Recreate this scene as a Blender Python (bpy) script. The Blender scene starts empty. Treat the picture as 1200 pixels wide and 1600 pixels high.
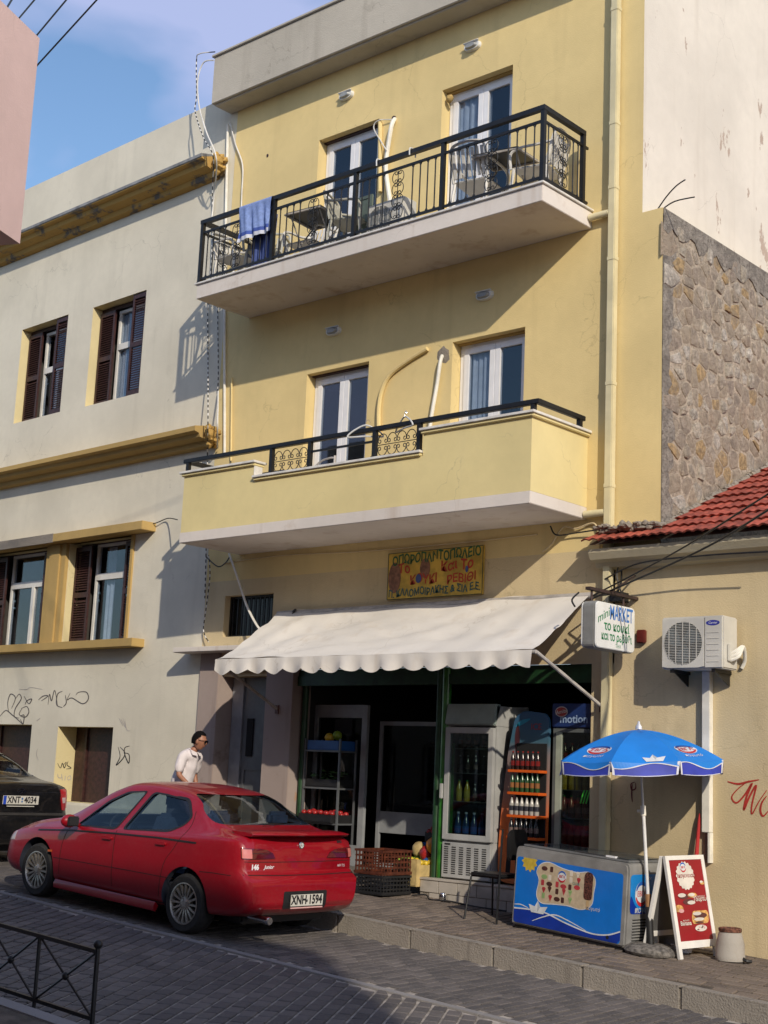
import bpy, bmesh, math, random
import numpy as np
from mathutils import Vector, Matrix, noise
from mathutils.bvhtree import BVHTree
from mathutils.geometry import tessellate_polygon
random.seed(7)
PI = math.pi
SC = bpy.context.scene
COL = SC.collection

# ---------------------------------------------------------------- camera
YAW, PITCH, ROLL, FPX = math.radians(41.8552), math.radians(10.5595), math.radians(2.5331), 2191.6
CAM = Vector((0, -12.8, 1.6))
fw = Vector((-math.sin(YAW)*math.cos(PITCH), math.cos(YAW)*math.cos(PITCH), math.sin(PITCH)))
rt = Vector((math.cos(YAW), math.sin(YAW), 0)); up = rt.cross(fw)
r2 = rt*math.cos(ROLL)+up*math.sin(ROLL); u2 = -rt*math.sin(ROLL)+up*math.cos(ROLL)
cd = bpy.data.cameras.new('camera'); cam = bpy.data.objects.new('camera', cd); COL.objects.link(cam)
cd.sensor_fit = 'HORIZONTAL'; cd.sensor_width = 36; cd.lens = 36*FPX/1200; cd.clip_end = 2000; cd.clip_start = .1
M = Matrix((r2, u2, -fw)).transposed().to_4x4(); M.translation = CAM
cam.matrix_world = M; SC.camera = cam

# ---------------------------------------------------------------- light
SUNV = Vector((.734, -.486, .475)).normalized()
world = bpy.data.worlds.new('World'); SC.world = world; world.use_nodes = True
nt = world.node_tree; N = nt.nodes; L = nt.links
bg = N['Background']; bg.inputs[1].default_value = .135
sky = N.new('ShaderNodeTexSky'); sky.sky_type = 'NISHITA'; sky.sun_disc = False
sky.sun_elevation = math.asin(SUNV.z); sky.sun_rotation = math.atan2(SUNV.x, SUNV.y)
sky.air_density = 1.2; sky.dust_density = .8; sky.ozone_density = 4
tc = N.new('ShaderNodeTexCoord'); mp = N.new('ShaderNodeMapping'); mp.inputs['Scale'].default_value = (1, 1, 1.6)
L.new(tc.outputs['Generated'], mp.inputs[0])
nz = N.new('ShaderNodeTexNoise'); nz.inputs['Scale'].default_value = 3.4; nz.inputs['Detail'].default_value = 5; nz.inputs['Roughness'].default_value = .5
nz.inputs['Distortion'].default_value = .3
L.new(mp.outputs[0], nz.inputs[0])
cr = N.new('ShaderNodeValToRGB'); cr.color_ramp.elements[0].position = .43; cr.color_ramp.elements[1].position = .58
L.new(nz.outputs[0], cr.inputs[0])
mul = N.new('ShaderNodeMath'); mul.operation = 'MULTIPLY'; mul.inputs[1].default_value = .72; L.new(cr.outputs[0], mul.inputs[0])
mx = N.new('ShaderNodeMix'); mx.data_type = 'RGBA'
L.new(mul.outputs[0], mx.inputs[0]); L.new(sky.outputs[0], mx.inputs[6]); mx.inputs[7].default_value = (3.4, 3.7, 5.6, 1)
L.new(mx.outputs[2], bg.inputs[0])
sl = bpy.data.lights.new('sun', 'SUN'); sl.energy = 3.0; sl.angle = math.radians(.6); sl.color = (1, .9, .74)
so = bpy.data.objects.new('sun', sl); COL.objects.link(so); so.rotation_euler = SUNV.to_track_quat('Z', 'Y').to_euler(); so.location = SUNV*40
SC.view_settings.view_transform = 'Standard'; SC.view_settings.look = 'None'; SC.view_settings.gamma = 1
SC.view_settings.use_curve_mapping = False; SC.view_settings.exposure = .27
SC.cycles.max_bounces = 8; SC.cycles.transparent_max_bounces = 12
SC.cycles.caustics_reflective = False; SC.cycles.caustics_refractive = False

# ---------------------------------------------------------------- materials
def ramp(t, fac, stops):
    r = t.nodes.new('ShaderNodeValToRGB'); e = r.color_ramp.elements
    e[0].position, e[0].color = stops[0][0], (*stops[0][1], 1); e[1].position, e[1].color = stops[1][0], (*stops[1][1], 1)
    for p, c in stops[2:]:
        k = e.new(p); k.color = (*c, 1)
    t.links.new(fac, r.inputs[0]); return r.outputs[0]
def newmat(name):
    m = bpy.data.materials.new(name); m.use_nodes = True
    return m, m.node_tree, m.node_tree.nodes['Principled BSDF']
def pos_noise(t, scale, detail=4, vec=(1, 1, 1), rough=.55, dist=0, coord='Position'):
    if coord == 'Position':
        g = t.nodes.new('ShaderNodeNewGeometry').outputs['Position']
    else:
        g = t.nodes.new('ShaderNodeTexCoord').outputs[coord]
    mp = t.nodes.new('ShaderNodeMapping'); mp.inputs['Scale'].default_value = vec; t.links.new(g, mp.inputs[0])
    n = t.nodes.new('ShaderNodeTexNoise'); n.inputs['Scale'].default_value = scale; n.inputs['Detail'].default_value = detail
    n.inputs['Roughness'].default_value = rough; n.inputs['Distortion'].default_value = dist
    t.links.new(mp.outputs[0], n.inputs[0]); return n.outputs[0]
def mixc(t, fac, a, b, blend='MIX'):
    m = t.nodes.new('ShaderNodeMix'); m.data_type = 'RGBA'; m.blend_type = blend
    for i, v in ((0, fac), (6, a), (7, b)):
        if hasattr(v, 'is_output'): t.links.new(v, m.inputs[i])
        elif i == 0: m.inputs[0].default_value = v
        else: m.inputs[i].default_value = (*v, 1)
    return m.outputs[2]
def bump(t, p, h, strength=.3, dist=.01):
    b = t.nodes.new('ShaderNodeBump'); b.inputs['Strength'].default_value = strength; b.inputs['Distance'].default_value = dist
    t.links.new(h, b.inputs['Height']); t.links.new(b.outputs[0], p.inputs['Normal'])
def sc(c, k): return tuple(min(1, v*k) for v in c)
def plain(name, col, rough=.5, metal=0, var=.12, nscale=6, bmp=0, coat=0, spec=.5, perobj=0, coord='Position'):
    """one colour with slight mottling and wear"""
    m, t, p = newmat(name)
    n = pos_noise(t, nscale, 5, coord=coord)
    c = ramp(t, n, [(.38, sc(col, 1-var)), (.62, sc(col, 1+var))])
    if perobj:
        oi = t.nodes.new('ShaderNodeObjectInfo'); r = ramp(t, oi.outputs['Random'], [(0, (1-perobj,)*3), (1, (1, 1, 1))])
        c = mixc(t, 1, c, r, 'MULTIPLY')
    t.links.new(c, p.inputs['Base Color'])
    p.inputs['Roughness'].default_value = rough; p.inputs['Metallic'].default_value = metal
    p.inputs['Specular IOR Level'].default_value = spec
    if coat: p.inputs['Coat Weight'].default_value = coat; p.inputs['Coat Roughness'].default_value = .04
    if bmp: bump(t, p, pos_noise(t, nscale*12, 4, coord=coord), bmp, .004)
    return m
def plaster(name, col, stain=(.35, .3, .24), amount=.35, streak=.3, peel=None, peelpos=(.70, .72), bmp=.35):
    """painted render: blotches, rain streaks, trowel relief, optional peeled patches"""
    m, t, p = newmat(name)
    c = ramp(t, pos_noise(t, .7, 6), [(.38, sc(col, .91)), (.62, sc(col, 1.05))])
    c = mixc(t, ramp(t, pos_noise(t, 9, 6), [(.35, (0, 0, 0)), (.8, (.28, .28, .28))]), c, sc(col, .84))
    st = pos_noise(t, 3.5, 6, (1, 1, .09))
    c = mixc(t, ramp(t, st, [(.56, (0, 0, 0)), (.8, (streak,)*3)]), c, stain)
    bl = pos_noise(t, 1.7, 8, (1, 1, 1), .68)
    c = mixc(t, ramp(t, bl, [(.60, (0, 0, 0)), (.78, (amount,)*3)]), c, stain)
    if peel:
        pe = pos_noise(t, 2.1, 7, (1, 1.6, .7), .62)
        c = mixc(t, ramp(t, pe, [(peelpos[0], (0, 0, 0)), (peelpos[1], (1, 1, 1))]), c, peel)
    vo = t.nodes.new('ShaderNodeTexVoronoi'); vo.feature = 'DISTANCE_TO_EDGE'; vo.inputs['Scale'].default_value = .75
    gm = t.nodes.new('ShaderNodeNewGeometry'); va = t.nodes.new('ShaderNodeVectorMath'); va.operation = 'MULTIPLY_ADD'; va.inputs[1].default_value = (.55, .55, .55)
    nc = t.nodes.new('ShaderNodeTexNoise'); nc.inputs['Scale'].default_value = 3; nc.inputs['Detail'].default_value = 6; t.links.new(nc.outputs['Color'], va.inputs[0]); t.links.new(gm.outputs['Position'], va.inputs[2]); t.links.new(gm.outputs['Position'], nc.inputs[0])
    t.links.new(va.outputs[0], vo.inputs[0])
    ck = ramp(t, vo.outputs['Distance'], [(0, (.30, .30, .30)), (.005, (0, 0, 0))]); cm = ramp(t, pos_noise(t, .9, 3), [(.52, (0, 0, 0)), (.58, (1, 1, 1))])
    c = mixc(t, mixc(t, 1, ck, cm, 'MULTIPLY'), c, sc(stain, .6))
    t.links.new(c, p.inputs['Base Color']); p.inputs['Roughness'].default_value = .9; p.inputs['Specular IOR Level'].default_value = .25
    ad = t.nodes.new('ShaderNodeMath'); ad.operation = 'ADD'
    t.links.new(pos_noise(t, 5, 4), ad.inputs[0]); t.links.new(pos_noise(t, 60, 3), ad.inputs[1])
    bump(t, p, ad.outputs[0], bmp, .012)
    return m
def paving(name, c1, c2, c3, coord_island=True, rough=.75):
    m, t, p = newmat(name)
    g = t.nodes.new('ShaderNodeNewGeometry'); oi = t.nodes.new('ShaderNodeObjectInfo')
    a = t.nodes.new('ShaderNodeMath'); a.operation = 'ADD'; t.links.new(g.outputs['Random Per Island'], a.inputs[0]); t.links.new(oi.outputs['Random'], a.inputs[1])
    f = t.nodes.new('ShaderNodeMath'); f.operation = 'FRACT'; t.links.new(a.outputs[0], f.inputs[0])
    c = ramp(t, f.outputs[0], [(0, c1), (1, c2), (.5, c3)])
    c = mixc(t, ramp(t, pos_noise(t, 1.2, 6), [(.35, (0, 0, 0)), (.75, (.5, .5, .5))]), c, sc(c1, .55))
    c = mixc(t, ramp(t, pos_noise(t, 45, 4), [(.4, (0, 0, 0)), (.8, (.35, .35, .35))]), c, sc(c2, 1.5))
    t.links.new(c, p.inputs['Base Color']); p.inputs['Roughness'].default_value = rough
    bump(t, p, pos_noise(t, 70, 4), .4, .004)
    return m
def glass(name, tint=(.85, .9, .92), rough=.02, alpha=.5):
    """window pane: see-through with mirror reflection by angle"""
    m, t, p = newmat(name); t.nodes.remove(p)
    o = t.nodes['Material Output']; tr = t.nodes.new('ShaderNodeBsdfTransparent'); tr.inputs[0].default_value = (*tint, 1)
    gl = t.nodes.new('ShaderNodeBsdfGlossy'); gl.inputs['Roughness'].default_value = rough
    fr = t.nodes.new('ShaderNodeLayerWeight'); fr.inputs[0].default_value = .5
    pw = t.nodes.new('ShaderNodeMath'); pw.operation = 'POWER'; pw.inputs[1].default_value = 4; t.links.new(fr.outputs['Facing'], pw.inputs[0])
    ad = t.nodes.new('ShaderNodeMath'); ad.operation = 'MULTIPLY_ADD'; ad.inputs[1].default_value = .8; ad.inputs[2].default_value = .05+alpha*.05
    t.links.new(pw.outputs[0], ad.inputs[0])
    mx = t.nodes.new('ShaderNodeMixShader'); t.links.new(ad.outputs[0], mx.inputs[0]); t.links.new(tr.outputs[0], mx.inputs[1]); t.links.new(gl.outputs[0], mx.inputs[2])
    t.links.new(mx.outputs[0], o.inputs[0]); return m
def dashed(name, a, b, per=.07):
    m, t, p = newmat(name)
    g = t.nodes.new('ShaderNodeNewGeometry'); s = t.nodes.new('ShaderNodeSeparateXYZ'); t.links.new(g.outputs['Position'], s.inputs[0])
    w = t.nodes.new('ShaderNodeMath'); w.operation = 'MULTIPLY'; w.inputs[1].default_value = 1/per; t.links.new(s.outputs[2], w.inputs[0])
    f = t.nodes.new('ShaderNodeMath'); f.operation = 'FRACT'; t.links.new(w.outputs[0], f.inputs[0])
    c = ramp(t, f.outputs[0], [(.42, a), (.5, b)]); t.links.new(c, p.inputs['Base Color']); p.inputs['Roughness'].default_value = .5
    return m

# ---------------------------------------------------------------- object helpers
W = {}
def link(o, parent=None, wm=None):
    COL.objects.link(o); wm = wm or Matrix()
    if parent is not None:
        o.parent = parent; o.matrix_parent_inverse = W[parent].inverted()
        o.matrix_basis = wm
    else: o.matrix_basis = wm
    W[o] = wm.copy(); return o
def tag(o, label=None, cat=None, group=None, kind=None):
    if label: o['label'] = label
    if cat: o['category'] = cat
    if group: o['group'] = group
    if kind: o['kind'] = kind
    return o
def thing(name, label, cat, loc=(0, 0, 0), rz=0, group=None, kind=None):
    o = bpy.data.objects.new(name, None); o.empty_display_size = .2
    link(o, None, Matrix.Translation(Vector(loc)) @ Matrix.Rotation(rz, 4, 'Z')); return tag(o, label, cat, group, kind)
class MB:
    def __init__(s): s.v = []; s.f = []; s.m = []; s.xf = None; s.mi = 0
    def add(s, vs, fs, mi=None):
        b = len(s.v)
        if s.xf is not None: vs = [s.xf @ Vector(v) for v in vs]
        s.v += [tuple(v) for v in vs]; s.f += [tuple(i+b for i in f) for f in fs]; s.m += [s.mi if mi is None else mi]*len(fs); return s
    def box(s, x0, x1, y0, y1, z0, z1, mi=None):
        if x0 > x1: x0, x1 = x1, x0
        if y0 > y1: y0, y1 = y1, y0
        if z0 > z1: z0, z1 = z1, z0
        return s.add([(x0, y0, z0), (x1, y0, z0), (x1, y1, z0), (x0, y1, z0), (x0, y0, z1), (x1, y0, z1), (x1, y1, z1), (x0, y1, z1)],
            [(0, 3, 2, 1), (4, 5, 6, 7), (0, 1, 5, 4), (1, 2, 6, 5), (2, 3, 7, 6), (3, 0, 4, 7)], mi)
    def prism(s, poly, fn, d0, d1, mi=None):
        """poly in 2-D, fn(u,v,w)->3-D, extruded w from d0 to d1"""
        n = len(poly); vs = [fn(u, v, d0) for u, v in poly]+[fn(u, v, d1) for u, v in poly]
        fs = [tuple(range(n))[::-1], tuple(range(n, 2*n))]+[(i, (i+1) % n, n+(i+1) % n, n+i) for i in range(n)]
        return s.add(vs, fs, mi)
    def tube(s, pts, r, n=8, cap=True, mi=None, closed=False):
        pts = [Vector(p) for p in pts]; k = len(pts); rr = r if isinstance(r, (list, tuple)) else [r]*k
        vs = []; prev = None
        for i, p in enumerate(pts):
            a = pts[i-1] if (i > 0 or closed) else p; b = pts[(i+1) % k] if (i < k-1 or closed) else p
            t = (b-a); t = t.normalized() if t.length > 1e-9 else Vector((0, 0, 1))
            if prev is None:
                ref = Vector((0, 0, 1)) if abs(t.z) < .9 else Vector((1, 0, 0)); nrm = t.cross(ref).normalized()
            else:
                nrm = prev-t*prev.dot(t); nrm = nrm.normalized() if nrm.length > 1e-6 else t.orthogonal().normalized()
            prev = nrm; bn = t.cross(nrm)
            vs += [p+(nrm*math.cos(2*PI*j/n)+bn*math.sin(2*PI*j/n))*rr[i] for j in range(n)]
        fs = []
        for i in range(k if closed else k-1):
            for j in range(n): a = i*n+j; b = i*n+(j+1) % n; c = ((i+1) % k)*n; fs.append((a, b, c+(j+1) % n, c+j))
        if cap and not closed: fs += [tuple(range(n))[::-1], tuple(range((k-1)*n, k*n))]
        return s.add(vs, fs, mi)
    def lathe(s, prof, c=(0, 0, 0), n=20, mi=None, axis='Z', caps=True):
        vs = []; fs = []; k = len(prof)
        for j in range(n):
            a = 2*PI*j/n
            for r, z in prof:
                q = (r*math.cos(a), r*math.sin(a), z)
                if axis == 'Y': q = (q[0], q[2], q[1])
                if axis == 'X': q = (q[2], q[0], q[1])
                vs.append((c[0]+q[0], c[1]+q[1], c[2]+q[2]))
        for j in range(n):
            for i in range(k-1):
                a = j*k+i; b = ((j+1) % n)*k+i
                q = (a, b, b+1, a+1)
                fs.append(q if axis == 'Z' else q[::-1] if axis == 'Y' else q)
        if caps and prof[0][0] > 1e-5: fs.append(tuple(j*k for j in range(n))[::-1])
        if caps and prof[-1][0] > 1e-5: fs.append(tuple(j*k+k-1 for j in range(n)))
        return s.add(vs, fs, mi)
    def blob(s, c, r, rng=None, jit=.15, sub=1, mi=None):
        bm = bmesh.new(); bmesh.ops.create_icosphere(bm, subdivisions=sub, radius=1)
        rx, ry, rz = r if isinstance(r, (tuple, list)) else (r, r, r)
        rng = rng or random
        vs = [(c[0]+v.co.x*rx*(1+rng.uniform(-jit, jit)), c[1]+v.co.y*ry*(1+rng.uniform(-jit, jit)), c[2]+v.co.z*rz*(1+rng.uniform(-jit, jit))) for v in bm.verts]
        bm.verts.ensure_lookup_table(); fs = [tuple(v.index for v in f.verts) for f in bm.faces]; bm.free()
        return s.add(vs, fs, mi)
    def mesh(s, name, mats, center=True, smooth=False, bev=0, local=False, angle=40):
        v = s.v; c = Vector((0, 0, 0))
        if center and v:
            lo = [min(p[i] for p in v) for i in range(3)]; hi = [max(p[i] for p in v) for i in range(3)]
            c = Vector([(a+b)/2 for a, b in zip(lo, hi)]); c.z = lo[2]
            v = [(p[0]-c.x, p[1]-c.y, p[2]-c.z) for p in v]
        me = bpy.data.meshes.new(name); me.from_pydata(v, [], s.f); 
        for m in (mats if isinstance(mats, (list, tuple)) else [mats]): me.materials.append(m)
        if any(s.m): me.polygons.foreach_set('material_index', s.m)
        if bev or True:
            bm = bmesh.new(); bm.from_mesh(me)
            if bev:
                bmesh.ops.remove_doubles(bm, verts=bm.verts, dist=1e-5)
                es = [e for e in bm.edges if len(e.link_faces) == 2 and e.calc_face_angle(0) > .6]
                bmesh.ops.bevel(bm, geom=es, offset=bev, segments=2, affect='EDGES', clamp_overlap=True)
            bm.to_mesh(me); bm.free()
        if smooth:
            me.shade_smooth()
            me.set_sharp_from_angle(angle=math.radians(angle))
        me.update(); return me, c
    def build(s, name, mats, parent=None, smooth=False, bev=0, local=False, angle=40, **kw):
        """local=True keeps vertices in the parent's own frame (for things that get copied)"""
        me, c = s.mesh(name, mats, center=True, smooth=smooth, bev=bev, angle=angle)
        o = bpy.data.objects.new(name, me)
        T = Matrix.Translation(c)
        if local and parent is not None:
            COL.objects.link(o); o.parent = parent
            pl = LOC.get(parent, Vector((0, 0, 0)))
            o.matrix_basis = Matrix.Translation(c-pl); LOC[o] = c.copy(); W[o] = W[parent] @ o.matrix_basis
        elif parent is not None:
            COL.objects.link(o); o.parent = parent; o.matrix_parent_inverse = W[parent].inverted(); o.matrix_basis = T; W[o] = T
        else: link(o, None, T)
        return tag(o, **kw)
LOC = {}
def inst(name, me, parent, wm, **kw):
    """another object on shared mesh data, placed by world matrix under parent"""
    o = bpy.data.objects.new(name, me); COL.objects.link(o)
    if parent is not None: o.parent = parent; o.matrix_parent_inverse = W[parent].inverted()
    o.matrix_basis = wm; W[o] = wm; return tag(o, **kw)
def copy_tree(root, wm, label=None, group=None):
    r = root.copy(); COL.objects.link(r); r.matrix_basis = wm; W[r] = wm
    if label: r['label'] = label
    if group: r['group'] = group
    for ch in list(root.children):
        c = ch.copy(); COL.objects.link(c); c.parent = r
        for g in list(ch.children):
            d = g.copy(); COL.objects.link(d); d.parent = c
    return r
def at(x, y, z, rz=0): return Matrix.Translation((x, y, z)) @ Matrix.Rotation(rz, 4, 'Z')
def text2d(s, size=1, sx=1, align='CENTER', space=1, shear=0, bold=0):
    c = bpy.data.curves.new('lettering', 'FONT'); c.body = s; c.size = size; c.align_x = align; c.align_y = 'CENTER'; c.resolution_u = 3
    c.space_character = space; c.shear = shear; c.offset = bold
    o = bpy.data.objects.new('lettering', c); COL.objects.link(o)
    dg = bpy.context.evaluated_depsgraph_get(); me = bpy.data.meshes.new_from_object(o.evaluated_get(dg))
    vs = [(v.co.x*sx, v.co.y) for v in me.vertices]; fs = [tuple(p.vertices) for p in me.polygons]
    bpy.data.objects.remove(o); bpy.data.curves.remove(c); bpy.data.meshes.remove(me); return vs, fs
def lettering(parent, s, fn, mat, size, name='lettering', **kw):
    vs, fs = text2d(s, size, **kw); mb = MB(); mb.add([fn(x, y) for x, y in vs], fs); return mb.build(name, mat, parent)
def flat(mb, poly, fn, mi=None):
    tri = tessellate_polygon([[Vector((x, y, 0)) for x, y in poly]])
    mb.add([fn(x, y) for x, y in poly], [tuple(t) for t in tri], mi)
def disc(mb, cx, cy, rx, ry, fn, n=28, k=5):
    vs = [fn(cx, cy)]+[fn(cx+rx*j/k*math.cos(2*PI*i/n), cy+ry*j/k*math.sin(2*PI*i/n)) for j in range(1, k+1) for i in range(n)]
    mb.add(vs, [(0, 1+i, 1+(i+1) % n) for i in range(n)]+[(1+(j-1)*n+i, 1+j*n+i, 1+j*n+(i+1) % n, 1+(j-1)*n+(i+1) % n) for j in range(1, k) for i in range(n)])
def ribbon(mb, pts, w, fn, mi=None, taper=True):
    n = len(pts); vs = []; P = [Vector((x, y, 0)) for x, y in pts]
    for i, p in enumerate(P):
        a = P[max(i-1, 0)]; b = P[min(i+1, n-1)]; t = (b-a).normalized(); q = Vector((-t.y, t.x, 0))
        k = w*(.35+.65*math.sin(PI*(i+.5)/n)) if taper else w
        vs += [fn((p+q*k/2).x, (p+q*k/2).y), fn((p-q*k/2).x, (p-q*k/2).y)]
    mb.add(vs, [(2*i, 2*i+1, 2*i+3, 2*i+2) for i in range(n-1)], mi)
def crv(pts, k=8, closed=False):
    """catmull-rom through points (any dimension)"""
    n = len(pts); out = []
    rngk = n if closed else n-1
    for i in range(rngk):
        g = lambda j: pts[j % n] if closed else pts[min(max(j, 0), n-1)]
        p0, p1, p2, p3 = g(i-1), g(i), g(i+1), g(i+2)
        for j in range(k):
            t = j/k
            out.append(tuple(.5*((2*b)+(-a+c)*t+(2*a-5*b+4*c-d)*t*t+(-a+3*b-3*c+d)*t**3) for a, b, c, d in zip(p0, p1, p2, p3)))
    if not closed: out.append(tuple(pts[-1]))
    return out
def ell(cx, cy, rx, ry, n=24, a0=0, a1=2*PI):
    return [(cx+rx*math.cos(a0+(a1-a0)*i/n), cy+ry*math.sin(a0+(a1-a0)*i/n)) for i in range(n if abs(a1-a0-2*PI) < 1e-6 else n+1)]

# ground heights (the street falls towards +X)
def Hr(x): return .015-.053*(x+10.15)
def Hp(x, y=-2): return Hr(x)+.17+.03*(y+2)
M_blackp = plain('black_plastic', (.012, .012, .013), .55, var=.2)
M_tyre = plain('tyre_rubber', (.018, .017, .017), .85, var=.3, nscale=20, bmp=.3)
M_alloy = plain('silver_alloy', (.42, .39, .35), .38, metal=.7, var=.15)
M_chrome = plain('chrome', (.7, .7, .7), .12, metal=1, var=.05)
M_glassc = glass('car_glass', (.60, .70, .74), alpha=.8)
M_seat = plain('seat_fabric', (.03, .045, .085), .85, var=.2)
M_trimd = plain('dark_interior_trim', (.03, .036, .055), .8)
M_plate = plain('plate_white', (.55, .53, .47), .4, var=.08); M_ink = plain('black_ink', (.012, .012, .015), .5)
M_eu = plain('plate_blue', (.02, .06, .40), .4)
def rc(poly, r=.04, k=4):   # round polygon corners
    out = []; n = len(poly)
    for i in range(n):
        a, b, c = Vector(poly[i-1]), Vector(poly[i]), Vector(poly[(i+1) % n]); r1 = min(r, (a-b).length*.45, (c-b).length*.45)
        p, q = b+(a-b).normalized()*r1, b+(c-b).normalized()*r1
        for j in range(k+1):
            t = j/k; out.append(tuple((p*(1-t)**2+b*2*t*(1-t)+q*t*t)))
    return out
def ray(x, y): return r2*((x-600)/FPX)-u2*((y-800)/FPX)+fw
def onY(x, y, Y=0):
    d = ray(x, y); return CAM+d*((Y-CAM.y)/d.y)
def onX(x, y, X):
    d = ray(x, y); return CAM+d*((X-CAM.x)/d.x)
def onPl(x, y, P, n):
    d = ray(x, y); return CAM+d*((P-CAM).dot(n)/d.dot(n))
def topx(P):
    v = Vector(P)-CAM; w = v.dot(fw); return (600+FPX*v.dot(r2)/w, 800-FPX*v.dot(u2)/w)

# ------------------------------------------------ materials of the setting
M_yel = plaster('yellow_render', (.75, .59, .285), stain=(.42, .32, .16), amount=.28, streak=.28, bmp=.2)
M_yel2 = plaster('weathered_beige_render', (.63, .51, .31), stain=(.30, .23, .13), amount=.4, streak=.35)
M_trim = plaster('yellow_trim', (.74, .62, .31), amount=.1, streak=.1, bmp=.1)
M_cream = plaster('cream_render', (.70, .65, .53), stain=(.36, .33, .26), amount=.3, streak=.25, bmp=.2)
M_ochre = plaster('ochre_cornice', (.46, .29, .09), stain=(.10, .085, .07), amount=.85, streak=.2, peel=(.13, .12, .11), peelpos=(.53, .60))
M_ochre_d = plaster('ochre_sill', (.47, .32, .12), stain=(.3, .2, .1), amount=.3, streak=.3)
M_cap_y = plaster('pale_yellow_reveal', (.68, .58, .33), amount=.15, streak=.1)
M_side = plaster('white_plaster_peeling', (.72, .66, .57), stain=(.45, .38, .30), amount=.25, streak=.3, peel=(.46, .36, .29), peelpos=(.640, .650))
M_conc = plaster('grey_parapet_render', (.49, .45, .38), stain=(.2, .17, .13), amount=.5, streak=.35)
M_slab = plaster('painted_slab', (.70, .64, .58), stain=(.33, .2, .1), amount=.4, streak=.55, bmp=.15)
M_soffit = plaster('painted_soffit', (.55, .47, .40), stain=(.34, .26, .2), amount=.25, streak=0, bmp=.15)
M_mortar = plaster('rubble_mortar', (.37, .29, .20), stain=(.24, .20, .165), amount=.6, streak=.2, bmp=1)
M_cement = plaster('grey_cement', (.27, .235, .195), stain=(.12, .105, .09), amount=.9, streak=.6, peel=(.34, .28, .21), peelpos=(.56, .62), bmp=1)
M_pink = plaster('pink_render', (.70, .50, .45), amount=.08, streak=.1, bmp=.15)
def rough(name, a, b, c, s1=7, s2=30, bd=.03):
    m, t, p = newmat(name); n = ramp(t, pos_noise(t, s1, 8, rough=.7), [(.40, a), (.60, b)]); n = mixc(t, ramp(t, pos_noise(t, s2, 6, rough=.7), [(.50, (0, 0, 0)), (.62, (.8, .8, .8))]), n, c)
    t.links.new(n, p.inputs['Base Color']); p.inputs['Roughness'].default_value = .95; ad = t.nodes.new('ShaderNodeMath'); ad.operation = 'ADD'
    t.links.new(pos_noise(t, 9, 6, rough=.7), ad.inputs[0]); t.links.new(pos_noise(t, 35, 5, rough=.7), ad.inputs[1]); bump(t, p, ad.outputs[0], 1, bd); return m
M_skin_c = rough('rough_cement_skin', (.21, .185, .155), (.35, .31, .26), (.13, .11, .09), 5, 22)
M_mortar2 = rough('crumbling_mortar', (.38, .315, .24), (.56, .465, .355), (.24, .195, .15), 8, 26)
M_marble = plaster('stained_marble', (.36, .29, .26), stain=(.13, .08, .06), amount=.95, streak=.8, peel=(.42, .20, .08), peelpos=(.64, .72), bmp=.15)
M_cap = plain('white_marble_cap', (.70, .67, .62), .45)
M_white = plain('white_pvc', (.78, .78, .80), .3, var=.03)
M_wpaint = plain('white_painted_wood', (.72, .70, .66), .5, var=.06)
M_iron = plain('black_iron', (.008, .008, .009), .45, var=.3)
M_brown = plain('brown_shutter_paint', (.042, .015, .013), .5, var=.35, nscale=20)
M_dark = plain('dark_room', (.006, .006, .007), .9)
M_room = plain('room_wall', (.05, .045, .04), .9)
M_curt = plain('curtain_cloth', (.78, .77, .74), .9, var=.08)
M_pane = glass('window_glass', (.72, .77, .84), alpha=.6); M_pane2 = glass('shop_glass', (.6, .62, .62), alpha=-.6)
M_pipe = plain('cream_pipe', (.64, .57, .36), .5, var=.08, nscale=3)
M_wpipe = plain('white_pipe', (.75, .72, .64), .5, var=.1)
M_cable = plain('black_cable', (.015, .015, .016), .5)
M_wcable = plain('white_cable', (.66, .64, .6), .5)
M_dash = dashed('striped_cable', (.65, .63, .6), (.02, .02, .02), .085)
M_paver = paving('street_paver', (.074, .068, .068), (.15, .132, .124), (.105, .093, .088))
M_paver2 = paving('pavement_paver', (.11, .088, .072), (.21, .165, .13), (.15, .118, .098))
M_joint = plain('paving_joint_sand', (.31, .275, .24), .95, var=.35, nscale=8, bmp=.5)
M_joint2 = plain('dark_joint', (.10, .08, .062), .95, var=.35, nscale=8, bmp=.5)
M_kerb = plaster('kerb_concrete', (.28, .25, .215), stain=(.07, .055, .045), amount=.9, streak=.9, bmp=.9)
M_line = plaster('pale_channel_stone', (.26, .245, .24), stain=(.12, .11, .1), amount=.5, streak=0, bmp=.3)
M_ground = plain('far_ground', (.12, .11, .10), .9, var=.3, nscale=.5)
M_tile = plain('red_roof_tile', (.36, .075, .045), .75, var=.3, nscale=9, bmp=.5, perobj=.35)
M_stepT = plain('white_step_tile', (.42, .38, .33), .4, var=.15, nscale=4)

# ------------------------------------------------ ground
def sheet(name, x0, x1, y0, y1, zf, mat, n=40, **kw):
    mb = MB(); xs = [x0+(x1-x0)*i/n for i in range(n+1)]
    vs = []
    for x in xs: vs += [(x, y0, zf(x, y0)), (x, y1, zf(x, y1))]
    mb.add(vs, [(2*i, 2*i+2, 2*i+3, 2*i+1) for i in range(n)])
    return mb.build(name, mat, None, kind='structure', **kw)
g = MB(); cl = lambda x: Hr(max(-60, min(40, x)))-.06
xs = [-700, -300, -60, -40, -20, 0, 20, 40, 300, 700]; ys = [-700, -200, -30, 30, 200, 700]
g.add([(x, y, cl(x)) for x in xs for y in ys], [(i*6+j, i*6+6+j, i*6+7+j, i*6+1+j) for i in range(9) for j in range(5)])
g.build('ground', M_ground, None, kind='structure')
road = sheet('road', -34, 14, -7.25, -1.28, lambda x, y: Hr(x)-.012, M_joint)
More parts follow.
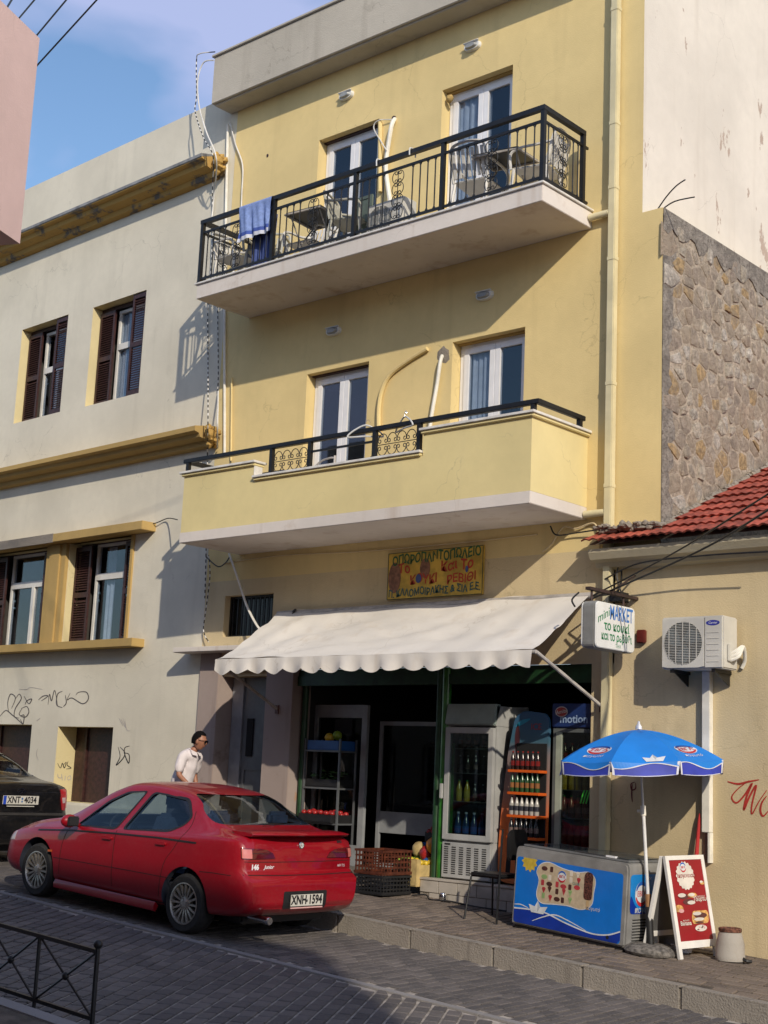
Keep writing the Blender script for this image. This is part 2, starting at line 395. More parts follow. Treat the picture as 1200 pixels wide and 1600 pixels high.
pave = sheet('pavement', -14.9, 14, -2.0, .6, lambda x, y: Hp(x, y)-.010, M_joint2)
sheet('narrow_pavement', -34, -14.9, -1.3, .8, lambda x, y: Hp(x, y)-.010, M_joint2)
pave2 = sheet('near_pavement', -34, 14, -12.9, -7.4, lambda x, y: Hr(x)+.16, M_joint2)

def pxarea(c, a, b):
    p = topx(c); q = topx(c+a); r = topx(c+b)
    if not (-40 < p[0] < 1240 and p[1] < 1650): return 0
    return abs((q[0]-p[0])*(r[1]-p[1])-(q[1]-p[1])*(r[0]-p[0]))
def lay(parent, name, mat, region, zf, tilt, ang, pl, pw, gap, keep=298, seed=1, ox=0):
    """courses of block pavers, clipped to a region; the largest in view become single stones, the others one mesh"""
    rng = random.Random(seed); ca, sa = math.cos(ang), math.sin(ang); cells = []
    x0, x1, y0, y1 = region; R = int(24/pw); S = int(24/pl); cx, cy = (x0+x1)/2, (y0+y1)/2
    for i in range(-R, R):
        for j in range(-S, S):
            u = j*pl+(pl/2 if i % 2 else 0)+ox; v = i*pw
            X = cx+u*ca-v*sa; Y = cy+u*sa+v*ca
            if x0 < X < x1 and y0+.03 < Y < y1-.03: cells.append((X, Y))
    def geo(mb, X, Y, dz, local=False):
        h = .016; hl, hw = pl/2-gap/2, pw/2-gap/2; t = .005
        def P(u, v, z): 
            x, y = X+u*ca-v*sa, Y+u*sa+v*ca
            y = min(max(y, y0), y1) if not local else y
            return (x, y, (zf(x, y) if not local else -.053*u*ca)+z)
        lo = [P(-hl, -hw, -h), P(hl, -hw, -h), P(hl, hw, -h), P(-hl, hw, -h)]
        md = [P(-hl, -hw, -t+dz), P(hl, -hw, -t+dz), P(hl, hw, -t+dz), P(-hl, hw, -t+dz)]
        k = .006; tp = [P(-hl+k, -hw+k, dz), P(hl-k, -hw+k, dz), P(hl-k, hw-k, dz), P(-hl+k, hw-k, dz)]
        fs = [(8, 9, 10, 11)]
        for a in (0, 4):
            for q in range(4): fs.append((a+q, a+(q+1) % 4, a+4+(q+1) % 4, a+4+q))
        mb.add(lo+md+tp, fs)
    A = Vector((ca*pl, sa*pl, 0)); B = Vector((-sa*pw, ca*pw, 0))
    sc_ = sorted([(pxarea(Vector((X, Y, zf(X, Y))), A, B) if (y0+.09 < Y < y1-.09) else 0, X, Y) for X, Y in cells], reverse=True)
    mb = MB(); geo(mb, 0, 0, 0, True); me, c = mb.mesh(name, mat, center=False)
    rest = MB()
    for k, (a, X, Y) in enumerate(sc_):
        if k < keep and a > 30: inst(name, me, parent, Matrix.Translation((X, Y, zf(X, Y)+rng.uniform(-.0025, .003))) @ Matrix.Rotation(rng.uniform(-.012, .012), 4, 'Z') @ Matrix.Rotation(rng.uniform(-.01, .01), 4, 'X'))
        else: geo(rest, X, Y, rng.uniform(-.0025, .003))
    if rest.v: rest.build(name+'s', mat, parent, kind='stuff')
lay(road, 'paving_stone', M_paver, (-19, -3.5, -7.25, -3.92), lambda x, y: Hr(x), 0, math.radians(122), .20, .125, .021, keep=180, seed=2)
lay(road, 'block_paver', M_paver, (-19, -3.5, -3.80, -2.0), lambda x, y: Hr(x), 0, math.radians(95), .20, .105, .014, keep=118, seed=3)
lay(pave, 'pavement_block', M_paver2, (-14.6, -7.3, -1.86, -.0), lambda x, y: Hp(x, y), 0, math.radians(95), .20, .105, .013, keep=150, seed=4)
lay(pave, 'square_paver', M_paver2, (-7.3, -3.5, -1.86, -.0), lambda x, y: Hp(x, y), 0, math.radians(12), .21, .19, .016, keep=120, seed=5)
# kerb and channel stones
kb = sheet('kerb', -14.9, 14, -1.99, -1.87, lambda x, y: Hp(x)-.02, M_cement)
rng = random.Random(4); x = -19
while x < -3:
    w = rng.uniform(.95, 1.05)
    if x > -14.7 or True:
        mb = MB(); y0 = -2.0 if x > -14.9 else -1.3
        mb.box(x+.004, x+w-.004, y0, y0+.15, -.22, 0)
        for i, v in enumerate(mb.v): mb.v[i] = (v[0], v[1], v[2]+Hp(v[0])+.002)
        mb.build('kerb_stone', M_kerb, kb, bev=.012)
    x += w
ch = sheet('drainage_channel', -34, 14, -3.91, -3.81, lambda x, y: Hr(x)-.01, M_cement)
x = -19
while x < -3:
    w = rng.uniform(.9, 1.1); mb = MB(); mb.box(x+.003, x+w-.003, -3.905, -3.815, -.05, .004)
    for i, v in enumerate(mb.v): mb.v[i] = (v[0], v[1], v[2]+Hr(v[0]))
    mb.build('channel_stone', M_line, ch, bev=.003); x += w
mb = MB(); mb.box(-19, 6, -7.42, -7.26, -.2, 0)
for i, v in enumerate(mb.v): mb.v[i] = (v[0], v[1], v[2]+Hr(v[0])+.17)
mb.build('near_kerb', M_line, None, kind='structure', bev=.015)

# ------------------------------------------------ wall with openings
def wall(mb, x0, x1, z0, z1, y, holes, depth, mi=0, rmi=None, bottom=True):
    """front sheet facing -Y with rectangular holes (xl,xr,zb,zt) and reveals"""
    rmi = mi if rmi is None else rmi
    xs = sorted(set([x0, x1]+[h[0] for h in holes]+[h[1] for h in holes])); zs = sorted(set([z0, z1]+[h[2] for h in holes]+[h[3] for h in holes]))
    for a, b in zip(xs, xs[1:]):
        for c, d in zip(zs, zs[1:]):
            mx_, mz = (a+b)/2, (c+d)/2
            if any(h[0] < mx_ < h[1] and h[2] < mz < h[3] for h in holes): continue
            mb.add([(a, y, c), (b, y, c), (b, y, d), (a, y, d)], [(0, 1, 2, 3)], mi)
    for h in holes:
        l, r, b, t = h[:4]; e = y+(h[4] if len(h) > 4 else depth)
        mb.add([(l, y, b), (l, e, b), (l, e, t), (l, y, t)], [(3, 2, 1, 0)], rmi)
        mb.add([(r, y, b), (r, e, b), (r, e, t), (r, y, t)], [(0, 1, 2, 3)], rmi)
        mb.add([(l, y, t), (r, y, t), (r, e, t), (l, e, t)], [(0, 1, 2, 3)], rmi)
        mb.add([(l, y, b), (r, y, b), (r, e, b), (l, e, b)], [(3, 2, 1, 0)], rmi)
def roombox(mb, l, r, b, t, y, d, mi=0):
    mb.add([(l, y, b), (r, y, b), (r, y, t), (l, y, t), (l, y+d, b), (r, y+d, b), (r, y+d, t), (l, y+d, t)],
           [(4, 5, 6, 7), (0, 4, 7, 3), (5, 1, 2, 6), (3, 7, 6, 2), (0, 1, 5, 4)], mi)
def framebox(mb, l, r, b, t, y0, y1, w, mi=0, wb=None, wt=None):
    wb = w if wb is None else wb; wt = w if wt is None else wt
    mb.box(l, l+w, y0, y1, b, t, mi); mb.box(r-w, r, y0, y1, b, t, mi); mb.box(l+w, r-w, y0, y1, b, b+wb, mi); mb.box(l+w, r-w, y0, y1, t-wt, t, mi)
def curtain(mb, l, r, b, t, y, amp=.02, fold=.09):
    n = max(8, int((r-l)/.012)); vs = []
    for i in range(n+1):
        x = l+(r-l)*i/n; yy = y+amp*math.sin(x/fold*2*PI)+amp*.4*math.sin(x/fold*3.7)
        vs += [(x, yy, b), (x+.01*math.sin(i), yy, t)]
    mb.add(vs, [(2*i, 2*i+2, 2*i+3, 2*i+1) for i in range(n)])

# ================================================ the yellow apartment building
YB = thing('apartment_building', 'yellow three-storey building with two balconies above the greengrocer shop', 'building', (-11, 0, .2))
doors = [(-12.98, -11.86, 8.06, 10.19), (-10.78, -9.66, 8.06, 10.26), (-12.96, -11.84, 4.60, 6.82), (-10.46, -9.37, 4.60, 6.83)]
mb = MB(); XL = -14.72
wall(mb, XL, -7.54, 4.10, 7.87, 0, doors[2:], .2)
wall(mb, XL, -7.80, 7.87, 11.2, 0, doors[:2], .2)
mb.box(-7.80, -7.54, .001, 6, 7.80, 7.868)
mb.build('facade', M_yel, YB)
mb = MB()
wall(mb, XL, -8.09, 2.86, 4.10, -.0, [(-14.31, -13.36, 3.33, 3.89)], .18)
mb.box(-8.37, -8.09, .0, .5, -.3, 2.86); mb.box(-8.11, -8.088, .0, .3, 2.86, 4.1)
mb.build('ground_floor_wall', M_yel2, YB)
mb = MB(); mb.add([(-7.80, 0, 7.86), (-7.80, 9, 7.86), (-7.80, 9, 11.94), (-7.80, 0, 11.94)], [(0, 1, 2, 3)])
mb.add([(-7.80, 9, 0), (XL, 9, 0), (XL, 9, 11.94), (-7.80, 9, 11.94)], [(0, 1, 2, 3)])
mb.add([(XL, .0, 11.2), (-7.8, .0, 11.2), (-7.8, 9, 11.2), (XL, 9, 11.2)], [(0, 1, 2, 3)])
mb.build('side_wall', M_side, YB)
# parapet
mb = MB(); mb.box(-14.9, -8.25, -.37, .25, 11.16, 11.90); mb.box(-14.93, -8.22, -.40, .28, 11.90, 11.94)
mb.box(-14.87, -8.28, -.33, .0, 11.135, 11.16)
mb.build('parapet', M_conc, YB, bev=.008)
# rubble side wall with a cement skin along its edges
RW = MB(); RW.add([(-7.545, .0, 3.6), (-7.545, 6, 3.6), (-7.545, 6, 7.80), (-7.545, 0, 7.80)], [(0, 1, 2, 3)])
RW.build('rubble_wall', M_mortar2, YB)
mb = MB(); rng = random.Random(11)
def ragged(mb, pts_in, pts_out, x0, x1):
    n = len(pts_in); vs = [(x1, *p) for p in pts_in]+[(x1, *p) for p in pts_out]+[(x0, *p) for p in pts_out]
    mb.add(vs, [(i, i+1, n+i+1, n+i) for i in range(n-1)]+[(n+i, n+i+1, 2*n+i+1, 2*n+i) for i in range(n-1)])
zz = [3.7+i*.1 for i in range(42)]
ragged(mb, [(.003, z) for z in zz][::-1], [(.20+rng.uniform(-.07, .09), z) for z in zz][::-1], -7.545, -7.535)
yy = [0+i*.1 for i in range(60)]
ragged(mb, [(y, 7.868) for y in yy], [(y, 7.66-.03*min(y, 2)+rng.uniform(-.08, .06)) for y in yy], -7.545, -7.531)
mb.build('cement_skin', M_skin_c, YB)
stone_cols = [(.56, .49, .39), (.50, .42, .33), (.60, .54, .46), (.52, .46, .38), (.50, .35, .18), (.40, .33, .26), (.46, .38, .29), (.44, .34, .25), (.42, .34, .27), (.43, .35, .26)]
def stone_mat(c, clean):
    m, t, p = newmat('rubble_stone'); n = ramp(t, pos_noise(t, 16, 8, rough=.7), [(.40, sc(c, .62)), (.60, sc(c, 1.22))])
    n = mixc(t, ramp(t, pos_noise(t, 5.5, 7, rough=.8), [(.52 if clean else .42, (0, 0, 0)), (.62, (.6, .6, .6) if clean else (1, 1, 1))]), n, (.43, .35, .26))
    n = mixc(t, ramp(t, pos_noise(t, 2.3, 6), [(.50, (0, 0, 0)), (.72, (.7, .7, .7))]), n, (.30, .25, .20))
    t.links.new(n, p.inputs['Base Color']); p.inputs['Roughness'].default_value = .95; bump(t, p, pos_noise(t, 14, 8, rough=.8), 1, .06); return m
MS = [stone_mat(c, i < 5) for i, c in enumerate(stone_cols)]
def clip(poly, nx, ny, d):
    out = []; n = len(poly)
    for i in range(n):
        a, b = poly[i], poly[(i+1) % n]; fa, fb = a[0]*nx+a[1]*ny-d, b[0]*nx+b[1]*ny-d
        if fa <= 0: out.append(a)
        if (fa < 0 < fb) or (fb < 0 < fa): t = fa/(fa-fb); out.append((a[0]+(b[0]-a[0])*t, a[1]+(b[1]-a[1])*t))
    return out
seeds = []; z = 3.95
while z < 7.75:
    hh = rng.uniform(.10, .21); y = .24+rng.uniform(-.1, .1)
    while y < 3.4:
        ww = rng.uniform(.11, .30); seeds.append((y+ww/2+rng.uniform(-.03, .03), z+rng.uniform(-.07, .07))); y += ww
    z += hh
def is_in(y, z): return 4.10+.46*y < z < 7.64-.02*y and y > .24
for i, (cy, cz) in enumerate(seeds):
    if not is_in(cy, cz) or cy > 3.2: continue
    P_ = [(cy-.3, cz-.22), (cy+.3, cz-.22), (cy+.3, cz+.22), (cy-.3, cz+.22)]
    for qy, qz in sorted(seeds, key=lambda q: (q[0]-cy)**2+(q[1]-cz)**2)[1:14]:
        nx, ny = qy-cy, qz-cz; P_ = clip(P_, nx, ny, nx*(qy+cy)/2+ny*(qz+cz)/2)
    if len(P_) < 3: continue
    my = sum(p[0] for p in P_)/len(P_); mz_ = sum(p[1] for p in P_)/len(P_); pts_ = []
    roll = rng.random(); mt_ = rng.choice(MS[:4]) if roll < .34 else (MS[4] if roll < .44 else rng.choice(MS[5:])); g_ = rng.uniform(.62, .90) if roll < .36 else rng.uniform(.90, 1.0); m_ = len(P_)
    for j in range(m_):
        a, b = P_[j], P_[(j+1) % m_]
        for t in ((0, .5) if math.hypot(a[0]-b[0], a[1]-b[1]) > .07 else (0,)):
            x_, w_ = a[0]+(b[0]-a[0])*t, a[1]+(b[1]-a[1])*t; k_ = g_*rng.uniform(.86, 1.02) if t == 0 else g_*rng.uniform(.92, 1.06)
            pts_.append((my+(x_-my)*k_, mz_+(w_-mz_)*k_))
    n = len(pts_); d = rng.choice((.008, .014, .024)) if roll < .36 else rng.choice((.003, .006, .012)); vs = [(-7.546, *p) for p in pts_]; md = [(my+(p[0]-my)*.9, mz_+(p[1]-mz_)*.9) for p in pts_]; inn = [(my+(p[0]-my)*.55, mz_+(p[1]-mz_)*.55) for p in pts_]
    vs += [(-7.545+d*rng.uniform(.6, 1.1), *p) for p in md]+[(-7.545+d*rng.uniform(.8, 1.5), *p) for p in inn]+[(-7.545+d*rng.uniform(.8, 1.4), my, mz_)]
    fs = [(i_, (i_+1) % n, n+(i_+1) % n, n+i_) for i_ in range(n)]+[(n+i_, n+(i_+1) % n, 2*n+(i_+1) % n, 2*n+i_) for i_ in range(n)]+[(2*n+i_, 2*n+(i_+1) % n, 3*n) for i_ in range(n)]
    mb = MB(); mb.add(vs, fs); mb.build('stone', mt_, YB, smooth=True, angle=28)
mb = MB()
mb.tube(crv([(-7.62, .02, 7.87), (-7.5, 0, 7.98), (-7.35, -.05, 8.05), (-7.22, -.08, 8.08)], 4), .008, 5)
mb.tube(crv([(-7.60, .05, 7.86), (-7.4, .0, 7.90), (-7.15, 0, 7.89)], 4), .008, 5)
mb.build('rusty_rebar', M_iron, YB)

# balcony doors
def balcony_door(l, r, b, t, y=.16, curt=None, boxh=.0):
    mb = MB(); framebox(mb, l+.01, r-.01, b, t-.005, y, y+.07, .055); 
    part = mb.build('balcony_door', M_white, YB)
    mid = (l+r)/2
    for a, c in ((l+.07, mid-.002), (mid+.002, r-.07)):
        s = MB(); framebox(s, a, c, b+.06, t-.065, y-.015, y+.04, .075, wb=.12); s.build('sash', M_white, part, bev=.004)
        s = MB(); s.box(a+.075, c-.075, y+.01, y+.018, b+.18, t-.14); s.build('pane', M_pane, part)
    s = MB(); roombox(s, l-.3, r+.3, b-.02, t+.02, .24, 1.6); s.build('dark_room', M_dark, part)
    if curt:
        for q in curt:
            s = MB(); curtain(s, q[0], q[1], b+.05, t-.08, y+.055, .012); s.build('curtain', M_curt, part)
    return part
M_navy = plain('blue_blind', (.03, .04, .11), .6)
d = [balcony_door(*doors[0]), balcony_door(*doors[1], curt=[(-10.70, -10.12)]), balcony_door(*doors[2]), balcony_door(*doors[3], curt=[(-10.40, -9.98), (-10.5, -10.3)])]
for (l, r, b, t), nm in zip(doors, 'abcd'):
    s = MB(); s.box(l, r, .10, .18, t-.02, t-.002); s.build('lintel_trim', M_brown if nm in 'ac' else M_ochre_d, YB)
s = MB(); s.blob((-10.70, .05, 10.14), (.06, .04, .05), jit=.2, sub=2); s.build('plaster_lump', M_ochre_d, YB, smooth=True)
# floor slabs and balcony walls
def scroll(mb, c, w, h, axis='Z', r=.0055, plane='X'):
    """wrought-iron scroll: mirrored C curves stacked; plane X = lies in XZ, plane Y = lies in YZ"""
    def P(u, v):
        if axis == 'X': u, v = v, u
        return (c[0]+u, c[1], c[2]+v) if plane == 'X' else (c[0], c[1]+u, c[2]+v)
    nC = 4 if h > .45 else 3; hh = h/nC
    for s in (-1, 1):
        for i in range(nC):
            v0 = -h/2+hh*(i+.5); q = []
            for a in np.linspace(-2.2*PI, -PI*.5, 10): # lower curl
                rr = .012+.012*(a+2.2*PI)/(1.7*PI)
                q.append((s*(w*.17+rr*math.cos(a)*1.2), v0-hh*.32+rr*math.sin(a)))
            for a in np.linspace(-1.2, 1.2, 7): q.append((s*(w*.17+w*.31*math.cos(a)), v0+hh*.46*math.sin(a)/math.sin(1.2)))
            for a in np.linspace(PI*.5, 2.2*PI, 10):
                rr = .024-.012*(a-PI*.5)/(1.7*PI)
                q.append((s*(w*.17+rr*math.cos(a)*1.2), v0+hh*.32+rr*math.sin(a)))
            mb.tube([P(u, v) for u, v in q], r, 5)
    mb.tube([P(0, -h/2), P(0, h/2)], r, 5)
# --- upper balcony
U = MB(); U.box(-14.19, -8.465, -.985, -.001, 7.835, 8.035); UP = U.build('upper_balcony', M_slab, YB, bev=.006)
s = MB(); s.box(-14.22, -8.44, -1.01, -.0, 8.036, 8.062); s.build('marble_edge', M_cap, UP, bev=.004)
zr0, zr1, zr2 = 8.13, 8.80, 8.95
pxs = [-14.19, -12.78, -11.33, -9.93, -8.50]; YR = -.945
s = MB(); s.box(pxs[0]-.03, pxs[-1]+.03, YR-.03, YR+.03, zr2-.025, zr2+.03); s.box(pxs[-1]-.03, pxs[-1]+.03, YR+.03, -.14, zr2-.025, zr2+.03); s.box(pxs[0]-.03, pxs[0]+.03, YR+.03, -.01, zr2-.025, zr2+.03)
s.build('handrail', M_iron, UP)
s = MB()
for z in (zr0, zr1):
    s.box(pxs[0], pxs[-1], YR-.012, YR+.012, z-.015, z+.015); s.box(pxs[-1]-.012, pxs[-1]+.012, YR, -.06, z-.014, z+.014); s.box(pxs[0]-.012, pxs[0]+.012, YR, -.01, z-.014, z+.014)
s.build('rail', M_iron, UP)
pm = MB(); pm.box(-.025, .025, -.025, .025, 8.05-8.06, zr2-8.06-.025); pm.box(-.03, .03, -.03, .03, 0, .03); pme, _ = pm.mesh('post', M_iron, center=False)
for x in pxs: inst('post', pme, UP, at(x, YR, 8.062))
for x in (pxs[0], pxs[-1]): inst('post', pme, UP, at(x, -.16 if x > -9 else -.05, 8.062))
bmz = MB(); bmz.tube([(0, 0, zr0-8.062), (0, 0, zr1-8.062)], .0085, 6, cap=False)
for q in (-1, 1):
    bmz.tube([(0, 0, zr1-8.062-.05), (q*.02, 0, zr1-8.062-.012)], .007, 5, cap=False); bmz.tube([(0, 0, zr0-8.062+.05), (q*.02, 0, zr0-8.062+.012)], .007, 5, cap=False)
bme, _ = bmz.mesh('baluster', M_iron, center=False, smooth=True)
for a, b in zip(pxs, pxs[1:]):
    w = b-a
    for i in range(1, 12):
        if i in (5, 6, 7): continue
        inst('baluster', bme, UP, at(a+w*i/12, YR, 8.062))
    s = MB(); scroll(s, (a+w/2, YR, (zr0+zr1)/2), .19, zr1-zr0-.06); s.build('scroll_panel', M_iron, UP, smooth=True)
for X in (pxs[0], pxs[-1]):
    for i in (1, 2, 6, 7): inst('baluster', bme, UP, at(X, YR+.785*i/8, 8.062, PI/2))
    s = MB(); scroll(s, (X, YR+.39, (zr0+zr1)/2), .19, zr1-zr0-.06, plane='Y'); s.build('scroll_panel', M_iron, UP, smooth=True)
# --- lower balcony with solid wall
U = MB(); U.box(-14.08, -8.465, -1.073, -.001, 4.445, 4.58); LP = U.build('lower_balcony', M_slab, YB, bev=.006)
s = MB()
def pw_(x0, x1, zt): s.box(x0, x1, -1.065, -.93, 4.582, zt)
pw_(-14.07, -12.73, 5.33); pw_(-12.73, -9.965, 5.13); pw_(-9.965, -8.47, 5.38)
s.box(-8.605, -8.47, -.93, -.001, 4.582, 5.38); s.box(-14.07, -13.935, -.93, -.001, 4.582, 5.33)
s.build('parapet_wall', M_trim, LP)
s = MB()
for x0, x1, zt in ((-14.10, -12.71, 5.33), (-12.71, -9.985, 5.13), (-9.985, -8.435, 5.38)): s.box(x0, x1, -1.095, -.91, zt, zt+.035)
s.box(-8.635, -8.435, -.91, -.001, 5.38, 5.415); s.box(-14.10, -13.915, -.91, -.001, 5.33, 5.365)
s.build('moulding', M_trim, LP, bev=.008)
s = MB()
for x0, x1, zt in ((-14.13, -12.69, 5.366), (-12.72, -9.975, 5.166), (-10.0, -8.415, 5.416)): s.box(x0, x1, -1.115, -.89, zt, zt+.03)
s.box(-8.655, -8.415, -.89, -.001, 5.416, 5.446); s.box(-14.13, -13.895, -.89, -.001, 5.366, 5.396)
s.box(-12.735, -12.72, -1.07, -.93, 5.13, 5.366)
s.build('marble_cap', M_cap, LP, bev=.004)
s = MB(); s.box(-14.16, -8.42, -1.03, -.975, 5.53, 5.585); s.box(-8.475, -8.42, -.975, -.12, 5.53, 5.585); s.box(-14.16, -14.10, -.975, -.05, 5.53, 5.585); s.build('handrail', M_iron, LP, bev=.006)
for x in (-12.49, -11.82, -10.76, -10.08):
    s = MB(); s.box(x-.025, x+.025, -1.025, -.975, 5.196, 5.53); s.box(x-.033, x+.033, -1.033, -.967, 5.196, 5.23); s.build('post', M_iron, LP)
for x, y, zz_ in ((-14.08, -1.0, 5.396), (-8.50, -1.0, 5.446), (-8.45, -.2, 5.446)):
    s = MB(); s.box(x-.025, x+.025, y-.025, y+.025, zz_, 5.53); s.build('post', M_iron, LP)
s = MB(); s.box(-11.8, -10.78, -1.01, -.99, 5.40, 5.425); s.build('rail', M_iron, LP)
s = MB(); s.box(-14.08, -13.0, -.30, -.28, 5.44, 5.46); s.build('rail', M_iron, LP)
for x in (-12.155, -10.42):
    s = MB(); scroll(s, (x, -1.0, 5.355), .27, .58, axis='X'); s.build('scroll_panel', M_iron, LP, smooth=True)
# drainpipe
s = MB(); s.box(-8.19, -8.095, -.105, -.015, Hp(-8.1, 0)-.05, 11.9)
for z in (11.5, 10.4, 8.98, 8.2, 7.35, 5.9, 4.75, 3.0, 1.2): s.box(-8.195, -8.09, -.11, -.01, z, z+.06)
dp = s.build('drainpipe', M_pipe, YB, bev=.01)
for z in (7.94, 4.49):
    s = MB(); s.tube([(-8.45, -.07, z), (-8.19, -.07, z)], .04, 10); s.build('pipe_stub', M_pipe, dp, smooth=True)
# conduits
s = MB(); s.tube(crv([onY(668, 545, -.03), onY(640, 562, -.03), onY(610, 585, -.03), onY(597, 610, -.03), onY(592, 640, -.03), onY(592, 680, -.03)], 5), .03, 8); s.build('conduit', M_yel, YB, smooth=True)
s = MB(); s.tube(crv([onY(691, 556, -.01), onY(688, 566, -.06), onY(683, 600, -.05), onY(676, 640, -.05), onY(670, 680, -.05)], 5), .024, 8); s.build('pipe', M_wpipe, YB, smooth=True)
s = MB(); s.blob(onY(693, 555, 0), (.09, .008, .11), jit=.3, sub=2); s.build('cement_patch', M_cement, YB, smooth=True)
s = MB(); s.blob(onY(418, 243, 0), (.022, .008, .03), jit=.3, sub=2); s.build('plaster_hole', M_brown, YB, smooth=True)
s = MB(); s.tube(crv([onY(617, 186, .0), onY(612, 196, -.08), onY(607, 225, -.06), onY(603, 260, -.06), onY(606, 290, -.1), onY(612, 330, -.2)], 5), .03, 8); s.build('pipe', M_wpipe, YB, smooth=True)
s = MB(); s.tube([onY(594, 190, -.03), onY(594, 300, -.03)], .03, 8); s.build('conduit', M_yel, YB, smooth=True)
s = MB(); s.tube(crv([onY(616, 187, -.02), onY(592, 188, -.06), onY(584, 200, -.06), onY(596, 222, -.06), onY(604, 235, -.1)], 6), .008, 5); s.build('cable', M_wcable, YB, smooth=True)
s = MB(); s.lathe([(.0, -.02), (.03, -.02), (.035, .001)], onY(616, 185, 0), 10, axis='Y'); s.build('wall_hole', M_brown, YB)
# barred vent window above the entrance
s = MB(); framebox(s, -14.31, -13.36, 3.33, 3.89, .10, .13, .03); vw = s.build('vent_window', M_iron, YB)
for i in range(10):
    s = MB(); x = -14.27+.87*(i+.5)/10; s.box(x-.008, x+.008, .09, .105, 3.36, 3.86); s.build('bar', M_iron, vw)
s = MB(); s.box(-14.31, -13.36, .17, .178, 3.33, 3.89); s.build('pane', plain('grimy_pane', (.02, .023, .02), .25), vw)
# entrance surround
s = MB(); s.box(-15.0, -13.36, -.28, .0, 3.11, 3.18); s.build('entrance_canopy', M_slab, YB, bev=.008)
s = MB(); s.box(-14.70, -14.31, -.03, .3, -.1, 3.11); s.build('marble_pier', M_marble, YB, bev=.006)
s = MB(); s.box(-13.365, -12.865, -.04, .3, -.1, 2.87); s.build('marble_pier', M_marble, YB, bev=.006)
s = MB(); s.box(-14.30, -13.365, .06, .3, 2.80, 3.11); s.build('lintel', M_yel2, YB)
M_doorgrey = plain('grey_door_metal', (.11, .115, .12), .4)
s = MB(); s.box(-14.30, -13.365, .26, .29, .1, 2.80); dr_ = s.build('entrance_door', M_doorgrey, YB)
s = MB(); s.box(-14.29, -14.08, .235, .26, .2, 2.79); s.build('door_jamb', plain('pale_door_frame', (.25, .26, .28), .4), dr_)
s = MB(); s.box(-13.98, -13.86, .24, .262, 1.75, 2.25); s.build('door_slot', M_dark, dr_)
for z0, z1 in ((.4, 1.6),):
    s = MB(); framebox(s, -14.02, -13.42, z0, z1, .245, .262, .03); s.build('door_panel', M_doorgrey, dr_)
for l in ((-12.476, 10.70), (-10.292, 10.705), (-12.486, 7.335), (-9.971, 7.33)):
    pass
M_lampw = plain('white_lamp_housing', (.7, .7, .68), .4); M_lampg = plain('frosted_lamp_glass', (.30, .31, .31), .25)
names = {0: 'white oval wall lamp above the left door of the upper floor', 1: 'white oval wall lamp above the right door of the upper floor', 2: 'white oval wall lamp above the left door of the middle floor', 3: 'white oval wall lamp above the right door of the middle floor'}
def oval(mb, w, h, y0, y1, k=1):
    n = 24; o = [(w*math.copysign(abs(math.cos(a))**.7, math.cos(a)), h*math.copysign(abs(math.sin(a))**.8, math.sin(a))) for a in [2*PI*i/n for i in range(n)]]
    o2 = [(p[0]*k, p[1]*k) for p in o]
    mb.add([(p[0], y1, p[1]) for p in o]+[(p[0], y0, p[1]) for p in o2], [(i, (i+1) % n, n+(i+1) % n, n+i)[::-1] for i in range(n)]+[tuple(range(n, 2*n))])
for i, (x, z) in enumerate(((-12.476, 10.70), (-10.292, 10.705), (-12.486, 7.335), (-9.971, 7.33))):
    t = thing('wall_lamp', names[i], 'lamp', (x, 0, z), 0, 'oval lamps on the yellow facade')
    s = MB(); s.xf = Matrix.Translation((x, 0, z)); oval(s, .125, .062, -.05, 0, .92); s.build('lamp_housing', M_lampw, t, smooth=True)
    s = MB(); s.xf = Matrix.Translation((x, 0, z-.008)); oval(s, .10, .040, -.085, -.045, .7); s.build('lamp_glass', M_lampg, t, smooth=True)
    s = MB(); s.xf = Matrix.Translation((x, 0, z)); s.box(-.12, .12, -.075, -.04, .034, .05); s.build('lamp_hood', M_lampw, t, bev=.006)
# ================================================ the cream building on the left (local frame: x along its wall)
AL = math.radians(-2.3); P0 = Vector((-14.60, .002, 0)); NL = Vector((-math.sin(AL), math.cos(AL), 0))
LB = thing('cream_building', 'old cream plastered building with ochre cornices and brown shutters beside the yellow one', 'building', (-17, .1, .35))
XF = Matrix.Translation(P0) @ Matrix.Rotation(AL, 4, 'Z')
def lx(x, y, d=0):   # photo point on the wall plane (shifted d towards the street) -> local x,z
    p = XF.inverted() @ onPl(x, y, P0-NL*d, NL); return p.x, p.z
def LMB(): m = MB(); m.xf = XF; return m
w2 = (lx(146, 480)[0], lx(229, 455)[0], 7.14, 8.79); w1 = (lx(35, 515)[0], lx(107, 492)[0], 7.16, 8.82)
w3 = (lx(110, 850)[0], lx(207, 850)[0], 3.36, 4.93); w4 = (lx(-18, 870)[0], lx(78, 860)[0], 3.36, 4.93)
g1 = (lx(91, 1135)[0], lx(177, 1137)[0], .98, 2.095, .42); g0 = (lx(-40, 1132)[0], lx(50, 1132)[0], .98, 2.115, .42)
mb = LMB(); wall(mb, -9.5, 0, -.3, 11.47, 0, [w1, w2, w3, w4, g1, g0], .22, 0, 1)
mb.add([(0, 0, 11.47), (0, 5, 11.47), (-9.5, 5, 11.47), (-9.5, 0, 11.47)], [(0, 1, 2, 3)], 0)
mb.build('wall', [M_cream, M_cap_y], LB)
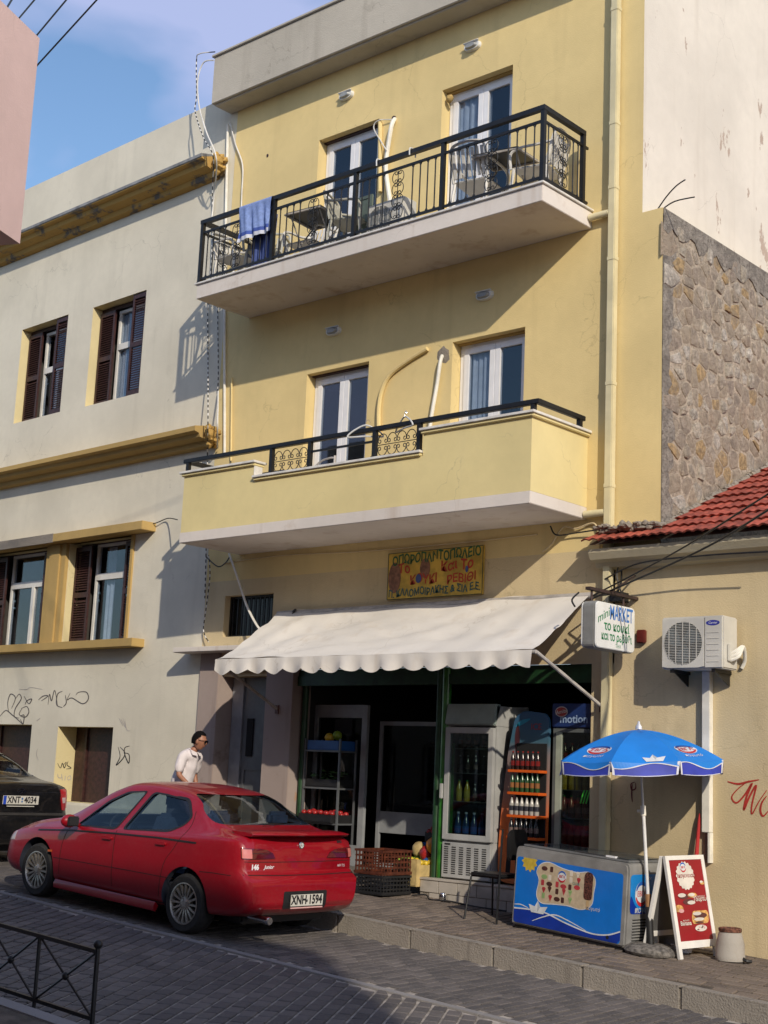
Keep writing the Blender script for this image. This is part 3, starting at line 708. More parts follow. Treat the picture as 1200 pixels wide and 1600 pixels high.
# parapet stays flush; cornices
def cornice(z0, z1, x1, prof, nm, mats):
    m = LMB(); n = len(prof)
    vs = [(-9.5, -p[0], p[1]) for p in prof]+[(x1, -p[0], p[1]) for p in prof]
    m.add(vs, [(i, i+1, n+i+1, n+i) for i in range(n-1)]+[tuple(range(n, 2*n))]); return m.build(nm, mats, LB)
xe = lx(325, 243, .3)[0]; xe = min(xe, -.45)
cornice(0, 0, xe, [(0, 10.16), (.10, 10.18), (.12, 10.25), (.26, 10.29), (.28, 10.36), (.36, 10.38), (.36, 10.40), (.0, 10.52)], 'upper_cornice', M_ochre)
cornice(0, 0, xe, [(.36, 10.39), (.375, 10.40), (.375, 10.445), (.05, 10.53), (0, 10.53)], 'cornice_flashing', plain('grey_flashing', (.22, .22, .22), .6, var=.3))
xe2 = lx(308, 668, .3)[0]
cornice(0, 0, xe2, [(0, 6.03), (.10, 6.05), (.11, 6.12), (.24, 6.15), (.26, 6.20), (.34, 6.22), (.34, 6.29), (.02, 6.35), (0, 6.35)], 'lower_cornice', M_ochre_d)
for zc, xx in ((10.36, xe), (6.2, xe2)):
    m = LMB(); rg = random.Random(3)
    for i in range(16): m.blob((xx+rg.uniform(.0, .22), -rg.uniform(.0, .22), zc+rg.uniform(-.17, .12)), rg.uniform(.04, .09), rg, .3, 1)
    m.build('broken_cornice_end', M_ochre, LB)
def shutter(l, r, b, t, y, nm='shutter'):
    m = LMB(); framebox(m, l, r, b, t, y, y+.035, .045, wb=.08, wt=.07); m.box(l+.045, r-.045, y, y+.035, (b+t)/2-.04, (b+t)/2+.04)
    z = b+.09
    while z < t-.08:
        if abs(z-(b+t)/2) > .06: m.add([(l+.04, y+.002, z-.018), (r-.04, y+.002, z-.018), (r-.04, y+.030, z+.018), (l+.04, y+.030, z+.018)], [(0, 1, 2, 3)])
        z += .038
    return m.build(nm, M_brown, LB)
def casement(l, r, b, t, y, tr, mid=True, cur=None, open_=False, lo=None):
    m = LMB(); framebox(m, l, r, b, t, y, y+.06, .05); m.box(l+.05, r-.05, y-.01, y+.06, tr-.05, tr+.05)
    f = m.build('window', M_wpaint, LB)
    m = LMB(); m.box(l+.05, r-.05, y+.03, y+.036, tr+.05, t-.05); m.build('pane', M_pane, f)
    if mid:
        m = LMB(); c = (l+r)/2; m.box(c-.035, c+.035, y-.015, y+.05, b+.05, tr-.05); m.build('sash', M_wpaint, f)
    m = LMB(); m.box(l+.05, (l+r)/2 if open_ else r-.05, y+.02, y+.026, b+.05, tr-.05); m.build('pane', M_pane, f)
    for q in cur or []:
        m = LMB(); curtain(m, q[0], q[1], b+.03, t-.06, y+.065, .014); m.build('curtain', M_curt, f)
for w, tr in ((w2, 8.10), (w1, 8.06)):
    l, r, b, t = w
    m = LMB(); framebox(m, l, r, b, t-.002, .18, .22, .06, wb=.02); m.build('shutter_frame', M_brown, LB)
    shutter(l+.04, l+.44, b+.005, t-.09, .13); shutter(r-.36, r-.003, b+.005, t-.01, .02)
    casement(l+.40, r-.04, b, t-.08, .24, tr, mid=(w is w1), cur=[(l+.42, r-.35)] if w is w2 else [(l+.95, r-.1)], open_=(w is w1))
for w in (w3, w4):
    l, r, b, t = w
    shutter(l+.0, l+.42, b+.005, t-.05, .12); shutter(r-.36, r-.10, b+.005, t-.05, .14)
    casement(l+.40, r-.06, b+.003, t-.01, .24, 4.40, mid=(w is w4), cur=[(l+.62, l+.85)] if w is w3 else [(r-.55, r-.2)])
for l, r, b, t in (w1, w2, w3, w4):
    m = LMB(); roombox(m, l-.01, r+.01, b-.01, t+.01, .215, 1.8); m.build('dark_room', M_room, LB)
    m = LMB(); m.box(l-.001, r+.001, .222, .23, t-.02, t+.05); m.build('window_head', M_brown, LB)
# lintel slab, sill, pillar
xs_ = lx(222, 817, .25)[0]; m = LMB(); m.box(-9.5, xs_, -.25, .1, 4.93, 5.06); m.build('lintel_slab', [M_ochre_d], LB, bev=.006)
m = LMB(); m.box(-9.5, lx(82, 850, .25)[0], -.254, -.22, 4.925, 5.065); m.build('grey_lintel_patch', M_cement, LB)
m = LMB(); m.box(-9.5, lx(207, 1011, .2)[0], -.22, .12, 3.24, 3.36); m.build('sill', M_ochre_d, LB, bev=.006)
m = LMB(); m.box(w4[1]+.01, w3[0]-.01, -.06, .05, 3.362, 4.928); m.box(w4[1]+.14, w3[0]-.14, -.09, -.06, 3.363, 4.927); m.build('pillar', M_ochre_d, LB, bev=.006)
m = LMB(); m.box(w3[1], w3[1]+.06, -.03, .0, 3.362, 4.928); m.build('jamb_trim', M_ochre_d, LB)
for w in (g1, g0):
    l, r, b, t = w[:4]
    m = LMB(); m.box(l, r-.28, .34, .40, b, t); m.box(l+.28, l+.33, .31, .34, b, t); f = m.build('basement_shutter', M_brown, LB)
    m = LMB(); m.box(r-.24, r-.16, .30, .36, b, t-.1); m.build('window_frame', plain('grey_window_frame', (.16, .17, .19), .5), f)
    m = LMB(); m.box(l, r, .43, .44, b, t); m.build('dark_room', M_dark, f)
m = LMB(); m.box(-9.5, -1.2, -.06, .0, -.3, .96); m.build('plinth', M_cream, LB, bev=.01)
# graffiti on the wall
M_gr = plain('grey_spray_paint', (.10, .09, .09), .8); M_grb = plain('black_spray_paint', (.015, .015, .02), .7); M_grr = plain('red_spray_paint', (.42, .03, .02), .7)
M_grf = plain('faded_spray_paint', (.42, .38, .36), .8)
def graffiti(strokes, px_w, mat, plane='L', name='graffiti'):
    m = MB()
    for st in strokes:
        pts = crv(st, 6)
        def fn(x, y):
            if plane == 'L': return onPl(x, y, P0-NL*.004, NL)
            return onY(x, y, -.004)
        ribbon(m, pts, px_w, fn)
    return m.build(name, mat, LB if plane == 'L' else RB)
T = lambda pts, ox, oy, k: [(ox+x/k, oy+y/k) for x, y in pts]
c8 = lambda *s: [T(q, 0, 1020, 3.333) for q in s]
graffiti(c8([(0, 330), (30, 300), (60, 320), (95, 350), (120, 375)], [(45, 310), (40, 260), (55, 215), (80, 235), (60, 290)], [(80, 240), (100, 215), (110, 240), (80, 290), (75, 330), (100, 340)],
    [(110, 290), (140, 280), (150, 310), (130, 335), (100, 320), (115, 290)], [(125, 225), (150, 265), (165, 240), (140, 250), (130, 270)], [(105, 330), (125, 325), (120, 370), (105, 345)],
    [(200, 245), (225, 225), (250, 225), (215, 250)], [(250, 270), (258, 215), (268, 250), (285, 195), (300, 275)], [(325, 200), (300, 215), (295, 270), (325, 285)], [(340, 220), (345, 260), (330, 280)],
    [(365, 210), (350, 245), (375, 235), (430, 265), (460, 240), (450, 205), (410, 205), (395, 220)]), 1.5, M_gr)
graffiti(c8([(615, 490), (625, 540), (605, 585), (640, 550), (650, 520), (625, 490)], [(675, 485), (650, 495), (650, 530), (670, 575), (672, 530), (645, 520)]), 1.5, M_grb)
graffiti(c8([(620, 340), (640, 380)], [(630, 345), (655, 390), (640, 340)], [(650, 345), (660, 400), (680, 405)], [(190, 355), (210, 340)], [(195, 500), (190, 530), (200, 560)], [(100, 190), (140, 190), (160, 180), (220, 190)]), .9, M_grf)
def gfr(mb_pts, mat):   # tags on the lit reveal of the basement window
    m = MB(); O = XF @ Vector((g1[0]+.004, 0, 0)); n = XF.to_3x3() @ Vector((1, 0, 0))
    for st in mb_pts: ribbon(m, crv(st, 5), 1.3, lambda x, y: onPl(x, y, O, n))
    m.build('graffiti', mat, LB)
gfr(c8([(300, 575), (315, 600), (325, 575), (335, 600), (345, 570), (330, 585)], [(355, 565), (350, 585), (370, 600), (345, 605)]), M_grb)
gfr(c8([(300, 630), (305, 650), (325, 650)], [(320, 630), (325, 665)], [(340, 640), (338, 665)], [(350, 650), (365, 640), (370, 655), (355, 662), (350, 650)]), M_grf)

# ================================================ the one-storey building on the right with tiled roof
RB = thing('corner_house', 'low beige building with red tiled roof and red graffiti right of the shop', 'building', (-4, 0, 0))
mb = MB(); wall(mb, -8.088, 5, -.6, 3.98, .0, [], 0); mb.build('wall', M_yel2, RB)
def rz_(y): return 4.12+.46*(y+.34)     # roof plane
mb = MB(); prof = [(0, 3.86), (.10, 3.88), (.12, 3.93), (.22, 3.95), (.26, 4.02), (.26, 4.06), (.0, 4.08)]
n = len(prof); mb.add([(-8.27, -p[0], p[1]) for p in prof]+[(5, -p[0], p[1]) for p in prof], [(i, i+1, n+i+1, n+i) for i in range(n-1)]+[tuple(range(n))[::-1]])
mb.build('cornice', plaster('cream_cornice', (.50, .44, .31), stain=(.25, .2, .13), amount=.4, streak=.3), RB)
RF = MB(); RF.add([(-8.27, -.27, rz_(-.27)-.05), (5, -.27, rz_(-.27)-.05), (5, .0, rz_(0)-.05), (-8.27, .0, rz_(0)-.05), (-7.53, 0, rz_(0)-.05), (-7.53, 4.5, rz_(4.5)-.05), (5, 4.5, rz_(4.5)-.05)],
   [(0, 1, 2, 4, 3), (4, 2, 6, 5)]); ROOF = RF.build('roof', M_cement, RB)
tm = MB(); tw, tl, n = .205, .385, 12; prof = []
for i in range(n+1):
    u = i/n; prof.append((u*tw, .017*(.5-.5*math.cos(2*PI*2*u))**.7))
cs, sn = math.cos(math.atan(.46)), math.sin(math.atan(.46))
vs = []
for v0, lift in ((0, .030), (tl, .0)):
    for u, h in prof: vs.append((u, v0*cs-(h+lift)*sn, v0*sn+(h+lift)*cs))
k = n+1
for u, h in prof: vs.append((u, -(h+lift-.0+.012)*sn*0+0, (h+.030-.016)*cs))
fs = [(i, i+1, k+i+1, k+i) for i in range(n)]+[(2*k+i, 2*k+i+1, i+1, i) for i in range(n)]
tm.add(vs, fs); tme, _ = tm.mesh('roof_tile', M_tile, center=False, smooth=True, angle=50)
rgt = random.Random(8); row = 0; y = -.36; far = MB(); cnt = 0
pl_ = []
while y < 3.9:
    x = -8.29 if y < -.05 else -7.50
    while x < -3.4:
        pl_.append((x, y)); x += tw
    y += .31*cs
def inview(x, y):
    p = topx((x, y, rz_(y))); return -20 < p[0] < 1260 and 650 < p[1] < 900
for x, y in pl_:
    T_ = Matrix.Translation((x, y+rgt.uniform(-.008, .008), rz_(y)+rgt.uniform(-.003, .004))) @ Matrix.Rotation(rgt.uniform(-.012, .012), 4, 'Z')
    if inview(x, y) and cnt < 290: inst('roof_tile', tme, ROOF, T_); cnt += 1
    else: far.add([T_ @ Vector(v) for v in vs], fs)
far.build('roof_tiles', M_tile, ROOF, smooth=True, kind='stuff')
s = MB(); rg = random.Random(6)
for i in range(60):
    u = rg.random(); s.blob((-8.18+u*.72, -.12-rg.uniform(0, .10)+.1*u, rz_(-.1)+.02+rg.uniform(-.01, .05)+.03*math.sin(u*3)), (rg.uniform(.03, .07), rg.uniform(.03, .06), rg.uniform(.02, .045)), rg, .35, 1)
s.build('cement_rubble', M_cement, RB, kind='stuff')
s = MB()
for i in range(40):
    y = .0+2.9*i/40; s.blob((-7.51, y, rz_(y)+.02), (.05, .06, .045), rg, .35, 1)
s.build('cement_fillet', M_cement, RB, kind='stuff')
graffiti([T(q, 1000, 1180, 4.57) for q in ([(625, 188), (700, 205), (770, 190), (850, 175)], [(780, 180), (700, 240), (655, 300), (690, 340), (750, 280), (800, 200), (760, 300), (742, 390), (780, 300), (830, 215), (800, 350), (800, 420), (850, 330), (905, 250)],
   [(905, 290), (870, 340), (860, 400), (880, 435), (914, 400)])], 3.2, M_grr, 'R')
graffiti([[(992, 1222), (986, 1225), (987, 1234), (993, 1232), (993, 1223)], [(988, 1225), (987, 1240), (988, 1253)]], 2.2, plain('maroon_spray_paint', (.13, .015, .02), .7), 'R')
s = MB(); s.box(-8.0, -7.98, -.001, -.012, 0, .001)
# small red alarm box next to the sign
t = thing('alarm_box', 'small dark red box on the wall right of the hanging market sign', 'box', (-7.72, 0, 3.1))
s = MB(); s.box(-7.79, -7.69, -.06, -.002, 3.06, 3.20); s.build('casing', plain('dark_red_plastic', (.12, .015, .012), .5), t, bev=.01)

# ================================================ pink building corner, this side of the street
tc_ = 12.0; C0 = CAM+ray(62, 60)*(tc_/1.0)
pd = ray(1273, 1080); pd.z = 0; pd.normalize()           # direction in which the face recedes
pn = Vector((pd.y, -pd.x, 0))
PB = thing('pink_building', 'pink overhanging upper storey at the top left edge of the picture', 'building', (C0.x, C0.y, C0.z-2))
d_ = ray(25, 380); zb = CAM.z+d_.z*((Vector((C0.x, C0.y, 0))-Vector((CAM.x, CAM.y, 0))).length/Vector((d_.x, d_.y, 0)).length)
A = Vector((C0.x, C0.y, 0)); B = A-pd*5; Cc = B-pn*5; Dd = A-pn*5
mb = MB(); mb.prism([(A.x, A.y), (B.x, B.y), (Cc.x, Cc.y), (Dd.x, Dd.y)], lambda u, v, w: (u, v, w), zb, C0.z)
mb.build('upper_storey', M_pink, PB)
A2 = A-pn*.9-pd*.0; 
q = [A-pn*1.2-pd*.6, B-pn*1.2, Cc, Dd-pd*.6]
mb = MB(); mb.prism([(p.x, p.y) for p in q], lambda u, v, w: (u, v, w), -.5, zb-.001); mb.build('lower_storey', M_pink, PB)

# ================================================ the row of houses across the street, behind the camera (its roofline shades the near half of the road)
M_dpane = plain('dark_pane', (.02, .025, .03), .1)
for x0, x1, h_, cl_, lab in ((-27, -12.5, 10.6, (.42, .36, .28), 'beige three-storey house across the street, left of the two'), (-12.4, 8, 11.1, (.40, .38, .34), 'grey three-storey house across the street, right of the two')):
    OB = thing('opposite_house', lab, 'building', ((x0+x1)/2, -14.5, -.3)); mo = plaster('opposite_render', cl_, amount=.2)
    hs = [(x0+.9+2.2*i, x0+1.9+2.2*i, z, z+1.5) for i in range(int((x1-x0)/2.2)) for z in (.9, 4.2, 7.6) if x0+1.9+2.2*i < x1-.3]
    m = MB(); m.xf = Matrix.Translation((0, -14.5, 0)) @ Matrix.Rotation(PI, 4, 'Z'); wall(m, -x1, -x0, -1.2, h_, 0, [(-b, -a, c, d_) for a, b, c, d_ in hs], .2)
    m.xf = None; m.box(x0, x1, -22, -14.72, -1.2, h_-.02); m.build('wall', mo, OB)
    for a, b, c, d_ in hs:
        m = MB(); framebox(m, a, b, c, d_, -14.70, -14.64, .06); m.box((a+b)/2-.03, (a+b)/2+.03, -14.70, -14.64, c+.06, d_-.06); f = m.build('window', M_wpaint, OB)
        m = MB(); m.box(a+.06, b-.06, -14.69, -14.685, c+.06, d_-.06); m.build('pane', M_dpane, f)
# ================================================ cables
def cable(pts, r, mat, label, grp=None, k=8):
    s = MB(); s.tube(crv([tuple(p) for p in pts], k), r, 5); o = s.build('cable', mat, None, smooth=True); tag(o, label, 'cable', grp); return o
Q = lambda x, y, d=.05: onPl(x, y, P0-NL*d, NL)
cable([onY(336, 81, -.3), onY(312, 84, -.35), onY(307, 95, -.3), Q(307, 150, .3), Q(305, 175, .3), Q(318, 215, .4), Q(333, 245, .42), Q(332, 300, .06), Q(331, 400, .05), Q(325, 480, .04), Q(325, 560, .04), Q(325, 650, .38), Q(324, 720, .05), Q(322, 860, .04), Q(320, 935, .04)], .009, M_dash, 'black and white striped cable looping from the parapet down the wall joint')
cable([onY(334, 94, -.3), onY(318, 98, -.3), onY(309, 125, -.3), Q(311, 165, .3), Q(322, 205, .4), Q(338, 248, .42), Q(335, 300, .06), Q(331, 340, .05)], .011, M_wcable, 'thin white cable beside the striped one near the parapet')
cable([Q(340, 480, .03), Q(341, 580, .03), Q(340, 610, .03)], .008, M_dash, 'short striped cable below the upper balcony end')
cable([Q(341, 612, .03), Q(340, 660, .36), Q(340, 700, .05)], .012, M_wcable, 'white cable crossing the end of the lower cornice')
s = MB(); s.tube(crv([onY(359, 190, -.02), onY(368, 225, -.03), onY(379, 258, -.04), onY(378, 300, -.04), onY(376, 350, -.04)], 5), .011, 5); tag(s.build('cable', M_wcable, None, smooth=True), 'white cable bending down the yellow wall behind the towel', 'cable')
s = MB(); s.tube([onY(356, 195, -.03), onY(353, 330, -.03), onY(351, 480, -.03), onY(351, 710, -.03)], .02, 6); tag(s.build('downpipe', M_wpipe, None, smooth=True), 'narrow white pipe down the joint of the two buildings', 'pipe')
s = MB(); s.tube([onY(362, 590, -.03), onY(361, 720, -.03)], .014, 6); tag(s.build('conduit', M_yel, None, smooth=True), 'short yellow conduit above the left end of the lower balcony', 'pipe')
cable([Q(219, 815, .05), Q(240, 818, .05), Q(262, 810, .05), Q(277, 812, .3)], .008, M_cable, 'dark cable from the ochre lintel to the lower balcony')
cable([onY(326, 868, -.05), onY(328, 900, -.05), onY(322, 950, -.05), onY(318, 985, -.06), onY(326, 1003, -.1)], .008, M_dash, 'cable hanging down to the small concrete canopy')
cable([onY(322, 870, -.1), onY(340, 885, -.1), onY(352, 880, -.05), onY(360, 868, -.05)], .009, M_cable, 'dark cable sagging under the left corner of the lower balcony')
cable([onY(358, 865, -.05), onY(372, 905, -.1), onY(385, 945, -.2), onY(400, 975, -.3), onY(412, 990, -.4)], .017, M_wpipe, 'white hose running from the balcony soffit to the awning')
cable([onY(350, 880, -.01), onY(440, 868, -.01), onY(560, 862, -.01), onY(700, 850, -.01), onY(840, 835, -.01)], .008, M_yel2, 'thin painted cable along the wall below the lower balcony')
cable([onY(860, 822, -.05), onY(870, 836, -.05), onY(905, 832, -.05), onY(940, 828, -.08), onY(958, 835, -.12)], .009, M_cable, 'dark cable pair right of the lower balcony end')
cable([onY(848, 862, -.03), onY(862, 850, -.03), onY(880, 824, -.03), onY(900, 826, -.03), onY(928, 818, -.03), onY(936, 840, -.03), onY(937, 870, -.03)], .011, M_yel2, 'beige cable loop on the wall above the awning end')
e1 = Vector((-8.15, -.35, 3.54))
cable([e1, onY(1060, 860, -1.0)+Vector((0, 0, 0)), onY(1200, 772, -1.9), onY(1330, 690, -2.9)], .009, M_cable, 'upper black power cable running from the shop bracket to the right', 'power cables over the tiled roof')
cable([e1+Vector((.0, -.03, -.04)), onY(1090, 862, -1.2), onY(1200, 797, -2.0), onY(1350, 700, -3)], .011, M_cable, 'lower black power cable running from the shop bracket to the right', 'power cables over the tiled roof')
cable([onY(945, 905, -.1), onY(1000, 880, -.3), onY(1100, 868, -.3), onY(1200, 862, -.3)], .009, M_cable, 'thin cable strung below the tiled eave')
for i, (a, b) in enumerate((((12, 10), (24, -10)), ((30, 28), (62, -10)), ((60, 52), (110, -8)), ((58, 102), (160, -10)))):
    A_ = CAM+ray(*a)*16; B_ = CAM+ray(*b)*15; D_ = B_-A_
    lab = ['first wire from the left crossing the top corner of the sky', 'second wire crossing the sky top corner', 'third wire crossing the sky top corner', 'lowest and rightmost of the wires in the sky corner'][i]
    cable([A_-D_*1.5, A_, B_, B_+D_*3], .010 if i else .012, M_cable, lab, 'overhead wires at the top left')
# ================================================ shop front
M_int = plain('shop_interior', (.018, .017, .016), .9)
M_green = plain('green_painted_steel', (.03, .16, .02), .35, var=.3, coat=.3); M_greend = plain('dark_green_steel', (.01, .045, .015), .5, var=.3)
M_alu = plain('white_aluminium', (.26, .27, .28), .4, var=.1)
SHF = .46
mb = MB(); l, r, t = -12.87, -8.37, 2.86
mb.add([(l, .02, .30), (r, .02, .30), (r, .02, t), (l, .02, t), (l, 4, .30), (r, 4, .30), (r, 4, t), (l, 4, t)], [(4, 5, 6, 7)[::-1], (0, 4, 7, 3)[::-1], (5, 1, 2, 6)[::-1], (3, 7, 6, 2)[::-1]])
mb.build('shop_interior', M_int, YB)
mb = MB(); mb.box(-12.87, -8.37, .0, 4, .0, .455); mb.build('shop_floor', plain('worn_floor', (.14, .12, .10), .6, var=.3), YB)
s = MB(); s.box(-10.55, -8.37, -.12, .0, .0, .435); st_ = s.build('shop_step', M_cement, YB)
s = MB(); s.box(-10.56, -8.36, -.14, .0, .436, .462); s.build('step_slab', M_stepT, st_, bev=.005)
for i in range(8):
    for j in range(3):
        x0 = -10.55+i*.272+(.136 if j == 1 else 0); z1 = .434-j*.135
        if x0+.05 > -8.38: continue
        s = MB(); s.box(x0+.004, min(x0+.268, -8.38), -.132, -.12, z1-.129, z1); s.build('step_tile', M_stepT, st_, bev=.003)
def post(x, w, mat, y=.0):
    s = MB(); s.tube([(x, y+.06, .455), (x, y+.06, 2.86)], w/2, 12); return s.build('steel_post', mat, YB, smooth=True)
post(-10.50, .09, M_greend); post(-10.405, .11, M_green); post(-12.80, .08, M_greend, .08)
s = MB(); s.box(-12.85, -8.38, .03, .12, 2.66, 2.78); s.build('lintel_beam', M_greend, YB)
s = MB(); s.box(-12.85, -8.38, .05, .11, 2.78, 2.86); s.build('shutter_box', M_greend, YB)
# white aluminium shopfront: open door leaf, fixed pane with base panel
s = MB(); framebox(s, onY(492, 1102, .42).x, -11.95, .46, 2.44, .40, .45, .09, wt=.16, wb=.25); dl = s.build('glazed_door', M_alu, YB, bev=.004)
s = MB(); s.box(onY(492, 1102, .42).x+.09, -12.04, .42, .426, .71, 2.28); s.build('pane', M_pane2, dl)
s = MB(); s.box(-12.5, -12.2, .39, .40, 2.08, 2.26); s.build('dark_notice', M_dark, dl)
s = MB(); framebox(s, -11.93, -10.85, .47, 2.25, .62, .66, .05); s.box(-11.88, -10.90, .63, .65, .88, 1.14); fl = s.build('fixed_window', M_alu, YB)
s = MB(); s.box(-11.88, -10.90, .64, .645, 1.14, 2.2); s.build('pane', M_pane2, fl)
# ---- vegetable rack
M_wire = plain('grey_wire', (.16, .17, .18), .4, metal=.4)
VX0, VX1 = onY(476, 1200, .12).x, onY(530, 1200, .12).x
vr = thing('vegetable_rack', 'metal rack of vegetables behind the red car, left of the white glazed door', 'shelf', ((VX0+VX1)/2, .3, .46))
s = MB()
for x in (VX0, VX1):
    for y in (.12, .42): s.box(x-.012, x+.012, y-.012, y+.012, .46, 2.0)
s.build('frame', M_wire, vr)
zs = [onY(500, 1172, .12).z, onY(500, 1230, .12).z, onY(500, 1285, .12).z]
for z in zs:
    s = MB(); s.box(VX0, VX1, .10, .44, z-.02, z); s.build('shelf_board', M_wire, vr)
def fruit(c, r, mat, name, label, cat, grp, parent=None, sq=1):
    s = MB(); s.blob(c, (r, r, r*sq), jit=.03, sub=2); o = s.build(name, mat, None, smooth=True, angle=180); return tag(o, label, cat, grp)
rg = random.Random(21)
M_apple = plain('tomato_red', (.32, .02, .02), .3, var=.3, nscale=30); M_lem = plain('lemon_yellow', (.62, .42, .03), .4, nscale=40); M_lime = plain('lime_green', (.22, .34, .03), .4, nscale=40)
M_leaf = plain('leaf_green', (.03, .09, .015), .6, var=.5, nscale=30); M_or = plain('orange_skin', (.6, .22, .02), .45); M_card = plain('cardboard_print', (.45, .33, .14), .7, var=.3); M_bluec = plain('blue_plastic', (.02, .10, .32), .4)
def tray(name, label, x0, x1, y0, y1, z, h, mat, grp=None, wall_=.012):
    s = MB(); s.box(x0, x1, y0, y1, z, z+.012); s.box(x0, x0+wall_, y0, y1, z+.012, z+h); s.box(x1-wall_, x1, y0, y1, z+.012, z+h); s.box(x0+wall_, x1-wall_, y0, y0+wall_, z+.012, z+h); s.box(x0+wall_, x1-wall_, y1-wall_, y1, z+.012, z+h)
    o = s.build(name, mat, None, bev=.003); return tag(o, label, 'crate', grp)
m_ = (VX0+VX1)/2
tray('vegetable_tray', 'blue tray of pale melons on the top rack shelf', VX0+.03, VX1-.03, .12, .42, zs[0]+.002, .12, M_bluec)
for i, (fx, fy) in enumerate(((.55, .2), (.70, .25), (.40, .3))): fruit((VX0+(VX1-VX0)*fx, fy, zs[0]+.16+.03*(i == 1)), .062, M_lime if i else M_lem, 'melon', ('yellow melon at the front of the blue tray on the rack', 'topmost green melon in the blue tray on the rack', 'rear green melon in the blue tray on the rack')[i], 'melon', 'melons in the blue tray')
tray('vegetable_tray', 'dark tray of leafy greens on the middle rack shelf', VX0+.03, VX1-.03, .12, .42, zs[1]+.002, .10, M_blackp)
s = MB()
for i in range(46):
    c = Vector((rg.uniform(VX0+.06, VX1-.06), rg.uniform(.15, .38), zs[1]+rg.uniform(.08, .2))); q = Matrix.Rotation(rg.uniform(0, 6), 3, 'Z') @ Matrix.Rotation(rg.uniform(-1, 1), 3, 'X')
    s.add([c+q @ Vector(v) for v in ((-.03, 0, 0), (0, -.02, .01), (.05, 0, 0), (0, .02, .01))], [(0, 1, 2, 3)])
tag(s.build('lettuce', M_leaf, None), 'leafy greens heaped in the dark tray on the rack', 'vegetables', None, 'stuff')
tray('vegetable_tray', 'black tray of red tomatoes on the lowest rack shelf', VX0+.0, VX1-.03, .05, .42, zs[2]+.002, .10, M_blackp)
for i in range(24): fruit((VX0+.05+.085*(i % 6)*((VX1-VX0-.1)/.44), .10+.085*(i//6), zs[2]+.10+rg.uniform(-.01, .03)), .037, M_apple, 'tomato', 'red tomato in the black tray on the lowest rack shelf', 'tomato', 'tomatoes in the rack tray', sq=.85)
# small warm things in the back of the shop
s = MB()
for i in range(90):
    z = .7+.27*(i//15); s.box(-11.85+.062*(i % 15), -11.85+.062*(i % 15)+.05, 1.7, 1.78, z, z+rg.uniform(.1, .2))
tag(s.build('shelf_goods', paving('dim_packaging', (.22, .03, .02), (.06, .09, .03), (.25, .14, .03), rough=.5), None), 'dim packaged goods on shelves at the back of the shop', 'groceries', None, 'stuff')
bs = thing('back_shelving', 'dark shelving at the back of the shop holding dim packages', 'shelf', (-11.4, 1.9, .46))
for i in range(6):
    s = MB(); s.box(-11.95, -10.8, 1.65, 1.95, .68+.27*i, .70+.27*i); s.build('shelf_board', M_greend, bs)
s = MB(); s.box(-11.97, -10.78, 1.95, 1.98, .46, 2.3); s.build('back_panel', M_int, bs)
# ---- lattice crates
def lattice_crate(name, label, x0, x1, y0, y1, z, h, mat, letter=None):
    t_ = thing(name, label, 'crate', ((x0+x1)/2, (y0+y1)/2, z), 0, 'stacked plastic crates'); s = MB(); w = .014
    s.box(x0, x1, y0, y1, z, z+.01)
    for zz_ in (z+.01, z+h-.025): framebox_h(s, x0, x1, y0, y1, zz_, zz_+.025, w)
    s.build('rim', mat, t_)
    for nm, n_, f in (('front', 9, lambda u: (x0+(x1-x0)*u, y0)), ('back', 9, lambda u: (x0+(x1-x0)*u, y1-.008)), ('side', 9, lambda u: (x1-.008, y0+(y1-y0)*u)), ('side', 9, lambda u: (x0, y0+(y1-y0)*u))):
        s = MB()
        for i in range(n_):
            x, y = f((i+.5)/n_); 
            s.box(x-.007 if nm in ('front', 'back') else x, x+.007 if nm in ('front', 'back') else x+.008, y if nm in ('front', 'back') else y-.007, y+.008 if nm in ('front', 'back') else y+.007, z+.035, z+h-.025)
        for k_ in (.30, .52, .74):
            zz_ = z+h*k_
            if nm in ('front', 'back'): s.box(x0+.014, x1-.014, f(0)[1]+.002, f(0)[1]+.010, zz_-.009, zz_+.009)
            else: s.box(f(0)[0]-.001, f(0)[0]+.007, y0+.014, y1-.014, zz_-.009, zz_+.009)
        s.build('lattice_panel', mat, t_)
    return t_
def framebox_h(s, x0, x1, y0, y1, z0, z1, w):
    s.box(x0, x1, y0-.003, y0+w, z0, z1); s.box(x0, x1, y1-w, y1+.003, z0, z1); s.box(x0-.003, x0+w, y0+w, y1-w, z0, z1); s.box(x1-w, x1+.003, y0+w, y1-w, z0, z1)
M_crt = plain('brown_orange_plastic', (.085, .020, .008), .55, var=.35, nscale=12); zc_ = Hp(-10.8, -.5)
lattice_crate('plastic_crate', 'black plastic crate on the pavement beneath the brown one', -11.02, -10.585, -.74, -.24, zc_+.005, .21, M_blackp)
lattice_crate('plastic_crate', 'brown orange lattice crate standing on the black crate by the red car', -11.02, -10.585, -.74, -.24, zc_+.222, .27, M_crt)
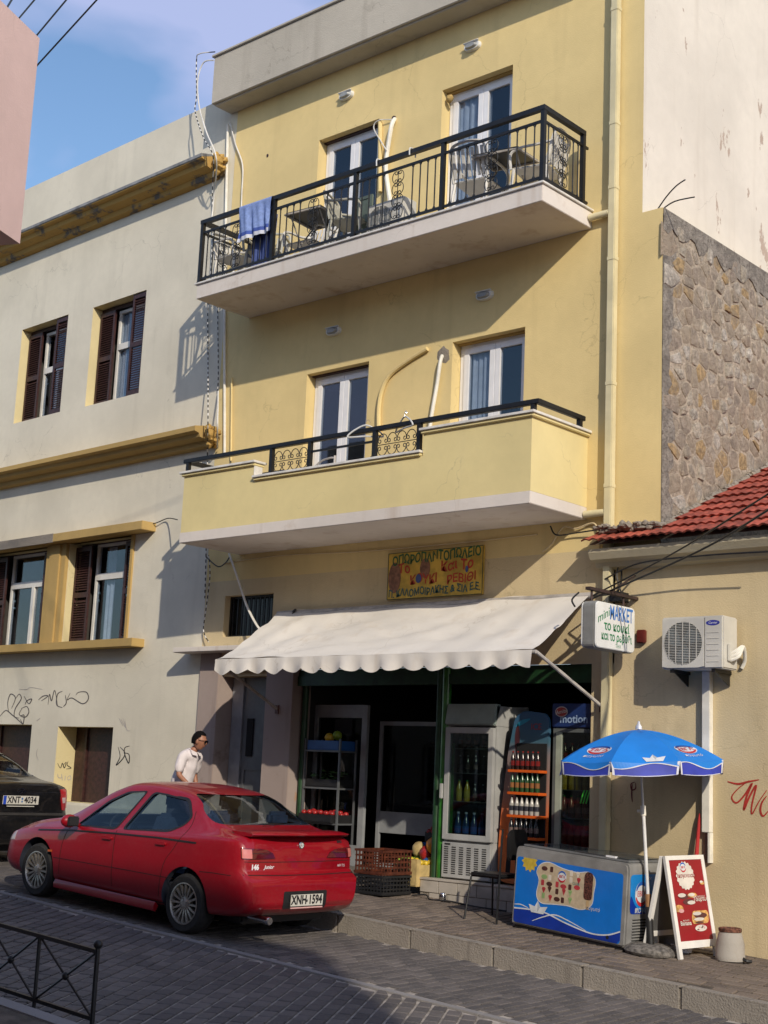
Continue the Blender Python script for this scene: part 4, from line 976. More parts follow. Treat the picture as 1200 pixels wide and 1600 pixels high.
# ---- fruit boxes beside the green post
tray('fruit_box', 'printed cardboard box of lemons and limes beside the green post', -10.98, -10.56, -.12, .28, .462, .13, M_card)
tray('fruit_box', 'blue and white cardboard box behind the lemons', -10.98, -10.6, .30, .6, .462, .36, M_bluec)
tray('fruit_box', 'red and yellow printed box of lemons at the foot of the green post', -10.80, -10.55, -.20, -.125, Hp(-10.7, 0)+.08, .30, M_card)
k = 0
for i in range(30):
    u, v = (i % 6)/5, (i//6)/4; lim = u < .55
    fruit((-10.94+.35*u+rg.uniform(-.01, .01), -.07+.30*v, .60+.02*math.sin(u*3+v*5)+.03*v+rg.uniform(0, .02)), .034, M_lime if lim else M_lem, 'lime' if lim else 'lemon', 'green lime in the cardboard box beside the green post' if lim else 'yellow lemon in the cardboard box beside the green post', 'lime' if lim else 'lemon', 'limes in the cardboard box' if lim else 'lemons in the cardboard box')
for i in range(12):
    fruit((-10.77+.05*(i % 4)*1.1, -.165, .47+.055*(i//4)), .031, M_lem if rg.random() < .7 else M_or, 'lemon', 'yellow fruit in the low box at the foot of the green post', 'lemon', 'fruit in the low printed box')
tray('fruit_box', 'tall dark crate of red apples leaning beside the green post', -10.86, -10.58, .30, .62, .83, .12, M_blackp)
for i in range(20): fruit((-10.82+.065*(i % 4), .33+.065*(i//4), .95+.03*(i//4)), .034, M_apple, 'apple', 'red apple in the dark crate beside the green post', 'apple', 'apples in the dark crate')

for i, (x, y, z, mt_, lb) in enumerate(((-10.74, .18, .70, M_apple, 'red net bag of onions leaning on the green post'), (-10.66, .10, .56, M_bluec, 'blue packet wedged below the red net bag'), (-10.90, .24, .74, M_card, 'tan paper bag behind the limes'), (-10.62, .16, .80, M_or, 'orange packet on top of the red net bag'))):
    s = MB(); s.blob((x, y, z), (.085, .06, .10), rg, .12, 2); tag(s.build('produce_bag', mt_, None, smooth=True, angle=60), lb, 'bag', 'bags and packets by the green post')
# ---- bottles
def bottle_proto(h, r, body, cap, label=None, neck=.35):
    t_ = bpy.data.objects.new('bottle', None); link(t_); s = MB()
    s.lathe([(r*.9, 0), (r, .008), (r, h*(1-neck)-.02), (r*.85, h*(1-neck)), (r*.36, h*.86), (r*.34, h*.93)], n=10); b_ = s.mesh('bottle', body, center=False, smooth=True)[0]
    s = MB(); s.lathe([(r*.42, h*.93), (r*.42, h)], n=8); c_ = s.mesh('cap', cap, center=False)[0]
    s = MB(); s.lathe([(r*1.02, h*.22), (r*1.02, h*.48)], n=10, caps=False); l_ = s.mesh('label', label or cap, center=False, smooth=True)[0]
    bpy.data.objects.remove(t_); return b_, c_, l_
ORD = ['leftmost', 'second from the left', 'third from the left', 'fourth from the left', 'fifth from the left', 'rightmost']
def put_bottle(pr, x, y, z, label, grp, name='bottle', cat='bottle', k=None):
    if k is not None: label = ORD[k]+(', ' if 0 < k < 5 else ' ')+label
    o = bpy.data.objects.new(name, pr[0]); link(o, None, at(x, y, z)); tag(o, label, cat, grp)
    inst('cap', pr[1], o, at(x, y, z)); inst('label', pr[2], o, at(x, y, z)); return o
mk_ = lambda n, c, r=.2, **k: plain(n, c, r, var=.1, **k)
B_dark = bottle_proto(.20, .027, mk_('dark_cola', (.02, .008, .006)), mk_('red_cap', (.2, .015, .012)), mk_('red_label', (.14, .012, .01)))
B_green = bottle_proto(.21, .027, mk_('green_bottle', (.02, .06, .02)), mk_('pale_cap', (.22, .22, .18)), mk_('orange_label', (.22, .09, .03)))
B_white = bottle_proto(.20, .027, mk_('milk_bottle', (.35, .33, .30)), mk_('dark_cap', (.05, .05, .06)), mk_('black_label', (.03, .03, .04)))
B_blk = bottle_proto(.20, .027, mk_('black_bottle', (.012, .012, .015)), mk_('white_cap', (.5, .5, .5)), mk_('white_label', (.14, .10, .09)))
B_blue = bottle_proto(.30, .042, mk_('blue_water', (.02, .05, .16)), mk_('blue_cap', (.4, .45, .6)), mk_('blue_label', (.04, .1, .35)))
B_pink = bottle_proto(.24, .036, mk_('pink_drink', (.28, .08, .08)), mk_('green_cap', (.03, .15, .05)), mk_('pink_label', (.35, .15, .15)))
B_yel = bottle_proto(.24, .036, mk_('yellow_drink', (.42, .30, .03)), mk_('green_cap2', (.03, .2, .06)), mk_('yellow_label', (.45, .35, .08)))

# ---- grey glass-door fridge
M_fgrey = plain('grey_fridge_shell', (.38, .38, .37), .45, var=.1, nscale=3); M_fhead = plain('frosted_header', (.30, .36, .33), .3, var=.1)
fx0, fx1, fy0, fy1, fz0, fz1 = -10.345, -9.635, -.02, .60, .47, 2.43
fr = thing('drinks_fridge', 'grey upright glass-door fridge with a louvred base beside the green post', 'fridge', ((fx0+fx1)/2, .3, fz0))
s = MB(); s.box(fx0, fx0+.03, fy0+.05, fy1, fz0+.42, fz1-.25); s.box(fx1-.03, fx1, fy0+.05, fy1, fz0+.42, fz1-.25); s.box(fx0, fx1, fy1, fy1+.03, fz0+.0, fz1); s.box(fx0, fx1, fy0+.03, fy1, fz0, fz0+.42); s.box(fx0, fx1, fy0+.03, fy1, fz1-.25, fz1-.02)
s.build('cabinet', M_fgrey, fr, bev=.006)
s = MB(); s.prism([(fy0-.02, fz1-.23), (fy0+.03, fz1-.25), (fy0+.12, fz1), (fy0+.02, fz1+.0)], lambda u, v, w: (w, u, v), fx0, fx1); s.build('header_light', M_fhead, fr, bev=.01)
s = MB(); framebox(s, fx0+.01, fx1-.01, fz0+.43, fz1-.27, fy0-.01, fy0+.04, .065); dd = s.build('door', M_fgrey, fr, bev=.004)
s = MB(); s.box(fx0+.075, fx1-.075, fy0+.01, fy0+.015, fz0+.49, fz1-.34); s.build('pane', glass('fridge_glass', (.6, .68, .66)), dd)
s = MB(); s.box(fx0-.02, fx0+.015, fy0-.05, fy0-.015, 1.35, 1.52); s.build('handle', M_fgrey, dd, bev=.006)
s = MB(); s.box(fx0+.085, fx0+.11, fy0+.03, fy0+.05, fz0+.5, fz1-.45); s.build('green_reflection_strip', M_green, dd)  # solid green strip standing in for the green post's reflection in the glass
s = MB(); s.add([(fx0+.04, fy1-.01, fz0+.43), (fx1-.04, fy1-.01, fz0+.43), (fx1-.04, fy1-.01, fz1-.27), (fx0+.04, fy1-.01, fz1-.27)], [(0, 1, 2, 3)]); s.box(fx0+.031, fx0+.04, fy0+.06, fy1-.01, fz0+.43, fz1-.27); s.box(fx1-.04, fx1-.031, fy0+.06, fy1-.01, fz0+.43, fz1-.27); s.build('liner', M_int, fr)
sv = [fz0+.44, fz0+.86, fz0+1.18, fz0+1.46]
for z in sv:
    s = MB(); s.box(fx0+.041, fx1-.041, fy0+.06, fy1-.02, z-.008, z); s.build('shelf_board', M_wire, fr)
s = MB(); s.box(fx0+.01, fx1-.01, fy0-.0, fy0+.025, fz0+.01, fz0+.40); gp = s.build('base_panel', M_fgrey, fr, bev=.004)
for i in range(6):
    for j in range(13):
        x = fx0+.045+.108*i; z = fz0+.055+.024*j; s = MB(); s.box(x, x+.058, fy0-.004, fy0+.001, z, z+.010); s.build('louvre_slot', M_dark, gp)
s = MB(); s.box(fx0+.05, fx0+.13, fy0-.005, fy0+.001, fz0+.372, fz0+.388); s.build('brand_plate', M_dark, gp)
gl_ = 'bottles in the grey fridge'
for i in range(5):
    put_bottle(B_blue, fx0+.12+.115*i, .12, sv[0], 'large blue-tinted water bottle on the bottom shelf of the grey fridge', gl_, k=i if i < 4 else 5)
    put_bottle(B_yel if i < 2 else B_blk, fx0+.12+.115*i, .12, sv[1], 'yellow drink bottle on the second shelf of the grey fridge' if i < 2 else 'dark bottle on the second shelf of the grey fridge', gl_, k=i if i < 4 else 5)
    put_bottle(B_blk, fx0+.12+.115*i, .12, sv[2], 'dark drink bottle on the third shelf of the grey fridge', gl_, k=i if i < 4 else 5)
    put_bottle(B_dark, fx0+.12+.115*i, .12, sv[3], 'dark cola bottle on the top shelf of the grey fridge', gl_, k=i if i < 4 else 5)

# ---- surfboard-shaped drinks stand
m, tt, pp = newmat('sunset_print'); g_ = tt.nodes.new('ShaderNodeNewGeometry'); sx_ = tt.nodes.new('ShaderNodeSeparateXYZ'); tt.links.new(g_.outputs['Position'], sx_.inputs[0])
mr_ = tt.nodes.new('ShaderNodeMapRange'); mr_.inputs[1].default_value = .5; mr_.inputs[2].default_value = 2.4; tt.links.new(sx_.outputs[2], mr_.inputs[0])
tt.links.new(ramp(tt, mr_.outputs[0], [(0, (.55, .16, .05)), (1, (.03, .10, .22)), (.35, (.60, .13, .03)), (.5, (.30, .16, .12)), (.72, (.20, .16, .16)), (.80, (.05, .12, .17))]), pp.inputs['Base Color']); pp.inputs['Roughness'].default_value = .35
M_sun = m
sb = thing('bottle_display_stand', 'orange surfboard shaped display stand with four shelves of bottles between the fridges', 'display stand', (-9.25, .1, .47))
out = [(-9.60, .60), (-9.57, .50), (-9.48, .475), (-9.0, .475), (-8.96, .55), (-8.95, 2.25), (-9.0, 2.33), (-9.30, 2.36), (-9.42, 2.28), (-9.50, 1.9), (-9.57, 1.3), (-9.60, .9)]
s = MB(); s.prism(rc(out, .06), lambda u, v, w: (u, w, v), .06, .10); s.build('board', M_sun, sb, bev=.004)
s = MB(); s.box(-9.37, -8.97, .045, .06, .88, 2.0); s.build('recess', M_dark, sb)
M_oshelf = plain('orange_shelf', (.60, .10, .01), .35, var=.05)
levels = [(onY(820, y, -.08).z) for y in (1308, 1274, 1238, 1203)]
rows = [B_blk, B_white, B_green, B_dark]; rn = ['lowest', 'second', 'third', 'top']; rc_ = ['black bottle', 'white milk bottle', 'green bottle', 'dark cola bottle']
for z, pr, nm, cn in zip(levels, rows, rn, rc_):
    s = MB(); s.box(-9.38, -8.96, -.10, .059, z-.03, z); s.build('shelf', M_oshelf, sb, bev=.003)
    for i in range(6): put_bottle(pr, -9.34+.067*i, -.06, z+.001, f'{cn} on the {nm} shelf of the orange stand', f'bottles on the {nm} shelf of the orange stand', k=i)
pf = lambda x, y: (x, .0585, y)
s = MB(); flat(s, crv([(-9.40, 1.80), (-9.37, 2.05), (-9.40, 2.22), (-9.44, 2.05)], 5, True), lambda x, y: (x+.03, .0585, y)); s.build('surfer_print', plain('dark_red_print', (.06, .015, .02), .4), sb)
s = MB(); flat(s, crv([(-9.40, 2.18), (-9.33, 2.25), (-9.20, 2.27), (-9.30, 2.21)], 5, True), pf); s.build('blue_splash_print', plain('cyan_print', (.02, .25, .4), .4), sb)
s = MB(); flat(s, crv([(-9.47, .56), (-9.43, .60), (-9.425, .78), (-9.45, .88), (-9.475, .78), (-9.49, .60)], 5, True), pf); s.build('bottle_print', M_dark, sb)
s = MB(); flat(s, crv([(-9.35, .56), (-9.30, .60), (-9.30, .78), (-9.33, .86), (-9.36, .78)], 5, True), pf); s.build('bottle_print', M_dark, sb)
lettering(sb, 'ICE', lambda x, y: (-9.12+x, .057, 2.18+y), plain('red_print', (.3, .03, .03), .4), .10)
# ---- blue drinks fridge
M_navyf = plain('navy_fridge', (.012, .03, .12), .35, var=.1); bx0, bx1, by0 = -8.93, -8.385, .10
bf = thing('drinks_fridge', 'dark fridge with a navy motion header at the right end of the shop front', 'fridge', (-8.65, .4, .47))
s = MB(); s.box(bx0, bx0+.03, by0+.05, .7, .47, 2.18); s.box(bx1-.03, bx1, by0+.05, .7, .47, 2.18); s.box(bx0, bx1, .7, .73, .47, 2.44); s.box(bx0, bx1, by0+.05, .7, .47, .85); s.build('cabinet', M_blackp, bf)
s = MB(); s.box(bx0, bx1, by0-.02, .69, 2.18, 2.44); s.build('header', M_navyf, bf, bev=.01)
hf = lambda x, y: (x, by0-.024, y)
lettering(bf, 'motion', lambda x, y: hf(-8.64+x, 2.27+y), plain('pale_blue_print', (.28, .38, .55), .4), .125, sx=1.0, bold=.002)
s = MB(); flat(s, ell(-8.80, 2.35, .075, .05, 20), hf); s.build('logo_oval', plain('logo_red', (.4, .05, .04), .4), bf)
s = MB(); q = ell(-8.80, 2.35, .078, .053, 24); ribbon(s, q+[q[0]], .010, lambda x, y: (x, by0-.026, y), taper=False); s.build('logo_ring', plain('logo_pale', (.5, .45, .45), .4), bf)
lettering(bf, 'Amita', lambda x, y: (-8.80+x, by0-.027, 2.35+y*1.0+x*.2), plain('logo_white', (.6, .55, .5), .4), .06, bold=.001)
s = MB(); framebox(s, bx0+.01, bx1-.01, .86, 2.17, by0, by0+.04, .04); dd = s.build('door', plain('grey_door_frame', (.10, .11, .11), .4), bf)
s = MB(); s.box(bx0+.05, bx0+.12, by0-.004, by0+.02, .90, 2.13); s.build('pale_door_strip', plain('pale_strip', (.30, .33, .27), .4), dd)
s = MB(); s.box(bx0+.05, bx1-.05, by0+.02, by0+.025, .90, 2.13); s.build('pane', glass('fridge_glass_b', (.62, .66, .6)), dd)
for k_, (z, pr, cn) in enumerate(((.92, B_pink, 'pink drink bottle on the lowest shelf'), (1.22, B_pink, 'pink drink bottle on the second shelf'), (1.52, B_yel, 'yellow drink bottle on the third shelf'), (1.82, B_dark, 'dark bottle on the top shelf'))):
    s = MB(); s.box(bx0+.035, bx1-.035, by0+.06, .69, z-.012, z-.004); s.build('shelf_board', M_wire, bf)
    for i in range(5): put_bottle(pr, bx0+.09+.09*i, by0+.12, z-.003, cn+' of the navy fridge', 'bottles in the navy fridge', k=i if i < 4 else 5)
s = MB()
for i in range(3): ribbon(s, [(-8.55+.035*i, 1.38), (-8.525+.035*i, 1.46), (-8.50+.035*i, 1.52)], .016, lambda x, y: (x, by0-.003, y), taper=False)
s.build('green_claw_mark', plain('neon_green_print', (.05, .5, .04), .4), bf, kind='stuff')

# ---- awning
M_aw = plaster('awning_canvas', (.70, .66, .60), stain=(.43, .33, .22), amount=.5, streak=.4, bmp=.12)
aw = thing('awning', 'cream canvas awning with a scalloped valance over the shop', 'awning', (-10.8, -.5, 2.8))
ax0, ax1, az0, az1, ay1 = -13.17, -8.37, 3.62, 2.905, -1.12
nu, nv = 96, 20; vs = []
for i in range(nu+1):
    for j in range(nv+1):
        u, v = i/nu, j/nv; x = ax0+(ax1-ax0)*u
        sag = -.035*math.sin(PI*v)*(1+.25*math.sin(u*9)); wr_ = .010*math.sin(u*42+v*5+3*math.sin(u*7))*math.sin(PI*v)+.045*noise.noise((u*7+v*5, v*2.2, 3))+.018*noise.noise((u*16-v*7, v*2, 9))*math.sin(PI*v)
        vs.append((x+.02*v, -.04+(ay1+.04)*v, az0+(az1-az0)*v+sag+wr_+(.012*math.sin(u*30))*v*0))
n1 = nv+1; top_faces = [(i*n1+j, i*n1+j+1, (i+1)*n1+j+1, (i+1)*n1+j) for i in range(nu) for j in range(nv)]
s = MB(); s.add(vs, top_faces); s.build('canvas', M_aw, aw, smooth=True, angle=180)
nu2 = 288; vs = []
for i in range(nu2+1):
    u = i/nu2; x = ax0+.02+(ax1-ax0)*u; ph = (u*15.6) % 1; dep = .135+(.058+.010*math.sin(u*37))*(math.sin(PI*ph)**.8); wv = .018*math.sin(u*14.5*2*PI+.6)+.01*math.sin(u*50)
    for k_ in range(4): vs.append((x, ay1-.012+wv*k_/3-.006*k_, az1-dep*k_/3))
s = MB(); s.add(vs, [(i*4+k_, i*4+k_+1, i*4+4+k_+1, i*4+4+k_) for i in range(nu2) for k_ in range(3)]); s.build('valance', M_aw, aw, smooth=True, angle=180)
M_bar = plain('grey_awning_tube', (.40, .37, .34), .5, var=.2)
s = MB(); s.tube([(ax0, ay1+.02, az1-.02), (ax1+.05, ay1+.02, az1-.02)], .022, 10); s.build('front_bar', M_bar, aw, smooth=True)
s = MB(); s.tube([(ax0-.03, -.05, az0-.03), (ax1+.03, -.05, az0-.03)], .04, 10); s.build('roller', M_bar, aw, smooth=True)
for P_, Q_ in (((ax1+.05, ay1+.02, az1-.02), (-8.20, -.06, 2.40)), ((ax0, ay1+.02, az1-.02), (-13.12, -.05, 2.36))):
    s = MB(); s.tube([P_, Q_], .020, 8); s.build('arm', M_bar, aw, smooth=True); s = MB(); s.box(Q_[0]-.03, Q_[0]+.03, -.06, 0, Q_[2]-.06, Q_[2]+.05); s.build('arm_bracket', plain('rusty_bracket', (.12, .05, .04), .6), aw)
s = MB(); s.tube(crv([onY(455, 958, -.06), onY(462, 952, -.1), onY(452, 966, -.08)], 4), .012, 6); s.build('crank_eye', M_blackp, aw)

# ---- painted wall sign
PS = thing('painted_sign', 'hand painted yellow sign with green and red Greek lettering above the awning', 'sign', (-10.6, -.02, 3.9))
XS = Matrix.Translation((-10.595, -.032, 3.975)) @ Matrix.Rotation(.0, 4, 'Y')
def S3(x, y, d=0): return XS @ Vector((x, -d, y))
s = MB(); s.xf = XS; s.box(-.735, .735, 0, .028, -.288, .288); s.build('board', plain('ochre_sign_paint', (.58, .37, .05), .6, var=.25, nscale=5), PS, bev=.003)
s = MB()
for a_, b_ in (((-.735, -.288), (.735, -.28)), ((-.735, .28), (.735, .288))): flat(s, [(a_[0], a_[1]), (b_[0], a_[1]), (b_[0], b_[1]), (a_[0], b_[1])], lambda x, y: S3(x, y, .002))
flat(s, [(-.735, -.279), (-.725, -.279), (-.725, .279), (-.735, .279)], lambda x, y: S3(x, y, .002)); flat(s, [(.725, -.279), (.735, -.279), (.735, .279), (.725, .279)], lambda x, y: S3(x, y, .002))
s.build('border', plain('dark_green_sign_paint', (.03, .06, .03), .6), PS, kind='stuff')
sg = plain('green_sign_paint', (.03, .12, .04), .6); sr = plain('red_sign_paint', (.48, .05, .02), .6); sbp = plain('blue_sign_paint', (.06, .09, .25), .6); sbr = plain('brown_sign_paint', (.24, .11, .06), .6, var=.3, nscale=20)
for c_, rx_, ry_ in (((-.62, -.02), .10, .19), ((-.14, .07), .08, .12)):
    s = MB(); flat(s, [(c_[0]+x, c_[1]+y) for x, y in ell(0, 0, rx_, ry_, 24)], lambda x, y: S3(x, y, .0025)); s.build('painted_figure', sbr, PS)
lf = lambda ox, oy, k=0: (lambda x, y: S3(ox+x, oy+y+.012*math.sin((ox+x)*23)+k*x, .004))
lettering(PS, 'ΟΠΩΡΟΠΑΝΤΟΠΩΛΕΙΟ', lf(0.02, .20, .02), sg, .155, sx=.80, bold=.004)
lettering(PS, 'Το', lf(-.47, .075), sr, .16, bold=.004); lettering(PS, 'ΚΟΥΚΙ', lf(-.16, -.065, -.02), sr, .15, sx=.95, bold=.004); lettering(PS, 'Και Το', lf(.35, .075, .03), sr, .16, bold=.004); lettering(PS, 'ΡΕΒΙΘΙ', lf(.42, -.085, .03), sr, .14, sx=1.0, bold=.003)
s = MB(); flat(s, ell(-.235, -.05, .045, .055, 20), lambda x, y: S3(x, y, .0055)); flat(s, ell(.50, .02, .022, .04, 16), lambda x, y: S3(x, y, .0055)); s.build('blue_dot', sbp, PS, kind='stuff')
lettering(PS, 'Π. ΚΑΛΟΜΟΙΡΑΚΗΣ & ΣΙΑ Ε.Ε.', lf(0, -.21, .015), plain('teal_sign_paint', (.03, .11, .10), .6), .12, sx=.84, bold=.003)

# ---- hanging light box
HS = thing('hanging_sign', 'white light box reading mini MARKET hung at right angles to the wall', 'sign', (-7.8, -.5, 2.9))
s = MB(); s.prism(rc([(-.90, 2.935), (-.15, 2.935), (-.15, 3.415), (-.90, 3.415)], .06), lambda u, v, w: (w, u, v), -7.90, -7.765); s.build('box_case', plain('grey_sign_case', (.22, .22, .21), .45), HS, bev=.008)
for x0_, x1_, nm in ((-7.764, -7.745, 'front'), (-7.925, -7.902, 'rear')):
    s = MB(); s.prism(rc([(-.893, 2.942), (-.157, 2.942), (-.157, 3.408), (-.893, 3.408)], .06), lambda u, v, w: (w, u, v), x0_, x1_); s.build('sign_face', plain('white_acrylic', (.72, .72, .70), .3, var=.05), HS, bev=.006)
H = lambda ox, oy, k=0: (lambda x, y: (-7.7435, -.525+ox+x, 3.175+oy+y+k*x))
hb, hg = plain('sign_blue_letters', (.05, .18, .50), .5), plain('sign_green_letters', (.02, .20, .08), .5)
lettering(HS, 'mini', H(-.225, .10, .45), hg, .13, bold=.001); lettering(HS, 'MARKET', H(.105, .135), hb, .20, sx=.58, bold=.004)
lettering(HS, 'το κουκί', H(.02, -.005), hg, .125, bold=.003); lettering(HS, 'και το ρεβύθι', H(.02, -.11), hg, .115, sx=.80, bold=.003); lettering(HS, 'ΤΗΛ', H(.05, -.195), hg, .05)
s = MB(); s.box(-7.86, -7.80, -.92, .0, 3.52, 3.55); s.tube([(-7.83, -.85, 3.53), (-7.83, -.85, 3.415)], .012, 6); s.tube([(-7.83, -.25, 3.53), (-7.83, -.25, 3.415)], .012, 6)
s.tube([(-7.83, -.5, 3.55), (-7.83, -.02, 3.78)], .010, 6); s.tube([(-7.83, -.6, 3.545), (-8.05, -.02, 3.62)], .012, 6)
s.build('iron_bracket', plain('rusty_iron', (.04, .022, .018), .7, var=.4), HS)
s = MB(); s.box(-8.06, -7.92, -.16, -.0, 3.50, 3.60); s.tube(crv([(-7.95, -.9, 3.5), (-8.0, -.95, 3.42), (-7.98, -.92, 3.35)], 4), .01, 6); s.build('junction_box', M_blackp, HS)
cable([(-7.98, -.05, 4.0), (-8.02, -.08, 3.8), (-7.95, -.1, 3.6)], .008, M_cable, 'short dark cable dropping to the market sign bracket')
cable([(-8.15, -.35, 3.54), (-8.02, -.06, 3.62), (-7.98, -.05, 3.85)], .011, M_cable, 'black cable joining the power lines to the wall')

# ---- air conditioner on the right wall
def ac_unit(name, label, cat, x0, x1, y0, y1, z0, z1, logo=True):
    t_ = thing(name, label, cat, ((x0+x1)/2, (y0+y1)/2, z0)); M_ac = M_acw
    w, h = x1-x0, z1-z0; fx = x0+w*.36; fz = z0+h*.49; R_ = h*.41
    s = MB(); s.box(x0, x1, y0+.01, y1, z0, z1); s.build('casing', M_ac, t_, bev=.012)
    s = MB(); n = 32; rect = []
    for i in range(n):
        a = 2*PI*i/n+PI/4*0; c, q = math.cos(a), math.sin(a); k_ = 1/max(abs(c)/(w*.34), abs(q)/(h*.47)); rect.append((fx+c*k_, fz+q*k_))
    cir = [(fx+R_*math.cos(2*PI*i/n), fz+R_*math.sin(2*PI*i/n)) for i in range(n)]
    s.add([(x, y0-.004, z) for x, z in rect]+[(x, y0-.004, z) for x, z in cir]+[(x, y0+.0095, z) for x, z in cir]+[(x, y0+.0095, z) for x, z in rect], [f for i in range(n) for j in [(i+1) % n] for f in ((i, j, n+j, n+i), (n+i, n+j, 2*n+j, 2*n+i), (3*n+i, 3*n+j, j, i))]); s.build('fan_surround', M_ac, t_)
    s = MB(); s.lathe([(0, y0+.004), (R_, y0+.004)], (fx, 0, fz), 32, axis='Y', caps=False); s.build('fan_well', plain('fan_dark', (.03, .04, .045), .5), t_)
    s = MB()
    for i in range(3):
        a = 2*PI*i/3+.4; p = [(0, .03), (R_*.5, .10), (R_*.92, .05), (R_*.9, -.06), (R_*.4, -.04)]
        ca, sa = math.cos(a), math.sin(a); s.add([(fx+u*ca-v*sa, y0-.0005-.003*(v > 0), fz+u*sa+v*ca) for u, v in p], [(0, 1, 2, 3, 4)])
    s.build('fan_blade', plain('fan_blue_grey', (.10, .14, .16), .4), t_, kind='stuff')
    s = MB()
    for i in range(26):
        z = fz-R_+2*R_*(i+.5)/26; hw = math.sqrt(max(0, R_*R_-(z-fz)**2)); s.box(fx-hw, fx+hw, y0-.0095, y0-.0065, z-.0022, z+.0022)
    for i in range(-2, 3):
        xx = fx+i*R_*.36; hw = math.sqrt(R_*R_-(xx-fx)**2); s.box(xx-.004, xx+.004, y0-.012, y0-.0098, fz-hw, fz+hw)
    s.build('grille', M_ac, t_, kind='stuff')
    s = MB(); px_ = x0+w*.72; s.box(px_, x1-.01, y0-.004, y0+.0095, z0+.01, z1-.01)
    for i in range(6): s.box(px_+.02, x1-.04, y0-.008, y0-.004, z0+h*(.12+.11*i), z0+h*(.12+.11*i)+.006)
    s.build('service_panel', M_ac, t_)
    if logo:
        s = MB(); flat(s, ell(x0+w*.845, z0+h*.86, .075, .027, 24), lambda x, y: (x, y0-.0055, y)); lg = s.build('logo_oval', plain('logo_blue', (.03, .04, .30), .4), t_)
        lettering(lg, 'Carrier', lambda x, y: (x0+w*.845+x, y0-.0065, z0+h*.86+y), M_white, .032, shear=.2)
    return t_
M_acw = plain('ac_white_enamel', (.56, .54, .49), .45, var=.08, nscale=4)
t = ac_unit('air_conditioner', 'white outdoor air conditioner with round fan bracketed on the beige wall', 'air conditioner', -7.31, -6.625, -.36, -.06, 2.755, 3.275)
for x in (-7.2, -6.74):
    s = MB(); s.box(x-.02, x+.02, -.34, -.0, 2.72, 2.752); s.prism([(-.01, 2.72), (-.28, 2.72), (-.01, 2.60)], lambda u, v, w: (w, u, v), x-.006, x+.006); s.build('bracket', M_iron, t)
for i in range(3):
    s = MB(); s.tube(crv([(-6.62, -.22, 2.84+.03*i), (-6.54-.01*i, -.20, 2.88+.03*i), (-6.53, -.12, 2.98), (-6.56, -.03, 2.86), (-6.60, -.02, 2.78)], 5), .018, 7); s.build('pipe_bend', M_wpipe, t, smooth=True)
s = MB(); s.box(-6.622, -6.60, -.28, -.12, 2.83, 3.0); s.build('valve_cover', M_acw, t, bev=.006)
tr = thing('cable_trunking', 'white cable trunking running down the wall under the air conditioner', 'trunking', (-6.96, -.03, .9))
s = MB(); s.box(-7.01, -6.925, -.075, -.0, 1.17, 2.752); s.build('trunking_channel', M_wpipe, tr, bev=.004)
s = MB(); s.box(-6.945, -6.925, -.07, -.0, .88, 1.168); s.build('trunking_edge', M_wpipe, tr)
s = MB(); s.box(-6.995, -6.95, -.03, -.0, .88, 1.168); s.build('trunking_back', M_cement, tr)
t = thing('closed_parasol', 'thin closed red parasol leaning on the wall behind the red board', 'parasol', (-7.05, -.1, .1))
s = MB(); s.tube([(-7.10, -.30, .12), (-7.06, -.06, .85)], .012, 6); s.build('pole', M_bar, t)
s = MB(); s.tube([(-7.075, -.14, .62), (-7.062, -.08, .95), (-7.05, -.05, 1.28), (-7.048, -.045, 1.35)], [.024, .022, .015, .006], 8); s.build('folded_canopy', plain('red_cloth', (.42, .02, .02), .7), t, smooth=True)
